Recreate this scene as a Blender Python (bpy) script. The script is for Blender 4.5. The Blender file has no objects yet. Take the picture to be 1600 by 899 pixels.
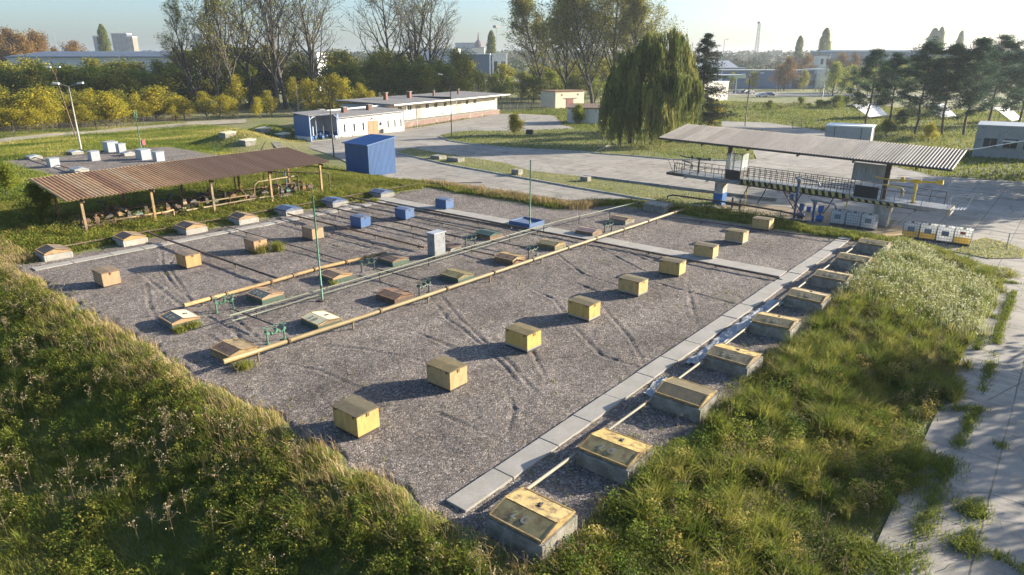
import bpy, math, random
import numpy as np
from mathutils import Vector, Matrix

# ------------------------------------------------------------------ camera, sky, sun, exposure
FPX = 1050.0; CAMH = 13.0
PITCH = math.radians(18.533); AZ = math.radians(39.779)      # tilt below the horizon, angle from the pad's long axis (+X)
SUN_AZ = math.radians(-33.6); SUN_EL = math.radians(17.0)    # direction towards the sun, measured from +X
scene = bpy.context.scene
COL = scene.collection
cam_data = bpy.data.cameras.new('camera')
cam_data.sensor_width = 36.0
cam_data.lens = 36.0 * FPX / 1600.0
cam_data.clip_start = 0.1; cam_data.clip_end = 20000
cam = bpy.data.objects.new('camera', cam_data)
cam.location = (0, 0, CAMH)
cam.rotation_euler = (math.pi/2 - PITCH, 0, AZ - math.pi/2)
COL.objects.link(cam); scene.camera = cam

world = bpy.data.worlds.new('World'); scene.world = world; world.use_nodes = True
wn = world.node_tree; wn.nodes.clear()
sky = wn.nodes.new('ShaderNodeTexSky'); sky.sky_type = 'NISHITA'; sky.sun_disc = False
sky.sun_elevation = SUN_EL; sky.sun_rotation = math.pi/2 - SUN_AZ
sky.altitude = 100; sky.air_density = 1.0; sky.dust_density = 2.4; sky.ozone_density = 4.0
bg = wn.nodes.new('ShaderNodeBackground'); bg.inputs[1].default_value = 0.09
wo = wn.nodes.new('ShaderNodeOutputWorld')
wn.links.new(sky.outputs[0], bg.inputs[0]); wn.links.new(bg.outputs[0], wo.inputs[0])

sun_d = bpy.data.lights.new('sun', 'SUN'); sun_d.energy = 5.0; sun_d.angle = math.radians(0.5)
sun_d.color = (1.0, 0.905, 0.745)
sun = bpy.data.objects.new('sun', sun_d); COL.objects.link(sun)
sdir = Vector((math.cos(SUN_EL)*math.cos(SUN_AZ), math.cos(SUN_EL)*math.sin(SUN_AZ), math.sin(SUN_EL)))
sun.rotation_euler = sdir.to_track_quat('Z', 'Y').to_euler()
sun.location = (40, -30, 60)
scene.view_settings.view_transform = 'Standard'; scene.view_settings.look = 'None'
scene.view_settings.gamma = 1.0; scene.view_settings.use_curve_mapping = False
scene.view_settings.exposure = 1.72
scene.cycles.max_bounces = 6; scene.cycles.diffuse_bounces = 3; scene.cycles.glossy_bounces = 3
scene.cycles.transparent_max_bounces = 8; scene.cycles.transmission_bounces = 4; scene.cycles.volume_bounces = 0
scene.cycles.use_denoising = True

# ------------------------------------------------------------------ measuring helpers (real positions on the ground)
_f = np.array([math.cos(AZ), math.sin(AZ)]); _r = np.array([math.sin(AZ), -math.cos(AZ)])
def gp(px, py, z=-1.3):
    """a point of the ground at height z, from a sight line"""
    a = px-800.0; b = 449.5-py
    f = FPX*math.cos(PITCH)+b*math.sin(PITCH); up = -FPX*math.sin(PITCH)+b*math.cos(PITCH)
    t = (z-CAMH)/up
    p = _f*f*t + _r*a*t
    return float(p[0]), float(p[1])
def gd(px, dist):
    """a point at a horizontal distance along a bearing"""
    a = (px-800.0)/(FPX/math.cos(PITCH))
    p = _f*dist + _r*a*dist
    return float(p[0]), float(p[1])
def zat(u, v, py):
    f = u*_f[0]+v*_f[1]; k = (449.5-py)/FPX
    return CAMH + f*(k*math.cos(PITCH)-math.sin(PITCH))/(math.cos(PITCH)+k*math.sin(PITCH))

# ------------------------------------------------------------------ noise in numpy
def _hash(ix, iy, seed):
    n = (ix.astype(np.int64)*374761393 + iy.astype(np.int64)*668265263 + seed*974711) & 0x7fffffff
    n = ((n ^ (n >> 13))*1274126177) & 0x7fffffff
    return ((n ^ (n >> 16)) & 0xffff)/65535.0
def vnoise(x, y, seed=0):
    x = np.asarray(x, float); y = np.asarray(y, float)
    ix = np.floor(x); iy = np.floor(y); fx = x-ix; fy = y-iy
    fx = fx*fx*(3-2*fx); fy = fy*fy*(3-2*fy)
    a = _hash(ix, iy, seed); b = _hash(ix+1, iy, seed); c = _hash(ix, iy+1, seed); d = _hash(ix+1, iy+1, seed)
    return (a*(1-fx)+b*fx)*(1-fy)+(c*(1-fx)+d*fx)*fy
def fbm(x, y, seed=0, oct=4):
    s = 0; a = 0.5; t = 0
    for o in range(oct):
        s = s + a*vnoise(x*2**o, y*2**o, seed+o*17); t += a; a *= 0.5
    return s/t
def ss(a, b, x):
    t = np.clip((np.asarray(x, float)-a)/(b-a), 0, 1); return t*t*(3-2*t)

# ------------------------------------------------------------------ materials
MATS = {}
def _new(name):
    m = bpy.data.materials.new(name); m.use_nodes = True
    nt = m.node_tree; nt.nodes.clear()
    out = nt.nodes.new('ShaderNodeOutputMaterial'); b = nt.nodes.new('ShaderNodeBsdfPrincipled')
    nt.links.new(b.outputs[0], out.inputs[0])
    return m, nt, b, out
def _coord(nt, scale=1.0, world=False, rnd=True, vec=None):
    if world:
        g = nt.nodes.new('ShaderNodeNewGeometry'); src = g.outputs['Position']
    else:
        tc = nt.nodes.new('ShaderNodeTexCoord'); src = tc.outputs['Object']
        if rnd:
            oi = nt.nodes.new('ShaderNodeObjectInfo')
            mu = nt.nodes.new('ShaderNodeMath'); mu.operation = 'MULTIPLY'; mu.inputs[1].default_value = 71.3
            nt.links.new(oi.outputs['Random'], mu.inputs[0])
            ad = nt.nodes.new('ShaderNodeVectorMath'); ad.operation = 'ADD'
            nt.links.new(src, ad.inputs[0]); nt.links.new(mu.outputs[0], ad.inputs[1]); src = ad.outputs[0]
    mp = nt.nodes.new('ShaderNodeMapping')
    s = scale if isinstance(scale, (tuple, list)) else (scale,)*3
    mp.inputs['Scale'].default_value = s
    nt.links.new(src, mp.inputs[0])
    return mp.outputs[0]
def _noise(nt, co, scale, detail=4, rough=0.6):
    n = nt.nodes.new('ShaderNodeTexNoise'); n.inputs['Scale'].default_value = scale
    n.inputs['Detail'].default_value = detail; n.inputs['Roughness'].default_value = rough
    nt.links.new(co, n.inputs['Vector']); return n.outputs['Fac']
def _ramp(nt, fac, stops, interp='LINEAR'):
    r = nt.nodes.new('ShaderNodeValToRGB'); cr = r.color_ramp; cr.interpolation = interp
    while len(cr.elements) < len(stops): cr.elements.new(0.5)
    for e, (p, c) in zip(cr.elements, stops):
        e.position = p; e.color = (*c, 1) if len(c) == 3 else c
    if fac is not None: nt.links.new(fac, r.inputs[0])
    return r.outputs[0]
def _mix(nt, fac, a, b, mode='MIX'):
    m = nt.nodes.new('ShaderNodeMix'); m.data_type = 'RGBA'; m.blend_type = mode
    if isinstance(fac, (int, float)): m.inputs[0].default_value = fac
    else: nt.links.new(fac, m.inputs[0])
    for k, x in ((6, a), (7, b)):
        if isinstance(x, tuple): m.inputs[k].default_value = (*x, 1)
        else: nt.links.new(x, m.inputs[k])
    return m.outputs[2]
def _bump(nt, b, h, strength, dist=0.02):
    bp = nt.nodes.new('ShaderNodeBump'); bp.inputs['Strength'].default_value = strength; bp.inputs['Distance'].default_value = dist
    nt.links.new(h, bp.inputs['Height']); nt.links.new(bp.outputs[0], b.inputs['Normal'])
def G(v): return (v, v, v)
def surf(name, c1, c2, scale=3.0, rough=0.8, dirt=None, dirt_amt=0.5, dirt_scale=1.5, metal=0.0, bump=0.15, world=False, stretch=None, fine=None):
    """painted, rusted or mineral surface: two base tones, patches of dirt or rust of their own shape, fine speckle and bump"""
    if name in MATS: return MATS[name]
    m, nt, b, _ = _new(name)
    co = _coord(nt, stretch or 1.0, world=world)
    n1 = _noise(nt, co, scale, 5, 0.65)
    c = _mix(nt, _ramp(nt, n1, [(0.35, G(0)), (0.65, G(1))]), c1, c2)
    if dirt:
        n2 = _noise(nt, co, dirt_scale, 6, 0.7)
        e = 1.0-dirt_amt
        c = _mix(nt, _ramp(nt, n2, [(max(0.0, 0.28+0.5*e-0.1), G(0)), (min(1.0, 0.28+0.5*e+0.06), G(1))]), c, dirt)
    n3 = _noise(nt, co, fine or scale*14, 3, 0.7)
    c = _mix(nt, 0.35, c, _ramp(nt, n3, [(0.3, G(0.45)), (0.7, G(1.0))]), 'MULTIPLY')
    if not world:                                                # no two painted things have faded alike
        oi = nt.nodes.new('ShaderNodeObjectInfo'); hs = nt.nodes.new('ShaderNodeHueSaturation'); mr = nt.nodes.new('ShaderNodeMapRange'); mr.inputs[3].default_value = 0.80; mr.inputs[4].default_value = 1.08
        nt.links.new(oi.outputs['Random'], mr.inputs[0]); nt.links.new(mr.outputs[0], hs.inputs['Value']); nt.links.new(mr.outputs[0], hs.inputs['Saturation']); nt.links.new(c, hs.inputs['Color']); c = hs.outputs[0]
    nt.links.new(c, b.inputs['Base Color'])
    b.inputs['Roughness'].default_value = rough; b.inputs['Metallic'].default_value = metal
    if bump: _bump(nt, b, n3, bump)
    MATS[name] = m; return m
def foliage(name, cols, transl=0.3, rough=0.7):
    """leaves and blades: tone from the leaf's own tint attribute, some light passes through"""
    if name in MATS: return MATS[name]
    m, nt, b, out = _new(name)
    at = nt.nodes.new('ShaderNodeAttribute'); at.attribute_name = 'tint'
    k = len(cols)
    c = _ramp(nt, at.outputs['Fac'], [(i/(k-1), cc) for i, cc in enumerate(cols)])
    oi = nt.nodes.new('ShaderNodeObjectInfo')
    hs = nt.nodes.new('ShaderNodeHueSaturation')
    mr = nt.nodes.new('ShaderNodeMapRange'); mr.inputs[3].default_value = 0.8; mr.inputs[4].default_value = 1.15
    nt.links.new(oi.outputs['Random'], mr.inputs[0]); nt.links.new(mr.outputs[0], hs.inputs['Value'])
    nt.links.new(c, hs.inputs['Color']); c = hs.outputs[0]
    nt.links.new(c, b.inputs['Base Color']); b.inputs['Roughness'].default_value = rough
    b.inputs['Specular IOR Level'].default_value = 0.09
    tr = nt.nodes.new('ShaderNodeBsdfTranslucent'); nt.links.new(c, tr.inputs[0])
    mx = nt.nodes.new('ShaderNodeMixShader'); mx.inputs[0].default_value = transl
    nt.links.new(b.outputs[0], mx.inputs[1]); nt.links.new(tr.outputs[0], mx.inputs[2]); nt.links.new(mx.outputs[0], out.inputs[0])
    MATS[name] = m; return m

# ------------------------------------------------------------------ mesh helpers
class MB:
    def __init__(s): s.v = []; s.f = []; s.m = []
    def _add(s, vs, fs, m=0):
        o = len(s.v); s.v += [tuple(p) for p in vs]; s.f += [tuple(o+i for i in f) for f in fs]; s.m += [m]*len(fs)
    def box(s, x0, x1, y0, y1, z0, z1, m=0):
        s._add([(x0,y0,z0),(x1,y0,z0),(x1,y1,z0),(x0,y1,z0),(x0,y0,z1),(x1,y0,z1),(x1,y1,z1),(x0,y1,z1)],
               [(0,3,2,1),(4,5,6,7),(0,1,5,4),(1,2,6,5),(2,3,7,6),(3,0,4,7)], m); return s
    def hexa(s, p, m=0):
        s._add(p, [(0,3,2,1),(4,5,6,7),(0,1,5,4),(1,2,6,5),(2,3,7,6),(3,0,4,7)], m); return s
    def poly(s, pts, m=0): s._add(pts, [tuple(range(len(pts)))], m); return s
    def prism(s, pts, z0, z1, m=0):
        n = len(pts)
        s._add([(x,y,z0) for x,y in pts]+[(x,y,z1) for x,y in pts],
               [tuple(reversed(range(n))), tuple(range(n,2*n))]+[(i,(i+1)%n,n+(i+1)%n,n+i) for i in range(n)], m); return s
    def tube(s, pts, r, n=8, m=0, r2=None):
        P = [Vector(p) for p in pts]; k = len(P); base = len(s.v); rings = []
        up = Vector((0,0,1))
        for i, p in enumerate(P):
            d = (P[min(i+1,k-1)]-P[max(i-1,0)]).normalized()
            a = d.cross(up) if abs(d.z) < 0.95 else d.cross(Vector((1,0,0)))
            a.normalize(); b = a.cross(d)
            rr = r if r2 is None else r+(r2-r)*i/(k-1)
            rings.append([p+(a*math.cos(2*math.pi*j/n)+b*math.sin(2*math.pi*j/n))*rr for j in range(n)])
        vs = [q for g in rings for q in g]; fs = []
        for i in range(k-1):
            for j in range(n):
                fs.append((i*n+j, i*n+(j+1)%n, (i+1)*n+(j+1)%n, (i+1)*n+j))
        fs += [tuple(range(n)), tuple(reversed(range((k-1)*n, k*n)))]
        s._add(vs, fs, m); return s
    def cyl(s, c, r, h, n=12, m=0, axis='z', r2=None):
        x,y,z = c; d = {'z':(0,0,h),'x':(h,0,0),'y':(0,h,0)}[axis]
        return s.tube([(x,y,z),(x+d[0],y+d[1],z+d[2])], r, n, m, r2)
    def beam(s, a, b, w, h, m=0):
        A = Vector(a); B = Vector(b); d = (B-A).normalized(); up = Vector((0,0,1))
        sd = d.cross(up) if abs(d.z) < 0.98 else Vector((1,0,0)); sd.normalize(); u = sd.cross(d)
        sd = sd*w/2; u = u*h/2
        return s.hexa([A-sd-u, A+sd-u, B+sd-u, B-sd-u, A-sd+u, A+sd+u, B+sd+u, B-sd+u], m)
    def corr(s, x0, x1, y0, y1, zf, period, depth, m=0, thick=0.012, along='y'):
        """corrugated sheet over a rectangle; ridges run along 'y' or 'x'; zf(x,y) gives the height"""
        L = (x1-x0) if along == 'y' else (y1-y0); n = max(2, int(L/period*4)); prof = [0, 1, 1, 0]
        vs = []; fs = []
        for i in range(n+1):
            t = i/n; dz = depth*prof[i % 4]
            for side in (0, 1):
                x, y = ((x0+(x1-x0)*t, (y0, y1)[side]) if along == 'y' else ((x0, x1)[side], y0+(y1-y0)*t))
                z = zf(x, y)+dz; vs += [(x,y,z),(x,y,z-thick)]
        for i in range(n):
            a = i*4; b = a+4
            fs += [(a,b,b+2,a+2),(a+1,a+3,b+3,b+1),(a,a+1,b+1,b),(a+2,b+2,b+3,a+3)]
        s._add(vs, fs, m); return s
    def build(s, name, mats, parent=None, loc=None, smooth=False, bevel=0, rz=0):
        me = bpy.data.meshes.new(name); me.from_pydata(s.v, [], s.f); me.update()
        for mt in (mats if isinstance(mats, (list, tuple)) else [mats]): me.materials.append(mt)
        if len(me.materials) > 1: me.polygons.foreach_set('material_index', s.m)
        if smooth: me.polygons.foreach_set('use_smooth', [True]*len(me.polygons))
        o = bpy.data.objects.new(name, me); COL.objects.link(o)
        if parent: o.parent = parent
        if loc: o.location = loc
        if rz: o.rotation_euler[2] = rz
        if bevel:
            md = o.modifiers.new('edge', 'BEVEL'); md.width = bevel; md.segments = 2; md.limit_method = 'ANGLE'
        return o
def tag(o, label=None, cat=None, group=None, kind=None):
    if label: o['label'] = label
    if cat: o['category'] = cat
    if group: o['group'] = group
    if kind: o['kind'] = kind
    return o
def thing(name, label, cat, loc=(0,0,0), rz=0.0, group=None):
    o = bpy.data.objects.new(name, None); COL.objects.link(o); o.location = loc; o.rotation_euler = (0,0,rz)
    o.empty_display_size = 0.3
    return tag(o, label, cat, group)
KIDS = {}
def copy_tree(o, loc=None, rz=None, label=None, scale=None):
    """a thing copied with its parts and their sub-parts"""
    kids = {}
    for x in bpy.data.objects:
        if x.parent: kids.setdefault(x.parent.name, []).append(x)
    def rec(a, par):
        c = a.copy(); COL.objects.link(c)
        if par: c.parent = par
        for k in kids.get(a.name, []): rec(k, c)
        return c
    c = rec(o, None)
    if loc is not None: c.location = loc
    if rz is not None: c.rotation_euler[2] = rz
    if label: c['label'] = label
    if scale is not None: c.scale = scale if isinstance(scale, (tuple, list)) else (scale,)*3
    return c
def npmesh(name, V, F, mat, tint=None, smooth=False):
    """V (n,3); F list of (k,m) index arrays"""
    me = bpy.data.meshes.new(name)
    me.vertices.add(len(V)); me.vertices.foreach_set('co', np.ascontiguousarray(V, dtype=np.float32).ravel())
    F = [f for f in F if len(f)]
    loops = np.concatenate([f.ravel() for f in F]).astype(np.int32)
    cnt = np.concatenate([np.full(len(f), f.shape[1]) for f in F])
    st = np.concatenate([[0], np.cumsum(cnt)[:-1]]).astype(np.int32)
    me.loops.add(len(loops)); me.loops.foreach_set('vertex_index', loops)
    me.polygons.add(len(cnt)); me.polygons.foreach_set('loop_start', st)
    if smooth: me.polygons.foreach_set('use_smooth', np.ones(len(cnt), bool))
    if tint is not None:
        a = me.attributes.new('tint', 'FLOAT', 'POINT'); a.data.foreach_set('value', np.clip(tint, 0, 1).astype(np.float32))
    me.update(calc_edges=True)
    for x in (mat if isinstance(mat, (list, tuple)) else [mat]): me.materials.append(x)
    return me
def link(me, name, parent=None, loc=None):
    o = bpy.data.objects.new(name, me); COL.objects.link(o)
    if parent: o.parent = parent
    if loc: o.location = loc
    return o
def structure(o): o['kind'] = 'structure'; return o

# blades and leaves as vectorised meshes: return (V, quads, tris, tint)
class Veg:
    def __init__(s): s.V = []; s.Q = []; s.T = []; s.c = []; s.n = 0
    def add(s, V, Q=None, T=None, c=None):
        if Q is not None and len(Q): s.Q.append(Q+s.n)
        if T is not None and len(T): s.T.append(T+s.n)
        s.V.append(V); s.c.append(c); s.n += len(V)
    def blades(s, rng, p, h, w, lean=0.5, tint=None, wind=None):
        n = len(p); a = rng.uniform(0, 2*np.pi, n); d = np.stack([np.cos(a), np.sin(a)], 1)
        L = lean*rng.uniform(0.2, 1.2, n)*h
        if wind is not None: d = d*0.6+np.array(wind)*0.7
        sd = np.stack([-np.sin(a), np.cos(a), np.zeros(n)], 1)*(w/2)[:, None]
        mid = p+np.stack([d[:,0]*L*0.35, d[:,1]*L*0.35, h*0.6], 1)
        tip = p+np.stack([d[:,0]*L, d[:,1]*L, h*rng.uniform(0.75, 1.0, n)], 1)
        V = np.stack([p-sd, p+sd, mid-sd*0.8, mid+sd*0.8, tip], 1).reshape(-1, 3)
        o = np.arange(n)*5
        Q = np.stack([o, o+1, o+3, o+2], 1); T = np.stack([o+2, o+3, o+4], 1)
        c = np.repeat(tint if tint is not None else rng.uniform(0, 1, n), 5)
        s.add(V, Q, T, c)
    def leaves(s, rng, p, size, tint=None, flat=0.5, aspect=0.55):
        """diamond leaves, random facing; flat -> 1 lies flat"""
        n = len(p)
        nrm = rng.normal(size=(n, 3)); nrm[:, 2] = np.abs(nrm[:, 2])+flat*1.5
        nrm /= np.linalg.norm(nrm, axis=1)[:, None]
        t = rng.normal(size=(n, 3)); t -= nrm*np.sum(t*nrm, 1)[:, None]; t /= np.linalg.norm(t, axis=1)[:, None]
        b = np.cross(nrm, t); size = np.broadcast_to(size, (n,))[:, None]
        V = np.stack([p-t*size*0.5, p+b*size*aspect*0.5, p+t*size*0.5, p-b*size*aspect*0.5], 1).reshape(-1, 3)
        o = np.arange(n)*4
        s.add(V, np.stack([o, o+1, o+2, o+3], 1), None, np.repeat(tint if tint is not None else rng.uniform(0, 1, n), 4))
    def cards(s, rng, p, w, h, tint=None, droop=0.0):
        """hanging strips (willow): vertical quads from p down h"""
        n = len(p); a = rng.uniform(0, np.pi, n); sd = np.stack([np.cos(a), np.sin(a), np.zeros(n)], 1)*(w/2)[:, None]
        e = p+np.stack([rng.normal(0, .12, n)*h, rng.normal(0, .12, n)*h, -h], 1)
        V = np.stack([p-sd, p+sd, e+sd*.5, e-sd*.5], 1).reshape(-1, 3); o = np.arange(n)*4
        s.add(V, np.stack([o, o+1, o+2, o+3], 1), None, np.repeat(tint if tint is not None else rng.uniform(0, 1, n), 4))
    def stems(s, p0, p1, r, tint):
        n = len(p0); d = p1-p0; a = np.cross(d, np.array([0.3, 0.9, 0.2])); a /= (np.linalg.norm(a, axis=1)[:, None]+1e-9)
        b = np.cross(d, a); b /= (np.linalg.norm(b, axis=1)[:, None]+1e-9); r = np.broadcast_to(r, (n,))[:, None]
        V = []
        for P, k in ((p0, 1.0), (p1, 0.6)):
            for j in range(3):
                th = 2*np.pi*j/3; V.append(P+(a*np.cos(th)+b*np.sin(th))*r*k)
        V = np.stack(V, 1).reshape(-1, 3); o = np.arange(n)*6
        Q = np.concatenate([np.stack([o+j, o+(j+1) % 3, o+3+(j+1) % 3, o+3+j], 1) for j in range(3)])
        s.add(V, Q, None, np.repeat(tint, 6))
    def mesh(s, name, mat):
        F = []
        if s.Q: F.append(np.concatenate(s.Q))
        if s.T: F.append(np.concatenate(s.T))
        return npmesh(name, np.concatenate(s.V), F, mat, np.concatenate(s.c))

# ------------------------------------------------------------------ palette
rng = np.random.default_rng(7); random.seed(7)
M_CONC = surf('weathered_concrete', (0.46,0.43,0.38), (0.36,0.34,0.30), 1.2, 0.9, (0.20,0.18,0.15), 0.35, 0.9, world=True)
M_CURB = surf('curb_concrete', (0.330,0.300,0.250), (0.235,0.215,0.180), 2.0, 0.92, (0.17,0.16,0.11), 0.5, 2.2)
M_WHCURB = surf('pale_curb_concrete', (0.360,0.340,0.305), (0.260,0.245,0.220), 2.0, 0.92, (0.30,0.28,0.22), 0.42, 2.4)
M_YEL = surf('faded_yellow_paint', (0.520,0.345,0.100), (0.430,0.280,0.080), 2.0, 0.6, (0.30,0.19,0.07), 0.33, 2.6, bump=0.08, stretch=(2.0,2.0,0.6))
M_YELOLD = surf('worn_yellow_paint', (0.370,0.265,0.100), (0.280,0.195,0.075), 2.4, 0.7, (0.20,0.12,0.05), 0.5, 3.5, bump=0.12)
M_MOSS = surf('mossy_painted_lid', (0.190,0.140,0.060), (0.120,0.090,0.040), 2.2, 0.9, (0.12,0.10,0.05), 0.5, 3.0, bump=0.3)
M_MOSSPANEL = surf('mossy_panel', (0.270,0.225,0.110), (0.190,0.160,0.075), 2.5, 0.85, (0.15,0.10,0.05), 0.45, 3.2, bump=0.25)
M_ORG = surf('ochre_paint', (0.460,0.260,0.095), (0.390,0.210,0.080), 2.0, 0.65, (0.38,0.20,0.08), 0.35, 2.0, bump=0.08, stretch=(2.0,2.0,0.6))
M_ORGLID = surf('ochre_grimy_lid', (0.240,0.165,0.100), (0.170,0.120,0.080), 2.2, 0.85, (0.14,0.10,0.06), 0.45, 2.6, bump=0.2)
M_BLUE = surf('blue_paint', (0.025,0.095,0.260), (0.030,0.120,0.310), 2.0, 0.5, (0.05,0.08,0.16), 0.18, 2.5, bump=0.05)
M_BLUELID = surf('dull_blue_paint', (0.10,0.13,0.20), (0.07,0.12,0.24), 2.0, 0.6, (0.06,0.06,0.07), 0.35, 2.5, bump=0.08)
M_BLUESHED = surf('blue_sheet_metal', (0.005,0.085,0.270), (0.007,0.105,0.320), 0.6, 0.42, (0.02,0.09,0.26), 0.12, 1.5, bump=0.0, stretch=(1.5,1.5,0.35))
M_GREEN = surf('green_paint', (0.10,0.24,0.15), (0.07,0.18,0.12), 3.0, 0.55, (0.14,0.10,0.06), 0.25, 4.0, bump=0.05)
M_DKGREEN = surf('dark_green_paint', (0.035,0.075,0.050), (0.050,0.090,0.060), 3.0, 0.55, (0.10,0.06,0.04), 0.3, 3.0)
M_TEAL = surf('teal_worn_paint', (0.075,0.110,0.105), (0.120,0.135,0.110), 3.0, 0.65, (0.22,0.16,0.08), 0.35, 3.0)
M_RUST = surf('brown_rust', (0.17,0.09,0.05), (0.25,0.13,0.06), 2.4, 0.9, (0.07,0.045,0.03), 0.4, 3.0, bump=0.25)
M_DKRUST = surf('dark_rust_pipe', (0.08,0.055,0.04), (0.13,0.08,0.05), 2.4, 0.85, (0.04,0.03,0.025), 0.35, 3.0, bump=0.15)
M_PIPEY = surf('pipe_yellow', (0.250,0.190,0.090), (0.180,0.135,0.065), 1.0, 0.6, (0.18,0.13,0.06), 0.4, 1.6, bump=0.1)
M_PIPEO = surf('pipe_ochre', (0.340,0.220,0.090), (0.250,0.160,0.070), 1.0, 0.65, (0.13,0.09,0.05), 0.4, 1.6, bump=0.1)
M_PIPEG = surf('pipe_pale_green', (0.170,0.200,0.130), (0.120,0.145,0.095), 1.0, 0.6, (0.20,0.17,0.10), 0.3, 1.6, bump=0.1)
M_PIPEC = surf('pipe_pale', (0.25,0.22,0.15), (0.18,0.16,0.105), 1.0, 0.65, (0.25,0.20,0.11), 0.4, 1.6, bump=0.1)
M_STEEL = surf('grey_steel', (0.30,0.31,0.32), (0.22,0.23,0.24), 3.0, 0.5, (0.14,0.09,0.06), 0.25, 3.0, metal=0.3, bump=0.05)
M_DARK = surf('dark_steel', (0.035,0.030,0.026), (0.055,0.043,0.034), 3.0, 0.6, (0.10,0.06,0.04), 0.25, 3.0, bump=0.05)
M_BLACK = surf('black_gap', (0.02,0.02,0.02), (0.03,0.03,0.03), 3.0, 0.9, bump=0)
M_WHITE = surf('white_plaster', (0.78,0.74,0.66), (0.70,0.66,0.58), 0.6, 0.9, (0.40,0.36,0.29), 0.30, 0.8, bump=0.08, stretch=(1.3,1.3,0.5))
M_CREAM = surf('cream_plaster', (0.72,0.62,0.44), (0.66,0.56,0.39), 0.6, 0.9, (0.46,0.38,0.26), 0.22, 0.8, bump=0.08)
M_GREYWALL = surf('grey_plaster', (0.42,0.42,0.40), (0.36,0.36,0.35), 0.5, 0.9, (0.24,0.24,0.22), 0.25, 0.7, bump=0.08)
M_GALV = surf('galvanised_box', (0.36,0.38,0.39), (0.30,0.32,0.34), 2.0, 0.5, (0.30,0.31,0.30), 0.22, 2.0, bump=0.04)
M_BITUM = surf('bitumen_roof', (0.16,0.15,0.15), (0.20,0.19,0.18), 0.4, 0.9, (0.10,0.09,0.09), 0.3, 0.5, bump=0.1)
M_BRICK = surf('red_brick_base', (0.190,0.100,0.075), (0.240,0.135,0.100), 1.0, 0.9, (0.48,0.40,0.32), 0.2, 0.6, bump=0.2)
M_REDBRICK = surf('red_brick_stack', (0.170,0.075,0.050), (0.210,0.100,0.070), 2.0, 0.9, (0.15,0.08,0.06), 0.3, 1.5, bump=0.2)
M_GLASS = surf('dark_window_glass', (0.03,0.035,0.04), (0.05,0.055,0.06), 1.0, 0.12, bump=0)
M_DOORWOOD = surf('brown_wood_door', (0.35,0.16,0.07), (0.44,0.22,0.10), 2.0, 0.7, (0.24,0.12,0.06), 0.3, 2.0)
M_ROOFGREY = surf('grey_fibre_roof', (0.215,0.195,0.185), (0.170,0.155,0.147), 0.35, 0.75, (0.24,0.21,0.20), 0.22, 0.6, bump=0.05)
M_ROOFRUST = surf('rusty_sheet_roof', (0.40,0.23,0.11), (0.31,0.16,0.08), 0.35, 0.7, (0.46,0.38,0.27), 0.24, 0.5, bump=0.08)
M_WOODPOST = surf('pale_pole_concrete', (0.40,0.37,0.32), (0.33,0.30,0.26), 1.5, 0.9, (0.20,0.18,0.15), 0.3, 1.5)
M_HAZY = surf('hazard_yellow', (0.62,0.47,0.06), (0.55,0.41,0.06), 2.0, 0.6, (0.2,0.15,0.06), 0.25, 2.5, bump=0.04)
M_YARM = surf('bright_yellow_paint', (0.72,0.50,0.05), (0.64,0.43,0.05), 2.0, 0.5, (0.3,0.2,0.05), 0.15, 2.5, bump=0.03)
M_IBCW = surf('white_plastic', (0.78,0.78,0.74), (0.70,0.70,0.66), 1.0, 0.45, bump=0)
M_IBCY = surf('yellowed_plastic', (0.66,0.55,0.16), (0.60,0.48,0.13), 1.0, 0.45, bump=0)
M_LABEL = surf('grey_label', (0.17,0.19,0.22), (0.20,0.22,0.25), 4.0, 0.6, bump=0)
M_REDLAB = surf('red_label', (0.40,0.05,0.04), (0.34,0.05,0.04), 4.0, 0.6, bump=0)
M_PAINTW = surf('chalky_white_paint', (0.340,0.360,0.380), (0.270,0.275,0.250), 6.0, 0.8, (0.30,0.26,0.14), 0.6, 5.0, bump=0)

# ------------------------------------------------------------------ ground
HILL = gp(378, 206, 1.2)
ZY = -1.25
def terrain(u, v):
    u = np.asarray(u, float); v = np.asarray(v, float)
    wob = (fbm(u/4, v/4, 3)-0.5)*1.6
    near = 0.35*ss(5.0, 11.5, u+wob)+0.65*np.clip((u+wob-4.6)/(11.3-4.6), 0, 1)
    right = ss(2.9, 8.3, v+wob*0.8)
    eu = 57.6-5.4*ss(33, 38, v)-5.8*ss(56, 64, v); wd = 3.0+9*ss(56, 66, v)
    far = 1-ss(0, 1, (u-eu)/wd)
    zo = -1.34-0.42*ss(4, 12, v)*(1-ss(9, 15, u))
    top = 0.0+0.35*ss(56, 66, v)-0.25*ss(84, 92, v)-1.1*ss(118, 156, v)
    w = near*right*far
    z = zo+(top-zo)*w
    z = z+2.5*np.exp(-(((u-HILL[0])/6.0)**2+((v-HILL[1]-1)/8.0)**2))+2.4*np.exp(-(((u-74.5)/5.0)**2+((v-125.5)/5.5)**2))
    rough = np.clip(1-np.maximum(np.abs(u-35)-60, np.abs(v-50)-110)/60, 0, 1)
    bank = w*(1-w)*4
    z = z+(fbm(u/1.6, v/1.6, 11)-0.5)*(0.10+0.42*bank)*rough*np.where((v < 2.2) | ((u > 58) & (v < 112)), 0.12, 1)
    fe = 55.2-5.2*ss(32.5, 36.5, v)
    inside = ss(11.6, 12.6, u)*(1-ss(-1.0, 0.0, u-fe))*ss(8.9, 9.6, v)*(1-ss(53.2, 54.0, v))
    z = z*(1-inside)+(-0.2)*inside
    pad2 = ss(25.5, 27.5, u)*(1-ss(49, 51, u))*ss(88, 90, v)*(1-ss(113, 115, v))
    z = z*(1-pad2)+0.06*pad2
    return z
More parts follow.
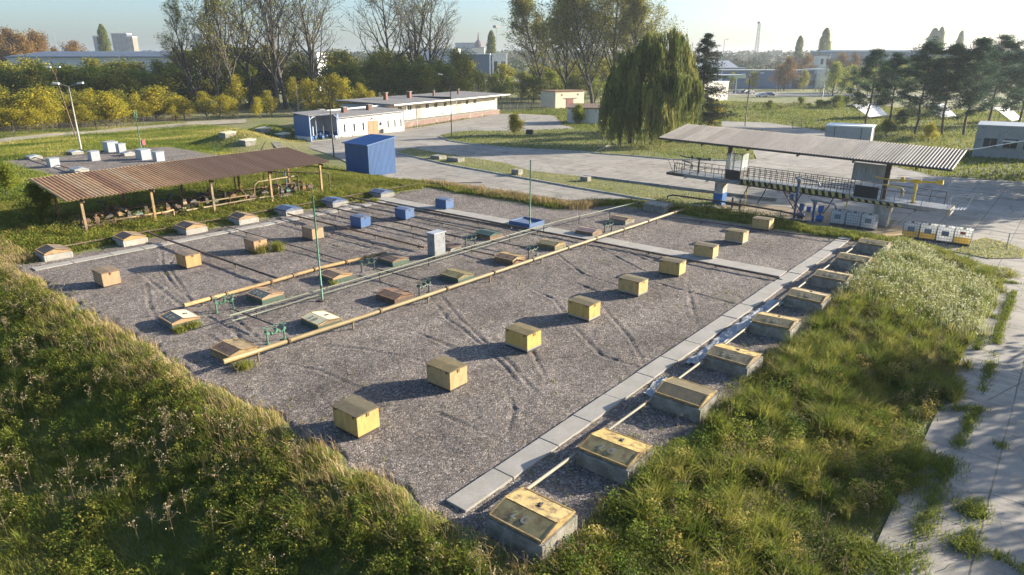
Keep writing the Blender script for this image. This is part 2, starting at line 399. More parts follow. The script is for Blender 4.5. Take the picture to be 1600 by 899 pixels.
def axis(a, b, st, far_lo, far_hi):
    x = list(np.arange(a, b, st)); s = st
    lo = []; p = a
    while p > far_lo: s *= 1.25; p -= s; lo.append(p)
    s = st; hi = []; p = x[-1]
    while p < far_hi: s *= 1.12; p += s; hi.append(p)
    return np.array(lo[::-1]+x+hi)
gu = axis(0, 72, 0.4, -3000, 6000); gv = axis(-2, 118, 0.4, -3000, 6000)
UU, VV = np.meshgrid(gu, gv, indexing='ij')
ZZ = terrain(UU, VV)
dist = np.hypot(UU, VV)
ZZ = ZZ+ss(380, 1700, dist)*24*(0.6+0.8*fbm(UU/500, VV/500, 5))     # the land rises gently far away
def grid_faces(a, b):
    i = np.arange(a*b).reshape(a, b)
    return np.stack([i[:-1, :-1], i[1:, :-1], i[1:, 1:], i[:-1, 1:]], -1).reshape(-1, 4)

m, nt, b, _ = _new('rough_grass_ground')
co = _coord(nt, 1.0, world=True)
nA = _noise(nt, co, 0.09, 5, 0.6); nB = _noise(nt, co, 1.3, 6, 0.7); nC = _noise(nt, co, 9.0, 3, 0.7)
c = _ramp(nt, nA, [(0.30, (0.10,0.12,0.028)), (0.45, (0.15,0.16,0.04)), (0.57, (0.22,0.20,0.07)), (0.70, (0.28,0.23,0.11))])
c = _mix(nt, _ramp(nt, nB, [(0.40, G(0)), (0.62, G(1))]), c, _ramp(nt, nC, [(0.3, (0.07,0.08,0.02)), (0.7, (0.18,0.175,0.055))]))
c = _mix(nt, 0.4, c, _ramp(nt, nC, [(0.25, G(0.35)), (0.7, G(1.0))]), 'MULTIPLY')
nt.links.new(c, b.inputs['Base Color']); b.inputs['Roughness'].default_value = 0.95
_bump(nt, b, nC, 0.8, 0.15); M_GROUND = m
structure(link(npmesh('ground', np.stack([UU, VV, ZZ], -1).reshape(-1, 3), [grid_faces(len(gu), len(gv))], M_GROUND, smooth=True), 'ground'))

# gravel of the tank field, with the wheel ruts pressed into it
m, nt, b, _ = _new('crushed_gravel')
co = _coord(nt, 1.0, world=True)
def vor(scale, feat='F1'):
    v = nt.nodes.new('ShaderNodeTexVoronoi'); v.inputs['Scale'].default_value = scale; v.feature = feat
    nt.links.new(co, v.inputs['Vector']); return v
v1 = vor(16.0); v2 = vor(38.0)
sep = nt.nodes.new('ShaderNodeSeparateColor'); nt.links.new(v1.outputs['Color'], sep.inputs[0])
stone = _ramp(nt, sep.outputs[0], [(0.0, (0.055,0.046,0.042)), (0.35, (0.155,0.132,0.12)), (0.7, (0.28,0.24,0.218)), (0.92, (0.46,0.41,0.37)), (1.0, (0.70,0.65,0.59))])
sep2 = nt.nodes.new('ShaderNodeSeparateColor'); nt.links.new(v2.outputs['Color'], sep2.inputs[0])
st2 = _ramp(nt, sep2.outputs[1], [(0.0, (0.07,0.06,0.054)), (0.5, (0.20,0.172,0.156)), (1.0, (0.40,0.355,0.32))])
c = _mix(nt, 0.38, stone, st2)
big = _noise(nt, co, 0.16, 6, 0.62); mid = _noise(nt, co, 0.9, 6, 0.7)
c = _mix(nt, 0.9, c, _ramp(nt, big, [(0.32, (0.54,0.525,0.505)), (0.5, (0.83,0.81,0.785)), (0.68, (0.96,0.94,0.91))]), 'MULTIPLY')
c = _mix(nt, 0.6, c, _ramp(nt, mid, [(0.32, G(0.62)), (0.5, G(0.95)), (0.72, G(1.1))]), 'MULTIPLY')
fin = _noise(nt, co, 0.42, 6, 0.72)
c = _mix(nt, _ramp(nt, fin, [(0.55, G(0)), (0.68, G(0.55))]), c, (0.155,0.138,0.122))
trod = _noise(nt, _coord(nt, (0.05,0.55,1), world=True), 1.0, 4, 0.6)
c = _mix(nt, 0.7, c, _ramp(nt, trod, [(0.36, (0.74,0.73,0.72)), (0.55, G(1.0)), (0.70, (1.14,1.12,1.08))]), 'MULTIPLY')
moss = _noise(nt, co, 0.23, 5, 0.7)
c = _mix(nt, _ramp(nt, moss, [(0.62, G(0)), (0.72, G(0.4))]), c, (0.10,0.105,0.05))
nt.links.new(c, b.inputs['Base Color']); b.inputs['Roughness'].default_value = 0.95; b.inputs['Specular IOR Level'].default_value = 0.2
ad = nt.nodes.new('ShaderNodeMath'); nt.links.new(v1.outputs['Distance'], ad.inputs[0]); nt.links.new(v2.outputs['Distance'], ad.inputs[1])
inv = nt.nodes.new('ShaderNodeMath'); inv.operation = 'SUBTRACT'; inv.inputs[0].default_value = 1.0; nt.links.new(ad.outputs[0], inv.inputs[1])
_bump(nt, b, inv.outputs[0], 0.75, 0.06); M_GRAVEL = m

RUTS = [[(683,478),(700,500),(730,520),(760,545),(790,575),(805,592)], [(697,473),(720,500),(752,530),(800,570),(826,602)],
 [(512,541),(560,545),(600,552),(640,560),(672,569)], [(452,570),(500,580),(540,598),(580,613)], [(650,520),(680,532),(702,541)],
 [(252,398),(254,420),(268,442),(288,462),(302,472)], [(270,404),(262,416),(280,444),(296,466)], [(233,438),(258,458),(282,477)],
 [(846,459),(866,468),(876,482)], [(955,495),(985,530),(1000,558)], [(1077,460),(1083,484)], [(1018,440),(1060,452),(1132,471)],
 [(795,622),(804,640),(796,662)], [(335,530),(360,546),(372,556)], [(942,390),(975,408),(1012,427)], [(965,386),(1000,402),(1040,420)],
 [(575,455),(600,462),(640,470)], [(905,520),(940,556),(990,572)], [(560,380),(600,392),(660,404)], [(640,340),(690,352),(740,366)],
 [(880,405),(910,428),(960,445)], [(682,645),(705,654),(725,664)], [(805,520),(830,545),(842,570)], [(230,455),(233,475),(240,492)],
 [(345,500),(375,528),(398,545)], [(360,492),(392,520),(415,538)], [(500,378),(548,392),(590,398)], [(905,445),(950,462),(985,470)]]
px_ = np.arange(11.2, 56.0, 0.1); py_ = np.arange(8.2, 54.6, 0.1)
PU, PV = np.meshgrid(px_, py_, indexing='ij')
PZ = (fbm(PU/0.9, PV/0.9, 21)-0.5)*0.07+(vnoise(PU/0.22, PV/0.22, 22)-0.5)*0.03
for poly in RUTS:
    P = [gp(x, y, 0) for x, y in poly]
    k0 = (2*P[0][0]-P[1][0], 2*P[0][1]-P[1][1]); k1 = (2*P[-1][0]-P[-2][0], 2*P[-1][1]-P[-2][1]); P = [k0]+P+[k1]      # runs out gently past both ends
    D = np.full(PU.shape, 9.0); TT = np.zeros(PU.shape)
    us = [p[0] for p in P]; vs_ = [p[1] for p in P]
    sl = np.s_[max(0, int((min(us)-12)*10)):int((max(us)-10.2)*10)+5, max(0, int((min(vs_)-9)*10)):int((max(vs_)-7.2)*10)+5]
    d = D[sl]; A = PU[sl]; B = PV[sl]; tt = TT[sl]; nseg = len(P)-1; ci = 0
    for (x0, y0), (x1, y1) in zip(P[:-1], P[1:]):
        L2 = (x1-x0)**2+(y1-y0)**2
        t = np.clip(((A-x0)*(x1-x0)+(B-y0)*(y1-y0))/L2, 0, 1)
        dn = np.hypot(A-x0-t*(x1-x0), B-y0-t*(y1-y0)); tt = np.where(dn < d, (ci+t)/nseg, tt); d = np.minimum(d, dn); ci += 1
    d = d+(vnoise(A/0.5, B/0.5, 9)-0.5)*0.09; fade = np.sin(np.pi*np.clip(tt, 0, 1))**0.7
    br_ = 0.45+0.75*fbm(A/0.8, B/0.8, 19)
    PZ[sl] += 0.8*(-0.06*np.exp(-(d/0.075)**2)+0.028*np.exp(-((d-0.2)/0.09)**2))*br_*fade
edge = np.minimum(np.minimum(PU-11.2, 55.8-5.2*ss(32.5, 36.5, PV)-PU), np.minimum(PV-8.3, 54.3-PV))+(fbm(PU/1.2, PV/1.2, 31)-0.5)*1.4
PZ = PZ-0.35*(1-ss(-0.1, 0.7, edge))
structure(link(npmesh('gravel_field', np.stack([PU, PV, PZ], -1).reshape(-1, 3), [grid_faces(len(px_), len(py_))], M_GRAVEL, smooth=True), 'gravel_ground'))
qx = np.arange(26.5, 50, 0.5); qy = np.arange(89.5, 114.5, 0.5); QU, QV = np.meshgrid(qx, qy, indexing='ij')
e2 = np.minimum(np.minimum(QU-26.8, 49.4-QU), np.minimum(QV-89.8, 113.8-QV))+(fbm(QU/2, QV/2, 41)-0.5)*2
structure(link(npmesh('far_gravel', np.stack([QU, QV, 0.12-0.25*(1-ss(0, 1, e2))], -1).reshape(-1, 3), [grid_faces(len(qx), len(qy))], M_GRAVEL, smooth=True), 'gravel_ground'))

# concrete of the yard and the road on the right: slabs with open joints, stains and patches
m, nt, b, _ = _new('slab_concrete')
co = _coord(nt, 1.0, world=True)
br = nt.nodes.new('ShaderNodeTexBrick'); br.inputs['Scale'].default_value = 1.0; br.inputs['Mortar Size'].default_value = 0.035
br.inputs['Brick Width'].default_value = 5.2; br.inputs['Row Height'].default_value = 2.9; br.inputs['Mortar Smooth'].default_value = 0.3
br.inputs['Color1'].default_value = (0.9,0.9,0.9,1); br.inputs['Color2'].default_value = (1,1,1,1); br.inputs['Mortar'].default_value = (0.35,0.33,0.27,1)
ds = nt.nodes.new('ShaderNodeVectorMath'); ds.operation = 'ADD'
nz = nt.nodes.new('ShaderNodeTexNoise'); nz.inputs['Scale'].default_value = 0.8; nz.inputs['Detail'].default_value = 4; nt.links.new(co, nz.inputs['Vector'])
sc = nt.nodes.new('ShaderNodeVectorMath'); sc.operation = 'SCALE'; sc.inputs['Scale'].default_value = 0.12
nt.links.new(nz.outputs['Color'], sc.inputs[0]); nt.links.new(co, ds.inputs[0]); nt.links.new(sc.outputs[0], ds.inputs[1]); nt.links.new(ds.outputs[0], br.inputs['Vector'])
nA = _noise(nt, co, 0.10, 5, 0.6); nB = _noise(nt, co, 0.7, 6, 0.7); nC = _noise(nt, co, 14.0, 3, 0.7)
c = _ramp(nt, nA, [(0.3, (0.235,0.21,0.175)), (0.5, (0.315,0.285,0.24)), (0.7, (0.385,0.35,0.295))])
c = _mix(nt, 0.9, c, _ramp(nt, nB, [(0.30, (0.50,0.48,0.45)), (0.48, (0.92,0.92,0.92)), (0.7, (1.05,1.03,1.0))]), 'MULTIPLY')
c = _mix(nt, 1.0, c, br.outputs['Color'], 'MULTIPLY')
st = _noise(nt, _coord(nt, (1.6,0.07,1), world=True), 1.0, 5, 0.65)
c = _mix(nt, 0.75, c, _ramp(nt, st, [(0.36, (0.70,0.68,0.65)), (0.52, G(1.0)), (0.7, (1.08,1.06,1.02))]), 'MULTIPLY')
oil = _noise(nt, co, 0.33, 3, 0.5)
c = _mix(nt, _ramp(nt, oil, [(0.60, G(0)), (0.70, G(0.75))]), c, (0.12,0.105,0.085))
ck = nt.nodes.new('ShaderNodeTexVoronoi'); ck.feature = 'DISTANCE_TO_EDGE'; ck.inputs['Scale'].default_value = 0.27; nt.links.new(ds.outputs[0], ck.inputs['Vector'])
ckm = nt.nodes.new('ShaderNodeMath'); ckm.operation = 'MULTIPLY'; nt.links.new(_ramp(nt, ck.outputs['Distance'], [(0.0, G(1)), (0.014, G(0))]), ckm.inputs[0]); nt.links.new(_ramp(nt, nA, [(0.42, G(0)), (0.52, G(0.8))]), ckm.inputs[1])
c = _mix(nt, ckm.outputs[0], c, (0.07,0.065,0.045))
pat = _noise(nt, co, 0.05, 2, 0.4)
c = _mix(nt, _ramp(nt, pat, [(0.60, G(0)), (0.615, G(0.45))]), c, (0.20,0.185,0.165))
wd_ = _noise(nt, co, 0.5, 6, 0.75)
c = _mix(nt, _ramp(nt, wd_, [(0.63, G(0)), (0.70, G(0.8))]), c, (0.10,0.105,0.035))
c = _mix(nt, 0.5, c, _ramp(nt, nC, [(0.25, G(0.6)), (0.7, G(1.0))]), 'MULTIPLY')
nt.links.new(c, b.inputs['Base Color']); b.inputs['Roughness'].default_value = 0.85; _bump(nt, b, nC, 0.3, 0.03)
M_SLAB = m
YARD = [(4,2.3),(57,2.5),(59.5,6),(63,9),(63,33),(60.5,36),(55.6,40),(55.4,45),(56,55),(57,69),(60.6,80),(66,93),(70,107),(73,111.5)] + \
       [(110,119),(153,132)] + [gp(806,178), gp(866,181), gp(880,196), gp(930,210), gp(1000,236), gp(1060,246), gp(1150,252)] + \
       [(118,33),(112,22),(104,14),(107,-2),(112,-34),(4,-34)]
structure(MB().prism(YARD, ZY-0.4, ZY).build('road', M_SLAB))
ROADB = [gp(1128,190), gp(1200,192), gp(1290,205), gp(1330,222), gp(1330,250), gp(1250,262), gp(1190,262), gp(1175,236), gp(1240,212), gp(1180,203), gp(1126,203)]
structure(MB().prism(ROADB, -1.6, ZY-0.02).build('road', M_SLAB))
ROADC = [gp(1060,166), gp(1090,148), gp(1400,152), gp(1600,160), gp(1600,157), gp(1400,148), gp(1080,143), gp(1040,150)]
structure(MB().prism(ROADC, -1.6, ZY-0.03).build('road', M_SLAB))

# grass islands and lawns: low sheets with a kerb round the ones in the yard
LAWNS = {
 'island': [gp(x, y, ZY) for x, y in [(618,239),(700,258),(800,276),(900,294),(1000,311),(1052,319),(1120,325),(1120,305),(1040,296),(960,283),(925,279),(830,268),(790,256),(720,245),(640,232)]],
 'lawn': [gp(x, y, ZY) for x, y in [(686,214),(704,221),(730,225),(800,232),(896,237),(930,239),(950,228),(985,222),(960,200),(910,201),(860,203),(800,206),(740,205),(705,208)]],
 'backlawn': [gp(x, y, ZY) for x, y in [(925,240),(985,244),(1050,250),(1150,252),(1150,238),(1100,226),(1060,216),(985,220)]]}
for k, P in LAWNS.items():
    structure(MB().prism(P, ZY-0.3, ZY+0.09).build('lawn', M_GROUND))
kb = MB()
for P, ids in ((LAWNS['island'], range(0, 6)), (LAWNS['lawn'], range(0, 6)), (LAWNS['backlawn'], range(0, 3))):
    for i in ids:
        kb.beam((*P[i], ZY+0.05), (*P[i+1], ZY+0.05), 0.16, 0.22)
structure(kb.build('kerb', M_CONC))
structure(MB().box(73.4, 73.7, 24, 49, ZY-0.2, ZY+0.32).build('kerb', surf('grey_kerb_wall', (0.30,0.29,0.27), (0.24,0.235,0.22), 1.0, 0.9, (0.14,0.13,0.11), 0.3, 1.0)))

structure(MB().prism([(63.4,33.5),(70.5,33),(71.5,12),(64,11.5),(62.6,15),(62.8,30)], ZY-0.1, ZY+0.015).build('dirt_ground', surf('brown_dirt', (0.27,0.205,0.13), (0.20,0.155,0.10), 0.7, 0.95, (0.11,0.10,0.045), 0.4, 0.8, world=True)))
# concrete edge slabs of the tank field
def slabs(x0, x1, y0, y1, step, z1, along='x'):
    q = MB(); t = x0 if along == 'x' else y0; end = x1 if along == 'x' else y1; r = random.Random(3)
    while t < end-0.3:
        L = min(step*r.uniform(0.85, 1.1), end-t); g = 0.02; dz = r.uniform(-0.015, 0.015); sh = r.uniform(-0.03, 0.03)
        if along == 'x': q.box(t+g, t+L-g, y0+sh, y1+sh, -0.15, z1+dz)
        else: q.box(x0+sh, x1+sh, t+g, t+L-g, -0.15, z1+dz)
        t += L
    return q
M_STRIP = surf('edge_slab_concrete', (0.330,0.305,0.270), (0.265,0.245,0.215), 0.8, 0.9, (0.27,0.25,0.20), 0.35, 1.1, world=True)
structure(slabs(12.3, 56, 12.1, 12.95, 2.5, 0.075).build('edging', M_STRIP, bevel=0.012))
structure(slabs(42.25, 43.7, 13.0, 53.0, 2.5, 0.085, 'y').build('edging', M_STRIP, bevel=0.012))
structure(slabs(12.4, 42.1, 51.1, 51.95, 2.5, 0.05).build('edging', M_STRIP, bevel=0.012))

# ------------------------------------------------------------------ vent boxes on the tank field
def make_box(name, label, cat, group, body, lid, w=1.0, d=1.4, h=0.98):
    t = thing(name, label, cat, group=group)
    q = MB(); x, y = w/2, d/2
    q.box(-x, x, -y, y, 0.11, h-0.07)
    q.box(-x-0.012, -x, -y+0.0, -y+0.05, 0.11, h-0.07); q.box(-x-0.012, -x, y-0.05, y, 0.11, h-0.07)
    q.build('body', body, t, bevel=0.012)
    q = MB(); e = 0.035
    q.hexa([(-x-e,-y-e,h-0.07),(x+e,-y-e,h-0.07),(x+e,y+e,h-0.07),(-x-e,y+e,h-0.07),(-x-e,-y-e,h-0.045),(x+e,-y-e,h-0.045),(x+e,y+e,h-0.045),(-x-e,y+e,h-0.045)])
    q.hexa([(-x-e,-y-e,h-0.044),(x+e,-y-e,h-0.044),(x+e,y+e,h-0.044),(-x-e,y+e,h-0.044),(-0.05,-y-e,h),(0.05,-y-e,h),(0.05,y+e,h),(-0.05,y+e,h)])
    q.build('lid', lid, t, bevel=0.006)
    MB().box(-x+0.03, x-0.03, -y+0.03, y-0.03, -0.25, 0.11).build('plinth', M_DARK, t)
    for yy in (-0.38*d, 0.38*d):
        q = MB(); q.box(-x-0.05,-x-0.036,yy-0.05,yy+0.05,h-0.16,h-0.04); q.build('hinge', M_RUST, t)
    q = MB(); q.box(x+0.037,x+0.05,-0.04,0.04,h-0.2,h-0.05); q.box(-0.03,0.03,-y-0.05,-y-0.037,h-0.2,h-0.05); q.build('hasp', M_RUST, t)
    return t
yb = make_box('vent_box', '', 'vent box', 'yellow boxes in the long row on the gravel', M_YEL, M_MOSS)
lab = ['large pale yellow vent box nearest the camera, standing where the gravel meets the weeds',
       'second yellow vent box from the near weeds, with lichen over its whole lid',
       'third yellow vent box from the near weeds, beside the pair of long wheel ruts',
       'fourth yellow vent box from the near weeds, grey line along its foot',
       'fifth yellow vent box from the near weeds, brown lid, halfway along the long row',
       'yellow vent box just short of the concrete strip that crosses the gravel',
       'yellow vent box just beyond the concrete strip that crosses the gravel',
       'yellow vent box last but one of the long row, before the grassy verge',
       'far end yellow vent box of the long row, against the grassy verge below the gantry']
yw = copy_tree(yb); q = MB(); x_, y_ = 0.5, 0.7
q.box(-x_-0.006,x_+0.006,-y_-0.006,y_+0.006,0.112,0.19); q.build('foot_strip', M_WHCURB, yw)
for i, u in enumerate([12.85,17.6,22.75,27.95,33.1,38.1,43.15,48.6,54.0]):
    o = (yb if i == 0 else copy_tree(yb)) if i in (0, 1, 5, 8) else (yw if i == 2 else copy_tree(yw))
    o.location = (u+0.5, 18.65, 0); o['label'] = lab[i]; o.rotation_euler = (random.uniform(-0.012,0.012), random.uniform(-0.012,0.012), random.uniform(-0.05, 0.05))
ob = make_box('vent_box', '', 'vent box', 'ochre boxes on the left of the gravel', M_ORG, M_ORGLID)
lab = ['ochre vent box nearest the weedy left bank, on a dark plinth',
       'ochre vent box between the curved wheel ruts and the dark cross pipe',
       'ochre vent box overgrown by a tuft of tall grass', 'ochre vent box behind the tall thin green pole']
for i, u in enumerate([13.85,18.93,23.86,28.66]):
    o = ob if i == 0 else copy_tree(ob)
    o.location = (u+0.5, 44.4, 0); o['label'] = lab[i]; o.rotation_euler = (random.uniform(-0.012,0.012), random.uniform(-0.012,0.012), random.uniform(-0.05, 0.05))
bb = make_box('vent_box', '', 'vent box', 'blue boxes on the far part of the gravel', M_BLUE, M_BLUELID)
lab = ['blue vent box next to the ochre boxes, first of three blue ones', 'middle one of the three blue vent boxes, between two dark cross pipes', 'blue vent box farthest from the ochre ones, against dry reeds']
for i, (u, v) in enumerate([(33.5,44.7),(37.9,44.2),(43.2,44.6)]):
    o = bb if i == 0 else copy_tree(bb)
    o.location = (u+0.5, v, 0); o['label'] = lab[i]

# ------------------------------------------------------------------ hatches
def number_marks(parent, loc, tilt, mat, seed):
    """two worn daubed figures on a lid"""
    q = MB(); hold = MB()
    def stroke(pts, w):
        for a, b in zip(pts[:-1], pts[1:]):
            q.beam((a[0], a[1], 0.006), (b[0], b[1], 0.006), w, 0.008)
    figs = []
    stroke([(0.10,0.30),(0.17,0.22),(0.10,0.14),(-0.02,0.20),(-0.12,0.30),(-0.13,0.10)], 0.075)
    figs.append(q); q = MB()
    stroke([(0.12,-0.20),(0.14,-0.34),(0.02,-0.40),(-0.12,-0.34),(-0.12,-0.18),(0.0,-0.14),(0.12,-0.20)], 0.085)
    figs.append(q)
    for q in figs:
        o = q.build('painted_figure', mat, parent, loc); o.rotation_euler[1] = tilt; o.scale = (0.8, 0.8, 1)
def make_hatch(name, label, group, curbmat, rim, near, farp, marks=True, w=1.75, d=2.0, curb_h=0.55, ridge=0.24, side=None, base=-0.6):
    """concrete curb with a low gabled two-leaf steel lid; the ridge runs across the row"""
    t = thing(name, label, 'tank hatch', group=group); x, y = w/2, d/2; k = 0.14
    if curbmat:
        q = MB(); q.box(-x,-x+k,-y,y,base,curb_h); q.box(x-k,x,-y,y,base,curb_h); q.box(-x+k,x-k,-y,-y+k,base,curb_h-0.002); q.box(-x+k,x-k,y-k,y,base,curb_h-0.002)
        q.build('curb', curbmat, t, bevel=0.02)
    else:
        q = MB(); q.box(-x+0.05,x-0.05,-y+0.05,y-0.05,-0.2,curb_h); q.build('curb', side, t, bevel=0.015)
    xl, yl = x-0.08, y-0.09; z0 = curb_h+0.01; xr = -0.12; zr = z0+ridge
    q = MB()                                                     # gable ends and eaves
    for yy in (-yl, yl-0.03):
        q.hexa([(-xl,yy,z0),(xl,yy,z0),(xl,yy+0.03,z0),(-xl,yy+0.03,z0),(-xl,yy,z0+0.07),(xl,yy,z0+0.07),(xl,yy+0.03,z0+0.07),(-xl,yy+0.03,z0+0.07)])
        q._add([(-xl,yy,z0+0.07),(xl,yy,z0+0.07),(xr,yy,zr),(-xl,yy+0.03,z0+0.07),(xl,yy+0.03,z0+0.07),(xr,yy+0.03,zr)],[(0,1,2),(3,5,4),(0,2,5,3),(1,4,5,2)])
    q.box(-xl,-xl+0.03,-yl+0.03,yl-0.03,z0,z0+0.07); q.box(xl-0.03,xl,-yl+0.03,yl-0.03,z0,z0+0.07)
    q.build('frame', rim, t)
    def leaf(xa, za, xb, zb, mat):
        q = MB(); th = 0.035
        q.hexa([(xa,-yl-0.03,za),(xb,-yl-0.03,zb),(xb,yl+0.03,zb),(xa,yl+0.03,za),(xa,-yl-0.03,za+th),(xb,-yl-0.03,zb+th),(xb,yl+0.03,zb+th),(xa,yl+0.03,za+th)])
        p = q.build('lid_leaf', mat, t)
        q = MB(); zz = th
        for (a0, b0, a1, b1) in ((0,-yl-0.03,1,-yl-0.03),(0,yl+0.03,1,yl+0.03)):
            q.beam((xa,b0,za+zz),(xb,b1,zb+zz),0.05,0.03)
        q.beam((xa,-yl,za+zz),(xa,yl,za+zz),0.05,0.035)
        q.build('rim', rim, p)
        return p
    leaf(-xl-0.02, z0+0.075, xr-0.02, zr+0.01, near)
    leaf(xl+0.02, z0+0.075, xr+0.03, zr+0.01, farp)
    if marks:
        a = math.atan2(zr+0.01-z0-0.075, xr+xl)
        number_marks(t, ((-xl+xr)/2-0.02, 0.1, z0+0.075+(zr-z0-0.065)/2+0.045), -a, M_PAINTW, 1)
        q = MB(); q.box(-0.1,0.1,-0.02,0.02,0,0.05); q.box(-0.12,-0.06,-0.06,0.06,0,0.03); q.box(0.03,0.08,0.02,0.10,0,0.025)
        h = q.build('handle', M_DARK, t, ((xl+xr)/2+0.02, -0.05, (z0+0.075+zr+0.01)/2+0.04)); h.rotation_euler[1] = math.atan2(zr-z0-0.065, xl-xr)
    return t
M_YELLEAF = surf('flaking_yellow_leaf', (0.50,0.37,0.13), (0.40,0.28,0.09), 2.2, 0.7, (0.14,0.09,0.045), 0.42, 3.0, bump=0.15)
rh = make_hatch('tank_hatch', '', 'yellow lidded hatches along the right bank', M_CURB, M_YELOLD, M_MOSSPANEL, M_YELLEAF)
rh2 = make_hatch('tank_hatch', '', 'yellow lidded hatches along the right bank', M_CURB, M_YELOLD, M_MOSS, M_MOSS, marks=False)
lab = ['tank hatch nearest the camera, concrete curb, peeling yellow lid with whitish figures',
       'second concrete tank hatch from the camera on the right bank, yellow lid with whitish figures',
       'third concrete tank hatch from the camera, lid overgrown with brown moss, no figures',
       'concrete tank hatch beside the crumpled foil, narrow yellow far leaf and two pale figures',
       'fifth concrete tank hatch on the right bank, just past the crumpled foil',
       'sixth concrete tank hatch on the right bank, ochre lid, level with the cross strip',
       'concrete tank hatch near the pale tall grass, its lid level and dull yellow',
       'last but one concrete tank hatch of the right bank, half behind pale tall grass',
       'farthest concrete hatch of the right bank, nearly lost in pale tall grass']
for i, u in enumerate([12.93,17.5,22.75,27.55,32.9,37.95,42.75,47.7,53.0]):
    src = rh2 if i == 2 else rh
    o = src if i in (0, 2) else copy_tree(rh)
    o.location = (u, 10.0, random.uniform(-0.06, 0.02)); o['label'] = lab[i]; o.rotation_euler = (random.uniform(-0.03,0.03), random.uniform(-0.02,0.02), random.uniform(-0.03,0.03))
M_ORGOLD = surf('old_ochre_frame', (0.42,0.25,0.10), (0.33,0.19,0.08), 2.0, 0.75, (0.16,0.10,0.06), 0.35, 2.5)
lh = make_hatch('tank_hatch', '', 'hatches along the left edge of the gravel', M_WHCURB, M_ORGOLD, M_ORGLID, M_ORGLID, marks=False, curb_h=0.42, ridge=0.30, base=-0.3)
lab = ['left edge tank hatch nearest the weedy bank, pale curb and dark mossy leaf', 'pale curbed tank hatch in front of the first canopy post, brown gabled lid', 'third pale curbed hatch along the left edge, brown lid, below the rusty pipework',
       'fourth pale curbed hatch along the left edge, the last with a brown lid']
for i, u in enumerate([14.4,19.5,24.15,28.7]):
    o = lh if i == 0 else copy_tree(lh)
    o.location = (u, 53.9, 0); o['label'] = lab[i]; o.rotation_euler[2] = random.uniform(-0.04, 0.04)
lb = make_hatch('tank_hatch', '', 'hatches along the left edge of the gravel', M_WHCURB, M_BLUELID, M_BLUELID, M_BLUE, marks=False, curb_h=0.40, ridge=0.24, base=-0.3)
number_marks(lb, (-0.46, 0.1, 0.60), -0.28, M_PAINTW, 2)
lab = ['blue lidded hatch nearest the brown lidded ones, pale curb', 'middle one of three blue lidded hatches, a green pipe leaving it', 'blue lidded hatch farthest from the brown lidded ones, in the grass']
for i, u in enumerate([33.1,38.1,43.9]):
    o = lb if i == 0 else copy_tree(lb)
    o.location = (u, 53.9, 0); o['label'] = lab[i]; o.rotation_euler[2] = random.uniform(-0.04, 0.04)
GM = 'steel hatches in two rows between the pipes'
M_CREAMP = surf('cream_lid', (0.72,0.63,0.40), (0.66,0.57,0.36), 2.0, 0.7, (0.40,0.32,0.16), 0.2, 2.5)
M_OLIVE = surf('olive_mossy_lid', (0.26,0.22,0.09), (0.20,0.17,0.07), 2.4, 0.9, (0.10,0.08,0.04), 0.4, 3.0, bump=0.3)
M_BRN = surf('brown_lid', (0.16,0.10,0.07), (0.22,0.14,0.08), 2.4, 0.85, (0.07,0.05,0.04), 0.4, 3.0, bump=0.2)
M_PURP = surf('purplish_brown_lid', (0.17,0.12,0.12), (0.24,0.16,0.14), 2.4, 0.85, (0.30,0.20,0.08), 0.3, 3.0, bump=0.2)
spec = [ # u, v, rim, near leaf, far leaf, side, marks, label
 (14.15,34.5,M_ORG,M_TEAL,M_CREAMP,M_TEAL,True,'steel hatch by the weedy bank, teal leaf with pale figures, weeds at its foot'),
 (19.1,34.5,M_ORG,M_TEAL,M_ORGLID,M_DKGREEN,True,'ochre steel hatch with a grey leaf bearing pale figures, beside the long ochre pipe'),
 (24.0,34.5,M_ORG,M_BRN,M_ORGLID,M_DKGREEN,False,'dark leafed steel hatch at the foot of the tall green pole'),
 (28.75,34.5,M_ORGLID,M_BRN,M_BRN,M_DKGREEN,False,'dark brown steel hatch at the far end of the ochre pipe, green foot'),
 (38.2,34.2,M_DKGREEN,M_DKGREEN,M_DKGREEN,M_RUST,False,'dark green lidded hatch with reddish sides beyond the grey cabinet'),
 (13.9,28.5,M_YELOLD,M_RUST,M_YELOLD,M_YELOLD,False,'rusty dark leafed steel hatch at the near end of the long yellow pipe'),
 (18.8,28.6,M_YELOLD,M_CREAMP,M_CREAMP,M_DKGREEN,True,'pale cream lidded steel hatch against the long yellow pipe'),
 (23.8,28.6,M_RUST,M_RUST,M_RUST,M_DKRUST,False,'rust brown steel hatch third along the long yellow pipe'),
 (28.9,28.6,M_OLIVE,M_OLIVE,M_MOSS,M_DKGREEN,False,'olive mossy hatch behind the yellow pipe, near the centre of the gravel'),
 (34.1,28.6,M_YELOLD,M_BRN,M_YELOLD,M_RUST,False,'brown and yellow steel hatch behind the pipe, right of the grey cabinet'),
 (38.9,28.6,M_YELOLD,M_OLIVE,M_MOSS,M_OLIVE,False,'olive steel hatch just short of the cross strip, behind the yellow pipe'),
 (44.0,28.7,M_ORGLID,M_PURP,M_PURP,M_BRN,False,'purplish brown steel hatch just past the cross strip'),
 (49.4,28.9,M_ORGLID,M_BRN,M_OLIVE,M_CURB,False,'large brown hatch on a pale base, last but one before the gravel ends'),
]
for u, v, rim, near, farp, side, mk, l in spec:
    o = make_hatch('tank_hatch', l, GM, None, rim, near, farp, marks=mk, w=1.55, d=1.75, curb_h=0.24, ridge=0.20, side=side)
    o.location = (u, v, 0); o.rotation_euler[2] = random.uniform(-0.05, 0.05)
o = make_hatch('tank_hatch', 'pale concrete hatch at the far corner of the gravel where the yellow pipe ends', GM, M_CURB, M_CURB, M_CURB, M_CURB, marks=False, w=2.2, d=2.2, curb_h=0.55, ridge=0.16)
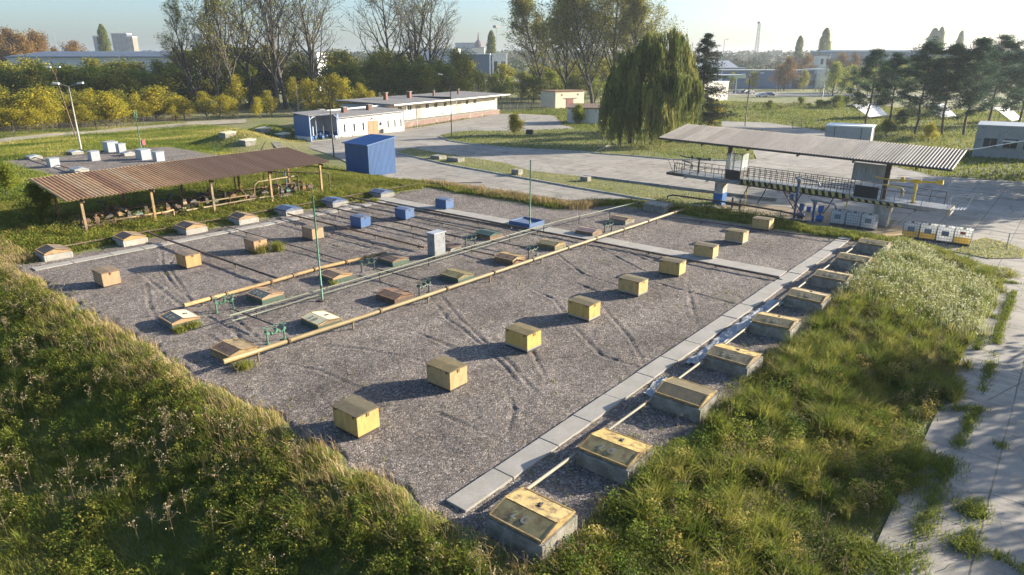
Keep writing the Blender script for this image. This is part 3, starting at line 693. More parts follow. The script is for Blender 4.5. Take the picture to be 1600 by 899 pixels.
o.location = (55.9, 28.8, -0.05)
t = thing('hatch_cover', 'small flat rusty lid beside the grey cabinet', 'hatch cover', (34.0, 34.2, 0))
MB().box(-0.6,0.6,-0.6,0.6,-0.1,0.12).build('base', M_CURB, t, bevel=0.02); q = MB(); q.hexa([(-0.55,-0.65,0.14),(0.6,-0.65,0.2),(0.6,0.55,0.2),(-0.55,0.55,0.14),(-0.55,-0.65,0.18),(0.6,-0.65,0.24),(0.6,0.55,0.24),(-0.55,0.55,0.18)]); q.build('lid', M_RUST, t)
t = thing('blue_tray', 'low open blue steel tray at the foot of the far green pole', 'tray', (*gp(823,352,0), 0))
q = MB(); q.box(-1.0,1.0,-1.1,1.1,-0.1,0.08); q.box(-1.0,-0.94,-1.1,1.1,0.08,0.42); q.box(0.94,1.0,-1.1,1.1,0.08,0.42); q.box(-0.94,0.94,-1.1,-1.04,0.08,0.42); q.box(-0.94,0.94,1.04,1.1,0.08,0.42)
q.build('tray_wall', M_BLUE, t); MB().hexa([(-1.2,-1.3,0.10),(0.9,-1.0,0.10),(0.9,1.0,0.30),(-0.9,1.0,0.30),(-1.2,-1.3,0.13),(0.9,-1.0,0.13),(0.9,1.0,0.33),(-0.9,1.0,0.33)]).build('loose_sheet', M_BLUELID, t)

# grey switch cabinet in the middle of the gravel
t = thing('switch_cabinet', 'tall grey steel cabinet standing alone in the middle of the gravel', 'cabinet', (31.75, 33.35, 0))
MB().box(-0.52,0.52,-0.36,0.36,0.14,1.72).build('body', M_STEEL, t, bevel=0.01); MB().box(-0.58,0.58,-0.42,0.42,1.722,1.78).build('roof', M_GALV, t, bevel=0.01)
q = MB(); q.box(-0.535,-0.521,-0.32,-0.01,0.2,1.66); q.box(-0.535,-0.521,0.01,0.32,0.2,1.66); d_ = q.build('door', M_STEEL, t, bevel=0.004); MB().box(-0.56,-0.535,-0.06,-0.03,0.85,1.05).build('handle', M_DARK, d_)
MB().box(-0.46,0.46,-0.32,0.32,-0.2,0.138).build('plinth', M_DARK, t)

# ------------------------------------------------------------------ pipes
def pipe_run(name, label, group, pts, r, mat, sup=None, supmat=None, flanges=None, step=4.6):
    """a pipe with its flanges and its feet"""
    x, y = pts[0][0], pts[0][1]
    t = thing(name, label, 'pipe', (x, y, 0), group=group)
    L = []; jr = random.Random(len(label)*7+int(x*3))
    for a, b in zip(pts[:-1], pts[1:]):
        n_ = max(1, int(math.hypot(b[0]-a[0], b[1]-a[1])/2.3))
        for k in range(n_):
            f_ = k/n_; j_ = 0.016 if k else 0.0
            L.append((a[0]+(b[0]-a[0])*f_-x+jr.uniform(-j_,j_), a[1]+(b[1]-a[1])*f_-y+jr.uniform(-j_,j_), a[2]+(b[2]-a[2])*f_+jr.uniform(-j_,j_)))
    L.append((pts[-1][0]-x, pts[-1][1]-y, pts[-1][2]))
    MB().tube(L, r, 12).build('pipe', mat, t, smooth=True)
    P = [Vector(p) for p in L]; tot = sum((b-a).length for a, b in zip(P[:-1], P[1:]))
    def at(s):
        for a, b in zip(P[:-1], P[1:]):
            l = (b-a).length
            if s <= l: return a+(b-a)*(s/l), (b-a).normalized()
            s -= l
        return P[-1], (P[-1]-P[-2]).normalized()
    for s in (flanges or []):
        p, d = at(s); q = MB(); q.tube([p-d*0.055, p-d*0.008], r*1.45, 12); f1 = q.build('flange', mat if random.random() < 0.4 else M_RUST, t)
        MB().tube([p+d*0.008, p+d*0.055], r*1.45, 12).build('flange', M_RUST, t)
    if sup:
        s = sup
        while s < tot:
            p, d = at(s); n = Vector((-d.y, d.x, 0))
            q = MB(); q.tube([(p.x, p.y, -0.25), (p.x, p.y, p.z-r*0.8)], 0.035 if r < 0.1 else 0.05, 8); q.beam(p-n*0.14-Vector((0,0,r)), p+n*0.14-Vector((0,0,r)), 0.08, 0.05)
            q.build('support', supmat or mat, t); s += step
    return t
pipe_run('long_pipe', 'long straight yellow pipe on feet running the whole length of the gravel', None, [(12.6,27.0,0.52),(20,26.75,0.5),(32,26.6,0.48),(43,26.4,0.5),(55.2,26.1,0.52)], 0.11, M_PIPEY, 1.6, M_PIPEY, [3.2,8.6,13.5,17.6,21.5,25.4,29,32.8,36.5,41], 5.2)
pipe_run('ochre_pipe', 'ochre pipe lying low from the weedy bank to the dark hatch, with flanges', None, [(15.2,36.2,0.28),(21,36.3,0.28),(24.2,36.5,0.28),(29.4,36.0,0.28)], 0.11, M_PIPEO, 1.0, M_DKRUST, [1.6,2.5,5.4,7.0,8.6,11.0,12.5], 3.4)
pipe_run('green_pipe', 'pale green pipe of the pair crossing the middle of the gravel, the upper one', None, [(15.6,32.0,0.58),(32,32.0,0.55),(42.2,31.9,0.55),(44.0,31.6,0.66),(55.2,30.3,0.72)], 0.042, M_PIPEG, 1.5, M_DARK, [6,16,22,31], 4.2)
pipe_run('green_pipe', 'thinner pale pipe running close beside the upper green pipe, a little lower', None, [(15.6,31.75,0.36),(32,31.75,0.38),(42.4,31.6,0.40)], 0.025, M_PIPEG, None)
pipe_run('thin_pipe', 'thin pale pipe linking the hatches along the right bank', None, [(13.9,11.0,0.46),(22,10.95,0.42),(30.5,11.0,0.36),(43,11.15,0.34),(54.5,11.0,0.34)], 0.055, M_PIPEC, 2.2, M_PIPEC, [2.8,7.4,12.6,17.5,28], 5.0)
GX = 'dark cross pipes between the left hatches and the middle rows'
pipe_run('cross_pipe', 'dark brown cross pipe starting beside the second left hatch', GX, [(21.15,54.6,0.42),(21.15,53.4,0.32),(21.2,36.4,0.28)], 0.07, M_DKRUST, 3, M_DKRUST, [2.6,8.5,16], 5)
pipe_run('cross_pipe', 'dark brown cross pipe ending beside the grey cabinet', GX, [(32.2,52.6,0.3),(32.15,35.0,0.26)], 0.07, M_RUST, 2, M_DKRUST, [8.6,17], 5)
pipe_run('cross_pipe', 'dark cross pipe from the middle blue lidded hatch to past the cabinet', GX, [(36.2,52.6,0.34),(35.9,34.9,0.3)], 0.06, M_DKRUST, 2, M_DKRUST, [6.5,12], 5)
pipe_run('cross_pipe', 'dark cross pipe from the pipe junction to the dark green hatch', GX, [(40.2,54.5,0.4),(40.4,44.5,0.32),(40.8,34.0,0.30)], 0.075, M_DKRUST, 2, M_DKRUST, [4.5,13], 5)
pipe_run('cross_pipe', 'dark cross pipe along the concrete strip as far as the right edge slabs', GX, [(41.7,45,0.20),(41.7,30,0.18),(41.7,13.2,0.16),(41.7,12.4,-0.05)], 0.06, M_DKRUST, 3, M_DKRUST, [15,22], 5)
pipe_run('cross_pipe', 'thin dark pipe crossing the gravel near the far yellow vent boxes', GX, [(53.0,26.3,0.24),(53.6,17.2,0.2),(54.6,11.2,0.18)], 0.04, M_DARK, 3, M_DARK, None, 5)
pipe_run('cross_pipe', 'thin dark pipe between the two rows of steel hatches by the green valves', GX, [(16.5,33.6,0.35),(16.6,29.4,0.4)], 0.04, M_DARK)
pipe_run('cross_pipe', 'thin dark pipe between the two hatch rows behind the tall green pole', GX, [(26.3,33.4,0.35),(26.4,29.4,0.4)], 0.04, M_DARK)
pipe_run('cross_pipe', 'thin dark pipe between the two hatch rows right of the grey cabinet', GX, [(36.4,33.4,0.35),(36.5,29.0,0.4)], 0.04, M_DARK)
pipe_run('cross_pipe', 'thin dark pipe lying behind the grey cabinet across the green pipe', GX, [(33.8,33.0,0.2),(33.9,27.0,0.3)], 0.045, M_DKRUST)
pipe_run('edge_pipe', 'pipe running through the grass behind the left hatches', None, [(14.8,55.2,0.35),(33,55.2,0.33),(44,55.3,0.3),(50.5,55.5,0.25),(56.5,51.5,0.0)], 0.045, M_DKRUST, 2, M_DKRUST, None, 6)

for u0, v0, v1, l in ((26.4,52.4,37.0,'thin dark pipe across the gravel between the third and fourth left hatches'),(30.6,52.0,36.2,'thin dark pipe across the gravel just before the blue boxes'),(34.6,52.0,35.5,'thin dark pipe across the gravel between the first two blue boxes'),(38.6,52.8,34.8,'thin dark pipe across the gravel behind the middle blue box'),(40.9,54.2,44.5,'short dark pipe beside the pipe junction at the farthest blue hatch')):
    pipe_run('cross_pipe', l, GX, [(u0,v0,0.22),(u0+0.1,v1,0.18)], 0.035, M_DARK, 3, M_DARK, None, 5)
# green valve sets
def make_valve(name, label, group, mat):
    t = thing(name, label, 'valve set', group=group)
    q = MB()
    for x in (-0.45, 0.45):
        q.tube([(x,0,-0.2),(x,0,0.62)], 0.045, 8); q.cyl((x,0,0.0), 0.09, 0.05, 10)
    q.tube([(-0.45,0,0.5),(0.45,0,0.5)], 0.05, 8)
    for x in (-0.2,0.2): q.tube([(x-0.03,0,0.5),(x+0.03,0,0.5)], 0.095, 10)
    q.build('stand_pipe', mat, t)
    for x in (-0.45, 0.05, 0.45):
        b_ = MB().tube([(x,-0.13,0.62),(x,0.13,0.62)], 0.075, 8).build('valve_body', mat, t)
        q = MB(); q.tube([(x,0,0.68),(x,0,0.84)], 0.018, 6)
        n = 10
        for k in range(n):
            a, c = 2*math.pi*k/n, 2*math.pi*(k+1)/n
            q.beam((x+0.13*math.cos(a), 0.13*math.sin(a), 0.84), (x+0.13*math.cos(c), 0.13*math.sin(c), 0.84), 0.025, 0.025)
        q.beam((x-0.13,0,0.84),(x+0.13,0,0.84),0.02,0.02); q.build('hand_wheel', mat if x else M_STEEL, b_)
    return t
gv_ = make_valve('valve_set', '', 'valve sets between the hatch rows', M_GREEN)
dv_ = make_valve('valve_set', '', 'valve sets between the hatch rows', M_DKGREEN)
vl = [((352,486),gv_,'green valve set by the first steel hatch near the weedy bank'), ((432,534),gv_,'green valve set close to the near end of the long yellow pipe'),
      ((575,424),dv_,'valve set right of the dark hatch by the tall green pole'), ((663,460),dv_,'valve set behind the yellow pipe right of the rust brown hatch'),
      ((832,402),dv_,'valve set behind the yellow pipe just short of the cross strip'), ((735,385),dv_,'valve set touching the dark green lidded hatch'), ((950,362),dv_,'valve set between the last two brown hatches')]
for i, (p, src, l) in enumerate(vl):
    o = src if i in (0, 2) else copy_tree(src)
    o.location = (*gp(*p, 0), 0); o['label'] = l; o.rotation_euler[2] = random.uniform(-0.2,0.2)

# slim poles
def pole(name, label, cat, base, top_py, r, mat, z0, extra=None, r2=None):
    u, v = gp(*base, z0); h = zat(u, v, top_py)-z0
    t = thing(name, label, cat, (u, v, z0)); MB().tube([(0,0,-0.3),(0,0,h)], r, 8, r2=r2 or r*0.8).build('pole', mat, t, smooth=True)
    if extra: extra(t, h)
    return t
def collar(t, h):
    MB().cyl((0,0,0), 0.22, 0.06, 10).build('base', M_DKRUST, t); MB().cyl((0,0,0.75), 0.07, 0.16, 8).build('bracket', M_DKGREEN, t)
pole('lightning_pole', 'tall thin green pole standing by the pale green pipes', 'pole', (504,470), 305, 0.055, M_GREEN, 0, collar)
pole('lightning_pole', 'tall thin green pole beside the blue tray at the far side of the gravel', 'pole', (828,357), 250, 0.055, M_GREEN, 0, collar)
def fork(t, h):
    q = MB(); q.tube([(0,-0.35,h),(0,0.35,h)],0.05,6); q.tube([(0,-0.35,h),(0,-0.35,h+1.1)],0.05,6); q.tube([(0,0.35,h),(0,0.35,h+1.1)],0.05,6); q.build('fork', M_GREEN, t)
pole('mast', 'green forked mast between the grey boxes of the far left gravel', 'mast', (222,240), 184, 0.08, M_GREEN, 0.1, fork)
pole('slim_post', 'slim post in the grass behind the rusty canopy', 'post', (338,252), 225, 0.05, M_GREEN, 0.2)

# ------------------------------------------------------------------ rusty canopy with the pumps under it
def sheets(name, width, axis_, cols, streak, worn_end=False):
    m, nt, b, _ = _new(name); co = _coord(nt, 1.0, rnd=False); sx = nt.nodes.new('ShaderNodeSeparateXYZ'); nt.links.new(co, sx.inputs[0])
    dv = nt.nodes.new('ShaderNodeMath'); dv.operation = 'DIVIDE'; dv.inputs[1].default_value = width; nt.links.new(sx.outputs[axis_], dv.inputs[0])
    fl = nt.nodes.new('ShaderNodeMath'); fl.operation = 'FLOOR'; nt.links.new(dv.outputs[0], fl.inputs[0])
    wn_ = nt.nodes.new('ShaderNodeTexWhiteNoise'); wn_.noise_dimensions = '1D'; nt.links.new(fl.outputs[0], wn_.inputs['W'])
    c = _ramp(nt, wn_.outputs['Value'], [(i/(len(cols)-1), q_) for i, q_ in enumerate(cols)])
    n1 = _noise(nt, _coord(nt, streak, rnd=False), 1.2, 6, 0.7); n2 = _noise(nt, co, 0.5, 6, 0.7)
    c = _mix(nt, 0.8, c, _ramp(nt, n1, [(0.3, (0.55,0.50,0.46)), (0.5, G(0.95)), (0.72, (1.25,1.2,1.1))]), 'MULTIPLY')
    c = _mix(nt, _ramp(nt, n2, [(0.55, G(0)), (0.68, G(0.8))]), c, cols[0])
    if worn_end:                                                # the right half of the roof has rusted to an even brown
        mr = nt.nodes.new('ShaderNodeMapRange'); mr.inputs[1].default_value = 7.0; mr.inputs[2].default_value = 13.0; nt.links.new(sx.outputs[axis_], mr.inputs[0])
        c = _mix(nt, mr.outputs[0], _mix(nt, 1.0, c, (1.45,1.40,1.28), 'MULTIPLY'), _mix(nt, 0.75, c, (0.20,0.115,0.065)))
    nt.links.new(c, b.inputs['Base Color']); b.inputs['Roughness'].default_value = 0.75; MATS[name] = m; return m
M_ROOFRUST = sheets('rusty_roof_sheets', 0.95, 0, [(0.21,0.115,0.06), (0.30,0.185,0.095), (0.27,0.165,0.085), (0.34,0.225,0.12), (0.31,0.23,0.15)], (3.0,0.5,1), True)
M_ROOFGREY = sheets('grey_roof_sheets', 1.05, 1, [(0.10,0.085,0.075), (0.13,0.113,0.10), (0.145,0.125,0.112), (0.17,0.15,0.135)], (0.5,3.0,1))
t = thing('pump_canopy', 'long rusty corrugated canopy on ochre posts over pumps and pipework', 'canopy', (17.0, 58.0, 0))
rf = lambda x, y: 3.0+0.017*x+0.115*y
L = 23.9
MB().corr(0, L, 0, 7.6, rf, 0.30, 0.09).build('roof', M_ROOFRUST, t)
q = MB(); q.beam((-0.05,7.7,rf(0,7.6)),(L+0.05,7.7,rf(L,7.6)),0.06,0.16); q.build('ridge_trim', M_PIPEO, t)
q = MB()
for y in (1.0, 6.9): q.beam((0.1,y,rf(0,y)-0.12),(L-0.1,y,rf(L,y)-0.12),0.10,0.14)
for x in (1.3,6.6,11.8,17.6,23.3): q.beam((x,0.3,rf(x,0.3)-0.30),(x,7.3,rf(x,7.3)-0.30),0.10,0.16)
q.build('roof_beam', M_DKRUST, t)
for x in (1.3,6.6,11.8,17.6,23.3):
    for y in (1.0, 6.9):
        MB().box(x-0.09,x+0.09,y-0.09,y+0.09,-0.3,rf(x,y)-0.38).build('post', M_PIPEO if y < 2 else M_RUST, t)
def make_pump(label, mat, motor):
    t = thing('pump', label, 'pump', group='pumps under the rusty canopy')
    MB().box(-0.75,0.75,-0.28,0.28,-0.1,0.14).build('base', M_CURB, t, bevel=0.01)
    q = MB(); q.tube([(0.05,0,0.46),(0.68,0,0.46)],0.22,12); q.box(0.2,0.5,-0.12,0.12,0.14,0.3); q.box(0.25,0.45,-0.1,0.1,0.66,0.78); q.build('motor', motor, t)
    q = MB(); q.tube([(-0.62,0,0.46),(-0.28,0,0.46)],0.26,12); q.tube([(-0.28,0,0.46),(0.05,0,0.46)],0.07,8); q.box(-0.55,-0.35,-0.15,0.15,0.14,0.3); q.build('pump_housing', mat, t)
    q = MB(); q.tube([(-0.45,0,0.68),(-0.45,0,0.95),(-0.45,0.25,1.05),(-0.45,1.5,1.05)],0.075,8); q.tube([(-0.45,0,0.84),(-0.45,0,0.9)],0.13,10); q.build('riser', mat, t)
    q = MB(); q.tube([(-0.45,-0.22,0.78),(-0.45,-0.2,0.78)],0.15,10); q.tube([(-0.45,-0.2,0.78),(-0.45,0,0.78)],0.02,6); q.build('hand_wheel', M_DARK, t)
    return t
ppos = [(19.4,61.2),(21.3,61.4),(22.6,60.7),(24.4,61.6),(26.0,61.0),(28.0,62.2),(29.6,61.2),(31.8,61.8),(33.2,60.9),(35.6,61.5),(37.2,60.8),(38.6,61.6),(39.8,60.9),(30.6,64.2),(26.8,64.3),(22.2,64.2)]
pm = [M_RUST, M_PIPEO, M_DARK, M_DKRUST]; mm = [M_DKRUST, M_DARK, M_DKGREEN, M_RUST]
mp = [make_pump('', pm[k], mm[k]) for k in range(4)]; pn = [0]*4
pname = ['rusty pump with a dark brown motor under the rusty canopy', 'ochre pump with a dark motor under the rusty canopy', 'dark pump with a dark green motor under the rusty canopy', 'brown pump with a rusty motor under the rusty canopy']
for i, (u, v) in enumerate(ppos):
    k = i % 4; o = mp[k] if pn[k] == 0 else copy_tree(mp[k]); pn[k] += 1
    o.location = (u, v, float(terrain(u, v))+0.02); o.rotation_euler[2] = random.choice([0, math.pi/2, math.pi, 0.1]); o['label'] = pname[k]
PG = 'manifold pipes under the rusty canopy'
pipe_run('manifold_pipe', 'pale ochre pipe along the front of the canopy between its first two posts', PG, [(19.6,59.6,0.62),(19.6,59.6,0.75),(24.8,59.6,0.72),(25.6,60.0,0.72),(25.6,60.0,0.2)], 0.085, M_PIPEO, 1.2, M_RUST, [1.2,3,5], 2)
pipe_run('manifold_pipe', 'upper of two yellow pipes along the front of the canopy', PG, [(26.6,60.0,0.3),(26.6,60.0,0.95),(33.4,60.1,0.98),(33.6,60.1,1.9),(34.0,60.1,2.1),(38.5,60.4,2.1),(38.5,60.4,0.4)], 0.075, M_PIPEY, 2, M_RUST, [2,5], 3)
pipe_run('manifold_pipe', 'lower of two yellow pipes along the front of the canopy', PG, [(26.6,59.7,0.55),(34.6,59.8,0.6),(35.2,59.8,0.5),(35.2,59.8,0.05)], 0.075, M_PIPEY, 1.5, M_RUST, [1.5,4,6.5], 3)
pipe_run('manifold_pipe', 'brown bent pipe rising at the far right end of the canopy', PG, [(36.0,63.8,2.5),(41.6,60.2,2.0),(42.0,60.0,1.9),(42.0,60.0,-0.2)], 0.06, M_DKRUST)
pipe_run('manifold_pipe', 'dark bent pipe standing behind the yellow ones', PG, [(31.0,64.2,0.1),(31.0,64.2,2.6),(33.6,64.2,2.6),(33.8,64.2,2.4),(33.8,64.2,0.2)], 0.06, M_DKRUST)
pipe_run('manifold_pipe', 'rusty pipe low along the back row of pumps', PG, [(18.5,63.0,0.45),(40.0,63.0,0.5)], 0.09, M_DKRUST, 2, M_RUST, [3,7,12,16], 4)
for i, (u, m_, l) in enumerate([(37.0,M_STEEL,'grey upright standpipe'),(38.0,M_BLUE,'blue upright standpipe'),(35.6,M_PIPEO,'ochre upright standpipe')]):
    tt = thing('standpipe', l+' under the right end of the rusty canopy', 'standpipe', (u, 61.8, 0.2)); q = MB(); q.tube([(0,0,-0.2),(0,0,2.3)],0.06,8); q.build('pipe', m_, tt)
    q = MB(); q.tube([(0,0,0.8),(0,0,1.1)],0.11,10); q.tube([(-0.3,0,0.95),(0.3,0,0.95)],0.07,8); q.build('valve_body', M_RUST, tt)

for v_, z_, l_ in ((60.6,0.35,'dark pipe low along the front row of pumps'),(62.4,0.95,'raised dark pipe running between the two pump rows'),(64.0,0.7,'dark pipe along the back posts of the canopy')):
    pipe_run('manifold_pipe', l_, PG, [(18.8,v_,z_),(40.2,v_,z_+0.05)], 0.06, M_DKRUST, 2, M_DKRUST, [2,6,9,13,17], 4)
# ------------------------------------------------------------------ blue sheet metal shed
t = thing('metal_shed', 'tall blue ribbed sheet metal shed with a sloping roof, beside the yard', 'shed', (55.8, 70.8, -1.4))
W, D = 4.6, 4.8; zt = lambda x: 4.25+0.15*x
q = MB()
q.hexa([(0,0,-0.3),(W,0,-0.3),(W,D,-0.3),(0,D,-0.3),(0,0,zt(0)),(W,0,zt(W)),(W,D,zt(W)),(0,D,zt(0))])
n = 22
for i in range(n):
    x = W*(i+0.5)/n; q.hexa([(x-0.05,-0.03,0),(x+0.05,-0.03,0),(x+0.05,-0.002,0),(x-0.05,-0.002,0),(x-0.05,-0.03,zt(x)-0.06),(x+0.05,-0.03,zt(x)-0.06),(x+0.05,-0.002,zt(x)-0.06),(x-0.05,-0.002,zt(x)-0.06)])
    y = D*(i+0.5)/n; q.box(-0.03,-0.002,y-0.05,y+0.05,0,zt(0)-0.06)
q.build('wall', M_BLUESHED, t)
q = MB(); q.corr(-0.25, W+0.2, -0.25, D+0.25, lambda x, y: zt(x)+0.02, 0.24, 0.035, along='y'); q.build('roof', M_BLUESHED, t)
q = MB(); q.beam((-0.26,-0.26,zt(-0.26)),(W+0.2,-0.26,zt(W+0.2)),0.03,0.12); q.beam((-0.26,-0.26,zt(-0.26)),(-0.26,D+0.25,zt(-0.26)),0.03,0.12); q.build('roof_trim', M_BLUE, t)
MB().box(-0.3,W+0.3,-0.35,D+0.2,-0.4,0.02).build('plinth', M_CURB, t)

# ------------------------------------------------------------------ truck loading gantry
g = thing('loading_gantry', 'long raised truck loading gantry with a grey corrugated roof, railings and striped edge', 'gantry', (68.3, 28.0, 0))
g.rotation_euler[0] = math.radians(1.66)
gf = lambda x, y: 5.17+(x+2.3)*0.151
MB().corr(-2.3, 4.2, -20.2, 6.9, gf, 0.26, 0.08, along='x').build('roof', M_ROOFGREY, g)
q = MB()
for x in (-1.9, 0.2, 2.4, 3.9): q.beam((x,-20.0,gf(x,0)-0.14),(x,6.7,gf(x,0)-0.14),0.12,0.18)
for y in (-17.5,-12.5,-7.6,-2.8,2.0,5.6): q.beam((-2.1,y,gf(-2.1,0)-0.32),(4.0,y,gf(4.0,0)-0.32),0.12,0.16)
q.build('roof_frame', M_DARK, g)
q = MB(); q.beam((-2.34,-20.2,gf(-2.3,0)-0.06),(-2.34,6.9,gf(-2.3,0)-0.06),0.04,0.16); q.build('fascia', M_DARK, g)
for y in (-0.3, -15.1):
    q = MB(); q.box(-0.16,0.16,y-0.2,y+0.2,1.6,gf(0,0)-0.2); q.build('roof_post', M_DARK, g)
for y, w_ in ((0.2,0.42),(-15.3,0.62)):
    q = MB(); q.hexa([(-0.5,y-w_,-2.2),(0.5,y-w_,-2.2),(0.5,y+w_,-2.2),(-0.5,y+w_,-2.2),(-0.6,y-w_*1.15,1.3),(0.6,y-w_*1.15,1.3),(0.6,y+w_*1.15,1.3),(-0.6,y+w_*1.15,1.3)])
    cp = q.build('column', M_CONC, g, bevel=0.02)
    if y > 0:
        q = MB(); q.box(-0.56,0.56,y-0.50,y+0.50,-1.5,0.0); q.build('painted_band', M_BLUE, cp)
def deck(y0, y1, z, x0=-1.3, x1=1.2):
    q = MB(); q.box(x0,x1,y0,y1,z-0.09,z); q.beam((x0+0.06,y0,z-0.22),(x0+0.06,y1,z-0.22),0.10,0.24); q.beam((x1-0.06,y0,z-0.22),(x1-0.06,y1,z-0.22),0.10,0.24)
    n = max(2, int((y1-y0)/1.6))
    for i in range(n+1):
        y = y0+0.08+(y1-y0-0.16)*i/n; q.beam((x0+0.12,y,z-0.2),(x1-0.12,y,z-0.2),0.08,0.18)
    return q.build('deck', M_STEEL, g)
deck(-2.1, 5.2, 1.58); deck(-12.6, -2.12, 1.86, -1.15, 0.2); deck(-20.4, -12.62, 1.68)
q = MB()                                                           # hazard striped edges
def hazard(y0, y1, z0, z1, x):
    n = int(round((y1-y0)/0.30))
    for i in range(n):
        a = y0+(y1-y0)*i/n; b_ = y0+(y1-y0)*(i+1)/n; k = 0.16
        q.hexa([(x-0.02,a,z0),(x,a,z0),(x,b_,z0),(x-0.02,b_,z0),(x-0.02,a+k,z1),(x,a+k,z1),(x,b_+k,z1),(x-0.02,b_+k,z1)], i % 2)
hazard(-12.6,-2.3,1.36,1.80,-1.152); hazard(-17.0,-12.8,1.34,1.56,-1.302)
q.build('hazard_edge', [M_HAZY, M_BLACK], g)
def railing(p0, p1, h, n, rails, mat=M_DARK, r=0.03, name='railing'):
    q = MB(); A = Vector(p0); B = Vector(p1)
    for i in range(n+1):
        p = A+(B-A)*(i/n); q.tube([p, p+Vector((0,0,h))], r, 6)
    for f_ in rails: q.tube([A+Vector((0,0,h*f_)), B+Vector((0,0,h*f_))], r, 6)
    return q.build(name, mat, g)
railing((-1.1,-12.5,1.86),(-1.1,-2.4,1.86),1.15,18,(0.35,0.68,1.0))
railing((0.15,-12.5,1.86),(0.15,-2.4,1.86),1.15,18,(0.35,0.68,1.0))
railing((-1.25,-2.0,1.58),(-1.25,5.1,1.58),1.0,8,(0.5,1.0)); railing((1.1,-2.0,1.58),(1.1,5.1,1.58),1.0,9,(0.5,1.0)); railing((-1.25,5.15,1.58),(1.1,5.15,1.58),1.0,4,(0.5,1.0))
railing((-1.25,-18.4,1.68),(-1.25,-15.2,1.68),1.05,3,(1.0,),M_STEEL,0.03); railing((1.1,-19.8,1.68),(1.1,-12.8,1.68),1.1,6,(0.5,1.0))
q = MB()                                                           # drop-down gangway at the left end
q.beam((-1.2,5.2,1.5),(-1.0,6.0,2.75),0.06,0.06); q.beam((-0.2,5.2,1.5),(0.0,6.0,2.75),0.06,0.06); q.beam((-1.0,6.0,2.75),(0.0,6.0,2.75),0.05,0.05)
q.beam((-1.2,5.2,1.62),(-1.2,3.0,2.5),0.04,0.04); q.beam((-1.2,3.6,1.62),(-1.2,1.5,2.5),0.04,0.04); q.box(-1.5,-0.1,4.1,5.9,1.30,1.55); q.build('gangway', M_DARK, g)
q = MB()                                                           # stair flight and end rails at the right end
for x in (-0.9, 0.4):
    q.beam((x,-20.4,1.65),(x,-21.6,2.9),0.05,0.05); q.beam((x,-20.3,1.7),(x,-20.3,2.7),0.05,0.05); q.beam((x,-20.3,2.65),(x,-21.9,3.05),0.06,0.06); q.beam((x,-21.6,1.75),(x,-21.9,3.05),0.05,0.05)
for i in range(5): q.box(-0.9,0.4,-20.6-0.25*i,-20.45-0.25*i,1.55+0.05*i,1.60+0.05*i)
q.build('end_rails', M_GALV, g)
q = MB(); q.box(-1.3,1.2,-20.62,-20.42,1.15,1.72); q.build('end_board', M_CURB, g)
q = MB()
for y in (-6.0,-6.55): q.beam((-0.6,y,1.7),(-0.6,y-2.4,-1.35),0.06,0.12)
for i in range(11):
    f_ = i/10; q.box(-0.72,-0.48,-6.55-2.4*f_*1.0,-6.0-2.4*f_,1.6-3.0*f_,1.63-3.0*f_)
q.build('stair', M_RUST, g)
q = MB()                                                           # glazed shelter by the left post
for (x, y) in ((-0.9,-0.4),(-0.9,-1.2),(-0.9,-2.0),(0.9,-2.0),(0.9,-0.4)): q.box(x-0.03,x+0.03,y-0.03,y+0.03,1.58,4.3)
q.box(-0.93,-0.87,-1.97,-0.43,2.55,2.6); q.box(-0.93,-0.87,-1.97,-0.43,4.24,4.3); q.box(-0.87,0.87,-2.03,-1.97,2.55,2.6); q.box(-0.87,0.87,-2.03,-1.97,4.24,4.3)
sh = q.build('shelter_frame', M_DARK, g)
m, nt, b, _ = _new('dusty_glass'); b.inputs['Base Color'].default_value = (0.75,0.80,0.78,1); b.inputs['Roughness'].default_value = 0.1; b.inputs['Alpha'].default_value = 0.22; M_PANE = m
q = MB(); q.box(-0.905,-0.895,-1.96,-0.44,2.61,4.23); q.box(-0.86,0.86,-2.005,-1.995,2.61,4.23); q.build('pane', M_PANE, sh)
q = MB(); q.box(-0.905,-0.895,-1.96,-0.44,1.6,2.54); q.box(-0.86,0.86,-2.005,-1.995,1.6,2.54); q.build('panel', M_DARK, sh)
q = MB(); q.corr(-0.0, 0.04, -16.6, -13.2, lambda x, y: 0, 0.2, 0.03, along='x'); q.v = [(1.6+z_, y_, x_) for x_, y_, z_ in q.v]
q = MB()
for i in range(12):
    y = -15.0+i*0.25; q.box(0.9+(0.03 if i % 2 else 0),0.94+(0.03 if i % 2 else 0),y,y+0.245,2.85,4.5)
for y in (-15.05,-14.0,-13.0,-12.0): q.box(0.84,0.9,y-0.03,y+0.03,1.68,4.5)
q.build('sheet_screen', M_GALV, g)
q = MB(); q.box(-1.38,-1.32,-14.9,-12.9,1.72,2.8); q.build('black_board', M_BLACK, g, bevel=0.03)
MB().box(-1.36,-1.31,-12.55,-12.15,1.15,1.45).build('red_box', M_REDLAB, g)
for y in (-12.4, -2.9): MB().tube([(-0.9,y,-1.5),(-0.9,y,1.5)],0.05,8).build('prop', M_HAZY, g)
q = MB()
for x, z in ((-0.7,1.25),(-0.4,1.18),(0.0,1.22),(0.4,1.15)): q.tube([(x,-19.0,z),(x,4.8,z-0.05)],0.06,6)
for y in (-18,-15.8,-12,-9,-6,-3,1.5,4): q.beam((-1.1,y,1.08),(1.1,y,1.08),0.06,0.08)
q.build('pipe_bundle', M_DKRUST, g)
q = MB()
for y in (-11.5,-8.6,-5.2,-3.4): q.tube([(-1.3,y,1.9),(-1.5,y+0.2,1.3),(-1.45,y+0.5,0.5),(-1.35,y+0.9,-0.3)],0.045,6)
q.build('hose', M_BLACK, g)
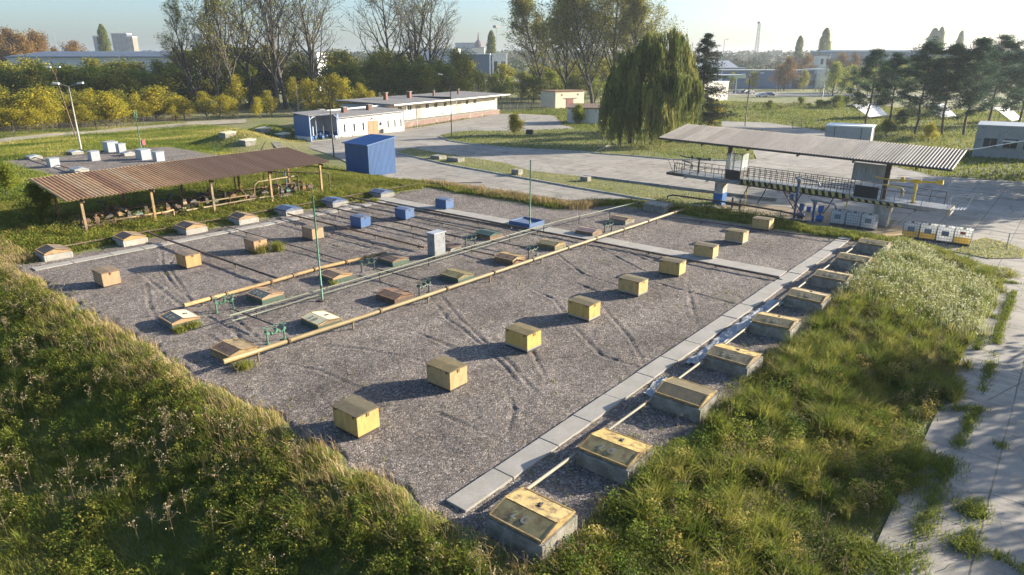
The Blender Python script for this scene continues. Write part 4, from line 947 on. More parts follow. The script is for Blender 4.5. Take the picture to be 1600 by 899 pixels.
def arm(name, label, loc, mat, flip, s=1.0):
    t = thing('jointed_loader', label, 'loading arm', loc); t.rotation_euler[2] = flip; t.scale = (s,s,s)
    q = MB(); q.tube([(0,0,0),(0,0,1.75)],0.11,10); q.cyl((0,0,0),0.22,0.05,12); q.cyl((0,0,1.2),0.17,0.08,12); q.build('pedestal', mat, t)
    q = MB(); q.tube([(0,-0.35,1.85),(0,0.35,1.85)],0.15,12); q.tube([(0,0.35,1.85),(0,1.7,1.95)],0.085,10); q.tube([(0,1.6,1.95),(0,2.0,1.97)],0.2,12); q.build('upper_arm', mat, t)
    q = MB(); q.tube([(0.1,-0.3,1.85),(0.1,-2.2,1.8),(0.1,-3.3,1.9)],0.075,10); q.tube([(0.1,-1.1,1.7),(0.1,-1.1,2.15)],0.15,10); q.tube([(0.1,-1.3,1.83),(0.1,-0.9,1.83)],0.14,10); q.build('boom', mat, t)
    q = MB(); q.tube([(0.25,-2.6,1.35),(0.25,-1.4,1.2),(0.25,-1.0,1.15),(0.25,-0.85,0.95),(0.25,-0.85,0.45)],0.07,10); q.build('drop_pipe', mat, t)
    return t
arm('loading_arm', 'bright yellow jointed loading arm on the right end of the gantry deck', (68.2, 10.4, 1.2), M_YARM, math.pi, 1.0)
arm('loading_arm', 'dark green jointed loading arm on the left end of the gantry deck', (68.6, 31.0, 1.65), M_DKGREEN, math.pi*0.9, 0.85)
# blue pumping rigs in front of the gantry
def rig(name, label, loc, h, mat):
    t = thing(name, label, 'pumping rig', loc)
    q = MB(); q.tube([(0,0,-0.1),(0,0,h)],0.12,10); q.cyl((0,0,0),0.28,0.08,12); q.box(-0.5,0.5,-0.4,0.4,-0.1,0.06); q.build('riser', mat, t)
    q = MB(); q.tube([(-0.3,0.4,h*0.5),(-0.3,0.4,h*0.5+0.5)],0.2,10); q.build('filter', mat, t)
    q = MB(); q.tube([(0,0,h-0.1),(0.4,0.5,h+0.1),(0.4,-1.6,h-0.05)],0.08,8); q.tube([(0.4,-1.6,h-0.05),(0.4,-1.9,h-0.6)],0.07,8); q.cyl((0,0,h-0.2),0.2,0.3,10); q.build('swing_arm', M_STEEL, t)
    q = MB(); q.tube([(0,-0.9,0.4),(0,-0.3,0.4)],0.3,12); q.tube([(0,-0.6,0.4),(0,-0.6,1.3)],0.1,8); q.box(-0.2,0.2,-0.8,-0.4,1.0,1.6); q.build('pump_housing', mat, t)
    return t
rig('pumping_rig', 'taller blue pumping rig with grey swing arm, before the striped walkway', (66.0, 19.7, -1.3), zat(66.0,19.7,281)+1.3, M_BLUELID)
rig('pumping_rig', 'shorter bright blue pumping rig nearer the white containers', (66.0, 18.0, -1.3), zat(66.0,18.0,316)+1.3, M_BLUE)
pipe_run('ground_pipe', 'dark pipe lying along the ground before the gantry, bent up at its left end', None, [(66.2,33.2,-1.3),(66.2,33.2,-0.75),(66.2,32.6,-0.55),(66.4,27,-0.6),(66.0,21,-0.7),(65.4,18.6,-0.8)], 0.09, M_DKRUST, 2.5, M_STEEL, [3,4.2,8,12], 4)
pipe_run('ground_pipe', 'second dark pipe on the ground in front of the bent one', None, [(64.6,30.5,-1.1),(64.4,18.0,-1.05)], 0.07, M_DKRUST, 2, M_DARK, [3,7], 4)
t = thing('valve_set', 'dark valve cluster beside the blue painted gantry column', 'valve set', (66.8, 26.2, -1.3))
q = MB(); q.tube([(-0.4,0.5,0.6),(-0.4,-1.2,0.6)],0.16,10); q.tube([(0,0,0),(0,0,1.2)],0.1,8); q.tube([(0,-0.8,0),(0,-0.8,1.1)],0.1,8); q.build('valve_body', M_DARK, t)
q = MB(); q.tube([(0,0,1.2),(0,0,1.23)],0.22,12); q.tube([(0,-0.8,1.1),(0,-0.8,1.13)],0.22,12); q.build('hand_wheel', M_STEEL, t)
o = MB().tube([(72.4,8.0,5.65),(73.0,7.0,5.7),(78.0,-3.0,8.2),(84,-14,11.5)],0.035,6).build('cable', M_IBCW); tag(o, 'pale cable running off the right end of the gantry roof', 'cable')

# ------------------------------------------------------------------ plastic tote containers
def plastic(name, c):
    m, nt, b, out = _new(name); co = _coord(nt, 1.0); n_ = _noise(nt, co, 2.0, 3)
    cc = _mix(nt, _ramp(nt, n_, [(0.35, G(0)), (0.65, G(1))]), c, tuple(x*0.88 for x in c)); nt.links.new(cc, b.inputs['Base Color']); b.inputs['Roughness'].default_value = 0.4
    tr = nt.nodes.new('ShaderNodeBsdfTranslucent'); nt.links.new(cc, tr.inputs[0]); mx = nt.nodes.new('ShaderNodeMixShader'); mx.inputs[0].default_value = 0.7
    nt.links.new(b.outputs[0], mx.inputs[1]); nt.links.new(tr.outputs[0], mx.inputs[2]); nt.links.new(mx.outputs[0], out.inputs[0]); return m
M_TANKW = plastic('milky_plastic', (0.93,0.93,0.91)); M_TANKY = plastic('yellowed_milky_plastic', (0.88,0.72,0.22))
def make_tote(group, tank, label_mat, label_z=0.52, label_w=0.56, label_h=0.42):
    t = thing('tote_container', '', 'tote container', group=group); W = 1.12; Dp = 1.0; H = 1.02; z0 = 0.15
    q = MB(); zl = z0+0.03+(H-0.06)*(0.45 if tank is M_TANKY else 1.0)
    q.box(-Dp/2+0.03,Dp/2-0.03,-W/2+0.03,W/2-0.03,z0+0.03,zl,0)
    if tank is M_TANKY: q.box(-Dp/2+0.03,Dp/2-0.03,-W/2+0.03,W/2-0.03,zl+0.002,z0+H-0.03,1)
    q.build('tank', [tank, M_TANKW], t, bevel=0.03)
    q = MB(); n = 6
    for i in range(n+1):
        y = -W/2+W*i/n
        for x in (-Dp/2, Dp/2): q.box(x-0.009,x+0.009,y-0.009,y+0.009,z0,z0+H)
        x = -Dp/2+Dp*i/n
        for yy in (-W/2, W/2): q.box(x-0.009,x+0.009,yy-0.009,yy+0.009,z0,z0+H)
    for k in range(6):
        z = z0+H*k/5
        q.box(-Dp/2-0.024,-Dp/2-0.011,-W/2,W/2,z-0.012,z+0.012); q.box(Dp/2+0.011,Dp/2+0.024,-W/2,W/2,z-0.012,z+0.012)
        q.box(-Dp/2,Dp/2,-W/2-0.024,-W/2-0.011,z-0.012,z+0.012); q.box(-Dp/2,Dp/2,W/2+0.011,W/2+0.024,z-0.012,z+0.012)
    for y in (-0.3,0.3): q.box(-Dp/2,Dp/2,y-0.02,y+0.02,z0+H,z0+H+0.025)
    q.build('cage', M_GALV, t)
    q = MB()
    for y in (-0.48,0,0.48): q.box(-Dp/2,Dp/2,y-0.08,y+0.08,0,0.11)
    q.box(-Dp/2,Dp/2,-W/2,W/2,0.11,0.145); q.build('pallet', M_DARK, t)
    MB().cyl((0,0,z0+H-0.03),0.12,0.06,14).build('cap', M_DARK, t)
    if label_mat: MB().box(-Dp/2-0.04,-Dp/2-0.026,-label_w/2,label_w/2,z0+label_z,z0+label_z+label_h).build('label_plate', label_mat, t)
    return t
specs = [(M_TANKW,M_LABEL,'white caged tote container at the left end beside the blue rig, grey plate'),(M_TANKW,None,'middle white caged tote container, without a plate'),(M_TANKW,M_LABEL,'white caged tote container leaning place by the concrete gantry column, grey plate'),
         (M_TANKY,M_LABEL,'yellowed tote container nearest the sandy patch, grey plate'),(M_TANKY,M_LABEL,'second yellowed tote container in the row of four, grey plate over its belly'),
         (M_TANKW,M_LABEL,'whitish tote container third in the row of four, large grey plate'),(M_TANKY,M_REDLAB,'yellowed tote container with a small red plate at the right end of its row')]
specs[2] = (M_TANKW,M_LABEL,'white caged tote container right in front of the concrete gantry column, grey plate')
pos = [(66.1,15.75),(66.1,14.45),(66.0,13.15),(64.95,9.6),(64.95,8.35),(64.95,7.1),(64.95,5.85)]
for (a, lm, l), (u, v) in zip(specs, pos):
    red = lm is M_REDLAB
    o = make_tote('tote containers in front of the gantry', a, lm, 0.68 if red else 0.4, 0.34 if red else 0.5, 0.2 if red else 0.36)
    o.location = (u, v, ZY); o.scale = (1.08,1.06,1.14); o['label'] = l; o.rotation_euler[2] = random.uniform(-0.05,0.05)
t = thing('barrier', 'thin steel barrier rail right of the tote containers', 'barrier', (*gp(1573,386,ZY), ZY))
q = MB(); q.tube([(0,0,0),(0,0,1.15)],0.04,6); q.tube([(3.0,-4.5,0),(3.0,-4.5,1.15)],0.04,6); q.build('post', M_STEEL, t); MB().tube([(1.5,3.5,1.0),(0,0,1.12),(3.0,-4.5,1.1)],0.02,6).build('rail', M_STEEL, t)
# sandy patch and the gravel bed beside the containers
structure(MB().prism([gp(x,y,ZY) for x,y in [(1375,372),(1398,352),(1440,362),(1405,385),(1380,384)]], ZY-0.1, ZY+0.012).build('sand_ground', surf('orange_sand', (0.42,0.29,0.13), (0.34,0.24,0.12), 1.0, 0.95, (0.20,0.15,0.08), 0.3, 0.8, world=True)))
structure(MB().prism([gp(x,y,ZY) for x,y in [(1518,378),(1540,372),(1585,384),(1600,392),(1598,404),(1545,405),(1490,394)]], ZY-0.1, ZY+0.05).build('lawn', M_GROUND))
LAWNS['patch'] = [gp(x,y,ZY) for x,y in [(1518,378),(1540,372),(1585,384),(1600,392),(1598,404),(1545,405),(1490,394)]]

# crumpled foil along the right edge strip
def foil(name, label, u0, u1, v0, wd, seed):
    r = np.random.default_rng(seed); a = np.linspace(u0, u1, int((u1-u0)/0.12)); b_ = np.linspace(-wd, wd, 9)
    A, B = np.meshgrid(a, b_, indexing='ij'); width = 0.55+0.6*fbm(A/1.1, A*0+seed, seed)
    Z = 0.03+0.30*np.abs(fbm(A/0.5, B/0.35, seed+3)-0.5)*2*(1-(np.abs(B)/wd)**2*0.6)+0.04*r.normal(size=A.shape)*0.5
    Y = v0+B*width+(fbm(A/1.6, A*0, seed+9)-0.5)*0.5
    m, nt, b, _ = _new('crumpled_foil_'+name); b.inputs['Base Color'].default_value = (0.27,0.275,0.28,1); b.inputs['Roughness'].default_value = 0.55; b.inputs['Metallic'].default_value = 0.0
    o = link(npmesh('plastic_sheet', np.stack([A, Y, Z], -1).reshape(-1, 3), [grid_faces(len(a), len(b_))], m), 'plastic_sheet')
    return tag(o, label, 'plastic sheet')
foil('one', 'long crumpled silvery sheet lying along the edge slabs', 26.4, 37.5, 11.55, 0.42, 5)
foil('two', 'short scrap of crumpled silvery sheet nearer the camera', 22.6, 24.4, 11.6, 0.3, 8)

# ------------------------------------------------------------------ boxes and hatches of the far left gravel field
def plain_box(label, u, v, w, d, h, z=0.12, rz=0.0, mats=(M_GALV, M_GALV)):
    t = thing('vent_box', label, 'vent box', (u, v, z), rz, 'grey boxes on the far left gravel')
    MB().box(-w/2,w/2,-d/2,d/2,0.0,h-0.06).build('body', mats[0], t, bevel=0.015); MB().hexa([(-w/2-0.04,-d/2-0.04,h-0.06),(w/2+0.04,-d/2-0.04,h-0.06),(w/2+0.04,d/2+0.04,h-0.06),(-w/2-0.04,d/2+0.04,h-0.06),(-w/2-0.04,-d/2-0.04,h-0.02),(w/2+0.04,-d/2-0.04,h+0.03),(w/2+0.04,d/2+0.04,h+0.03),(-w/2-0.04,d/2+0.04,h-0.02)]).build('lid', mats[1], t)
    return t
plain_box('pale grey box nearest the roof edge on the far left gravel', 29.4, 102.0, 1.1, 1.4, 1.15)
plain_box('grey box standing alone in the middle of the far left gravel', 35.1, 104.4, 1.1, 1.4, 1.3)
plain_box('largest pale grey box in the cluster by the forked mast', 40.6, 113.2, 1.5, 2.0, 1.5)
nb_ = plain_box('narrow grey box with a pale stripe next to the largest one', 40.9, 110.2, 1.0, 1.2, 1.4)
plain_box('wide pale grey box right of the forked mast', 40.0, 100.4, 1.3, 2.0, 1.4)
plain_box('grey box at the right end of the far left gravel, above the rusty roof', 40.6, 97.0, 1.1, 1.2, 1.3)
MB().box(-0.52,-0.505,-0.1,0.12,0.2,1.3).build('pale_strip', M_IBCW, nb_)
for (u, v, w, l) in ((30.3,112.5,1.6,'low flat grey hatch at the left corner of the far left gravel'),(36.0,114.0,1.9,'low flat grey hatch on the back edge of the far left gravel'),(29.9,94.6,1.8,'low grey hatch just above the rusty canopy roof'),(40.3,106.3,1.5,'low whitish hatch between the grey boxes by the forked mast')):
    t = thing('tank_hatch', l, 'tank hatch', (u, v, 0.12), 0, 'low hatches on the far left gravel')
    MB().box(-0.8,0.8,-w/2,w/2,0,0.35).build('curb', M_WHCURB, t, bevel=0.02); MB().hexa([(-0.85,-w/2-0.05,0.36),(0.85,-w/2-0.05,0.36),(0.85,w/2+0.05,0.36),(-0.85,w/2+0.05,0.36),(-0.85,-w/2-0.05,0.42),(0,-w/2-0.05,0.6),(0.1,w/2+0.05,0.6),(-0.85,w/2+0.05,0.42)]).build('lid', M_GALV, t)
pipe_run('cross_pipe', 'dark pipe crossing the far left gravel', None, [(30.2,112,0.4),(29.2,90.5,0.35)], 0.06, M_DKRUST, 4)
t = thing('extinguisher', 'small red cabinet in the grass beside the forked mast', 'cabinet', (*gp(225,232,0.1), 0.1)); MB().box(-0.25,0.25,-0.3,0.3,0.5,1.3).build('body', M_REDLAB, t, bevel=0.02); MB().box(-0.05,0.05,-0.05,0.05,-0.2,0.5).build('foot', M_DARK, t)
# concrete boxes and steps on the small hill
for (px, py, l) in ((355,207,'pale concrete box at the left on the small grassy hill'),(385,210,'pale concrete box nearest the camera on the small grassy hill'),(410,197,'concrete box on the crest of the small hill, third from the left'),(440,198,'concrete box on the small hill next to the blue pump bay')):
    u, v = gp(px, py, 1.3); zt_ = float(terrain(u, v))
    t = thing('concrete_box', l, 'concrete box', (u, v, zt_), 0, 'concrete boxes on the small hill')
    q = MB(); q.box(-1.0,-0.85,-1.1,1.1,-0.5,0.6); q.box(0.85,1.0,-1.1,1.1,-0.5,0.6); q.box(-0.85,0.85,-1.1,-0.95,-0.5,0.598); q.box(-0.85,0.85,0.95,1.1,-0.5,0.598); q.build('curb', M_CURB, t, bevel=0.02)
    MB().hexa([(-1.05,-1.15,0.61),(1.05,-1.15,0.61),(1.05,1.15,0.61),(-1.05,1.15,0.61),(-1.05,-1.15,0.67),(1.05,-1.15,0.85),(1.05,1.15,0.85),(-1.05,1.15,0.67)]).build('lid', M_CREAMP, t)
t = thing('steps', 'concrete steps with a pale handrail climbing the small grassy hill', 'steps', (0,0,0))
A = Vector((*gp(456,236,-0.4), 0)); B = Vector((*gp(428,208,1.2), 0)); q = MB(); n = 14; hq = MB(); pts = []
for i in range(n):
    p = A+(B-A)*(i/n); p.z = float(terrain(p.x, p.y))+0.12; p2 = A+(B-A)*((i+1)/n); p2.z = p.z
    q.beam(p, p2, 1.3, 0.25); pts.append(p)
q.build('flight', M_CURB, t)
nrm = Vector((-(B-A).y, (B-A).x, 0)).normalized()*-0.8
for i in (0,4,8,13): hq.tube([pts[i]+nrm, pts[i]+nrm+Vector((0,0,1.0))],0.03,6)
hq.tube([pts[0]+nrm+Vector((0,0,1)), pts[13]+nrm+Vector((0,0,1))],0.03,6); hq.build('handrail', M_PIPEC, t)

# small blocks on the grass island
for (p, s_, l) in (((685,249),(1.6,2.0,0.55),'flat concrete block on the grass island, left of two'),((712,253),(1.5,2.4,0.6),'flat concrete block on the grass island, right of two'),((808,274),(1.0,1.2,0.75),'dark concrete block at the kerb of the grass island'),((915,284),(0.9,1.1,0.6),'small pale concrete block alone on the grass island')):
    o = MB().box(-s_[0]/2,s_[0]/2,-s_[1]/2,s_[1]/2,-0.1,s_[2]).build('concrete_block', M_CURB, None, (*gp(*p, ZY), ZY+0.05), bevel=0.04); tag(o, l, 'concrete block', 'blocks on the grass island')
t = thing('notice_board', 'small dark board with a pale edge standing on the lawn', 'board', (*gp(827,212,ZY), ZY), 0.4); MB().box(-0.05,0.05,-0.7,0.7,0.25,1.2).build('panel', M_DARK, t); MB().box(-0.06,0.06,-0.8,-0.702,0,1.22).build('post', M_PIPEC, t)
for (p, h, l) in (((831,290),3.2,'thin dark stake in the yard beside the island kerb'),):
    pass
# end wall: broken concrete upstand and dark hose by the far edge
t = thing('bin_bags', 'dark heap of old tyres against the ramp below the far hatches', 'heap', (*gp(945,332,-0.9), -1.0))
for i,(x,y,z,rx) in enumerate(((0,0,0.3,0.2),(0.7,0.3,0.25,1.3),(0.2,0.9,0.35,1.2),(-0.6,0.5,0.2,0.1))):
    q = MB(); n=18; ring=[(0.42*math.cos(2*math.pi*k/n),0.42*math.sin(2*math.pi*k/n),0) for k in range(n+1)]; q.tube(ring,0.14,8); o = q.build('tyre', M_BLACK, t, (x,y,z), smooth=True); o.rotation_euler[0]=rx
bpy.data.objects['bin_bags'].name = 'tyre_heap'

# ------------------------------------------------------------------ buildings of the site
def chimney(parent, x, y, z, w, h, mat=M_REDBRICK):
    q = MB(); q.box(x-w/2,x+w/2,y-w/2,y+w/2,z,z+h); o = q.build('chimney', mat, parent)
    MB().box(x-w*0.65,x+w*0.65,y-w*0.65,y+w*0.65,z+h+0.002,z+h+0.18).build('cap', M_CURB, o); return o
def window(parent, x0, x1, y, z0, z1, frame=M_IBCW, glass=M_GLASS, face=-1, half=False):
    """a window in a wall facing -y (face -1)"""
    q = MB(); f_ = 0.07; a, b_ = (y-0.06, y-0.003)
    q.box(x0-f_,x0,a,b_,z0-f_,z1+f_); q.box(x1,x1+f_,a,b_,z0-f_,z1+f_); q.box(x0,x1,a,b_,z0-f_,z0); q.box(x0,x1,a,b_,z1,z1+f_); q.box((x0+x1)/2-0.03,(x0+x1)/2+0.03,a+0.01,b_,z0,z1)
    w_ = q.build('window', frame, parent); MB().box(x0-0.12,x1+0.12,y-0.16,y-0.061,z0-0.13,z0-0.071).build('sill', M_CURB, w_); MB().box(x0,(x0+x1)/2-0.03,y-0.03,y-0.002,z0,z1).build('pane', M_WHITE if half else glass, w_); MB().box((x0+x1)/2+0.03,x1,y-0.03,y-0.002,z0,z1).build('pane', glass, w_)
    return w_
t = thing('white_workshop', 'low white workshop with brown double door, three brick stacks and dark flat roof', 'workshop', (82.5, 114.5, -1.3))
L, D = 18.3, 7.5; he = lambda x: 3.7+0.028*x
q = MB(); q.hexa([(0,0,-0.3),(L,0,-0.3),(L,D,-0.3),(0,D,-0.3),(0,0,he(0)),(L,0,he(L)),(L,D,he(L)+0.5),(0,D,he(0)+0.5)]); q.build('wall', M_WHITE, t)
q = MB(); q.hexa([(-0.3,-0.35,he(0)+0.02),(L+0.3,-0.35,he(L)+0.02),(L+0.3,D+0.3,he(L)+0.6),(-0.3,D+0.3,he(0)+0.6),(-0.3,-0.35,he(0)+0.2),(L+0.3,-0.35,he(L)+0.2),(L+0.3,D+0.3,he(L)+0.78),(-0.3,D+0.3,he(0)+0.78)]); r_ = q.build('roof', M_BITUM, t)
q = MB(); q.hexa([(-0.3,D+0.1,he(0)+0.79),(L+0.3,D+0.1,he(L)+0.79),(L+0.3,D+0.35,he(L)+0.79),(-0.3,D+0.35,he(0)+0.79),(-0.3,D+0.1,he(0)+1.05),(L+0.3,D+0.1,he(L)+1.05),(L+0.3,D+0.35,he(L)+1.05),(-0.3,D+0.35,he(0)+1.05)]); q.build('parapet', M_IBCW, r_)
for x in (-1.0, 6.0, 12.5): chimney(r_, x if x > 0 else 0.3, 4.6, he(x)+0.4, 0.95, 1.1)
for x in (1.6,4.0,6.3): window(t, x, x+0.95, 0, 0.95, 2.5, half=True)
for x in (13.0,14.9,16.6): window(t, x, x+0.85, 0, 1.05, 2.6, half=True)
q = MB(); q.box(8.3,11.0,-0.07,-0.003,0,2.75); d_ = q.build('door', M_DOORWOOD, t); MB().box(9.63,9.67,-0.09,-0.071,0.05,2.7).build('door_seam', M_DARK, d_)
q = MB(); q.box(11.55,11.85,-0.2,-0.003,1.7,2.3); q.box(9.2,9.5,-0.3,-0.003,3.1,3.3); q.build('wall_lamp', M_DARK, t); MB().box(11.8,12.2,-0.5,-0.1,0,0.95).build('meter_box', M_CURB, t)
MB().tube([(L-0.05,-0.12,0),(L-0.05,-0.12,he(L))],0.06,8).build('downpipe', M_STEEL, t); MB().tube([(-0.2,-0.43,he(0)+0.06),(L+0.2,-0.43,he(L)+0.06)],0.08,8).build('gutter', M_STEEL, r_)
# blue pump bay at its left end
t = thing('pump_bay', 'open fronted blue steel pump bay at the left end of the white workshop', 'pump bay', (75.0, 112.0, -1.3))
q = MB(); q.box(0,0.08,0,5,0.9,4.7); q.box(0.08,6.6,4.92,5,0.9,4.9); q.box(6.6,6.68,0.5,5,0.6,4.8); q.build('wall', M_BLUESHED, t)
q = MB(); q.box(0.1,6.58,4.86,4.915,1.3,4.6); q.box(6.54,6.595,0.7,4.8,1.3,4.5); q.build('lining', M_GALV, t)
q = MB(); q.hexa([(-0.3,-0.4,4.75),(7.0,-0.4,4.95),(7.0,5.3,5.25),(-0.3,5.3,5.05),(-0.3,-0.4,4.87),(7.0,-0.4,5.07),(7.0,5.3,5.37),(-0.3,5.3,5.17)]); q.build('roof', M_BITUM, t)
q = MB()
for x in (0.1,6.5): q.box(x-0.08,x+0.08,-0.16,0,0,4.8); q.beam((x,-0.08,4.0),(x+(0.9 if x < 1 else -0.9),-0.08,4.75),0.1,0.1)
q.beam((0.1,-0.08,4.7),(6.5,-0.08,4.85),0.12,0.14); q.beam((3.2,2.5,0),(3.2,2.5,4.9),0.1,0.1); q.beam((6.5,-0.05,1.0),(5.4,-0.4,0.1),0.12,0.12); q.build('frame', surf('pale_blue_steel', (0.30,0.42,0.62), (0.24,0.36,0.58), 2.0, 0.5, bump=0), t)
MB().box(-0.05,6.7,-0.2,5.1,-0.4,0.15).build('floor_slab', M_CURB, t); q = MB(); q.box(0.0,0.12,0.0,5,0.15,0.898); q.build('base_wall', M_WHITE, t)
for i, x in enumerate((1.0,2.2,3.4,4.6,5.6)):
    tt = thing('pump', 'blue and white pump standing in the open blue bay', 'pump', (75+x, 113.2+0.6*(i%2), -1.15), 0, 'pumps in the blue bay')
    q = MB(); q.tube([(0,-0.5,0.5),(0,0.2,0.5)],0.28,12); q.box(-0.3,0.3,-0.6,0.6,0,0.2); q.build('motor', M_BLUE, tt); q = MB(); q.tube([(0,0.4,0.3),(0,0.4,2.4 if i % 2 else 1.3)],0.12,8); q.tube([(0,0.2,0.5),(0,0.55,0.5)],0.34,12); q.build('riser', M_IBCW if i % 2 else M_BLUE, tt)
# loading dock building, turned a little
A = gp(633,200,-1.3); B = gp(784,178,-1.3); th = math.atan2(B[1]-A[1], B[0]-A[0]); L = math.hypot(B[0]-A[0], B[1]-A[1])-1.5
t = thing('dock_building', 'long low white store with a brick loading dock, wide dark flat roof and brown doors', 'store building', (*A, -1.3), th)
MB().box(0,L,0,3.0,-0.3,1.2).build('loading_dock', M_BRICK, t); MB().box(-0.05,L+0.05,-0.08,3.0,1.203,1.36).build('dock_edge', M_CURB, t)
D = 12.0
q = MB(); q.box(0.5,L+4,3.0,3+D,-0.2,3.25); q.build('wall', M_WHITE, t); q = MB(); q.box(0.5,L+4,3.0,3+D,3.253,5.15); q.build('upper_wall', M_CREAM, t)
q = MB(); q.hexa([(-4.5,-0.5,5.15),(L+6,-0.5,5.15),(L+6,3+D+1,5.7),(-4.5,3+D+1,5.7),(-4.5,-0.5,5.42),(L+6,-0.5,5.42),(L+6,3+D+1,6.0),(-4.5,3+D+1,6.0)]); r_ = q.build('roof', M_BITUM, t)
MB().beam((-4.5,-0.53,5.27),(L+6,-0.53,5.27),0.05,0.3).build('roof_edge', M_WHITE, r_)
MB().box(L*0.42,L*0.42+0.3,-0.4,3+D,5.5,6.0).build('roof_seam', M_BLACK, r_)
for x, w_, h_ in ((5.5,0.8,1.7),(15.5,0.9,1.6),(27,0.45,1.4),(40,0.45,1.4)): chimney(r_, x, 9.0, 5.6, w_, h_)
for x in (9.2, 28.6): MB().box(x,x+2.2,2.93,2.998,1.37,4.3).build('door', surf('brown_grey_door', (0.22,0.18,0.15), (0.27,0.22,0.18), 2, 0.7), t)
for x in (1.8,5.8,13.5,17.5,22.0,33.5,38.0): window(t, x, x+1.5, 3.0, 3.4, 4.5)
for x in (14.5, 34.5): MB().box(x,x+8,2.88,2.998,1.75,1.9).build('bumper_rail', M_DARK, t)
for x in (1.2, L*0.5, L-1): MB().box(x-0.08,x+0.08,0.2,0.36,1.36,5.15).build('post', M_STEEL, t)
MB().box(-4.3,-4.1,2.0,14.5,-0.2,5.2).build('end_wall', M_GREYWALL, t); MB().box(-4.1,0.5,14.0,14.4,-0.2,5.2).build('back_wall', M_GREYWALL, t)
# cream pump house and the low white outhouse before it
def block(name, label, cat, pl, pr, zb, depth, ytop, wallm, roofm, side_turn=0.0, roof_over=0.3, slope=0.0):
    """a building whose front runs between two ground points seen at pl and pr"""
    A = gp(*pl, zb); B = gp(*pr, zb); th = math.atan2(B[1]-A[1], B[0]-A[0]); L = math.hypot(B[0]-A[0], B[1]-A[1])
    h = zat(*A, ytop)-zb; t = thing(name, label, cat, (*A, zb), th)
    MB().box(0,L,0,depth,-0.5,h).build('wall', wallm, t)
    r_ = MB().hexa([(-roof_over,-roof_over,h+0.003),(L+roof_over,-roof_over,h+0.003),(L+roof_over,depth+roof_over,h+0.003+slope),(-roof_over,depth+roof_over,h+0.003+slope),(-roof_over,-roof_over,h+0.22),(L+roof_over,-roof_over,h+0.22),(L+roof_over,depth+roof_over,h+0.22+slope),(-roof_over,depth+roof_over,h+0.22+slope)]).build('roof', roofm, t)
    return t, L, h
t, L, h = block('pump_house', 'square cream pump house with a dark red sliding door', 'pump house', (867.5,170), (912,168), -1.3, 8.0, 143.5, M_CREAM, M_RUST)
MB().box(L*0.38,L*0.62,-0.08,-0.003,0.4,h*0.55).build('door', surf('dark_red_door', (0.20,0.06,0.05), (0.26,0.08,0.06), 2, 0.7), t); MB().box(L*0.28,L*0.75,-0.14,-0.09,h*0.57,h*0.6).build('door_rail', M_DARK, t)
for x in (0.22,0.78): MB().cyl((L*x,-0.06,h*0.8),0.3,0.055,12,0,'y').build('vent', M_DARK, t)
q = MB(); q.box(L+0.003,L+0.06,1.5,3.2,h*0.32,h*0.72); q.box(L+0.003,L+0.06,4.6,6.3,h*0.32,h*0.72); q.build('window', M_GLASS, t)
t, L, h = block('outhouse', 'low white outhouse with a brown roof and a small tree against its wall', 'outhouse', (886,193), (939,194), -1.3, 7.0, 169.5, M_WHITE, M_RUST, roof_over=0.35, slope=0.6)
MB().box(-0.06,-0.003,1,1.4,0,h).build('downpipe', M_BLUE, t)
t, L, h = block('garage', 'small pale flat roofed garage behind the gantry roof', 'garage', (1287,221), (1359,225), -1.3, 6.0, 197, M_GREYWALL, M_IBCW, roof_over=0.1)
for x in (0.2,0.78): MB().box(L*x,L*x+0.1,-0.05,-0.003,0,h).build('door_edge', M_DARK, t)
t, L, h = block('grey_office', 'grey flat roofed office at the right edge, three dark windows in its front', 'office', (1518,244), (1640,252), -1.3, 9.0, 197, M_GREYWALL, M_GALV, roof_over=0.1)
for i in range(4): window(t, L*(0.12+0.26*i), L*(0.12+0.26*i)+1.7, 0, 1.6, 2.9, M_STEEL)
MB().box(L*0.36,L*0.36+1.8,-0.5,-0.07,2.5,2.75).build('awning', M_IBCW, t)
t, L, h = block('kiosk', 'small white kiosk building with dark marks behind the spruce', 'kiosk', (1085,160), (1136,156), -1.3, 6.0, 130, M_WHITE, M_IBCW, roof_over=0.2)
q = MB(); q.box(L*0.55,L*0.95,-0.05,-0.003,h*0.55,h*0.75); q.box(L*0.75,L*0.8,-0.05,-0.003,h*0.15,h*0.3); q.box(L*0.86,L*0.9,-0.05,-0.003,h*0.18,h*0.3); q.build('window', M_DARK, t)
for i, (px0, py0, px1, py1, zt_) in enumerate(((1346,172,1396,181,3.0),(1455,172,1503,184,3.0),(1568,178,1602,188,3.0))):
    A = Vector((*gp(px0+12,py0+14,-1.0), -1.0)); B = Vector((*gp(px1,py1,-1.0), -1.0)); d = (B-A)*0.75; nrm = Vector((-d.y, d.x, 0)).normalized()
    if nrm.dot(Vector((*_f, 0))) < 0: nrm = -nrm
    t = thing('tilted_panel', ['large white tilted panel in the grass behind the first pines','large white tilted panel in the grass behind the middle pines','large white tilted panel in the grass at the right edge of the view'][i], 'panel', tuple(A))
    q = MB(); a0 = Vector((0,0,0.4)); b0 = d+Vector((0,0,0.4)); up = nrm*3.6+Vector((0,0,3.0)); th_ = Vector((0,0,0.08))
    q.hexa([a0,b0,b0+up-d*0.05,a0+up-d*0.25,a0+th_,b0+th_,b0+up-d*0.05+th_,a0+up-d*0.25+th_]); q.build('panel', M_GALV, t)
    for p in (d*0.1,d*0.9):
      q = MB(); q.beam(p+nrm*0.5+Vector((0,0,-0.4)), p+nrm*0.5+Vector((0,0,0.6)),0.1,0.1); q.build('leg', M_DARK, t); q = MB(); q.beam(p+nrm*3+Vector((0,0,-0.4)), p+nrm*3+Vector((0,0,2.6)),0.1,0.1); q.build('leg', M_DARK, t)

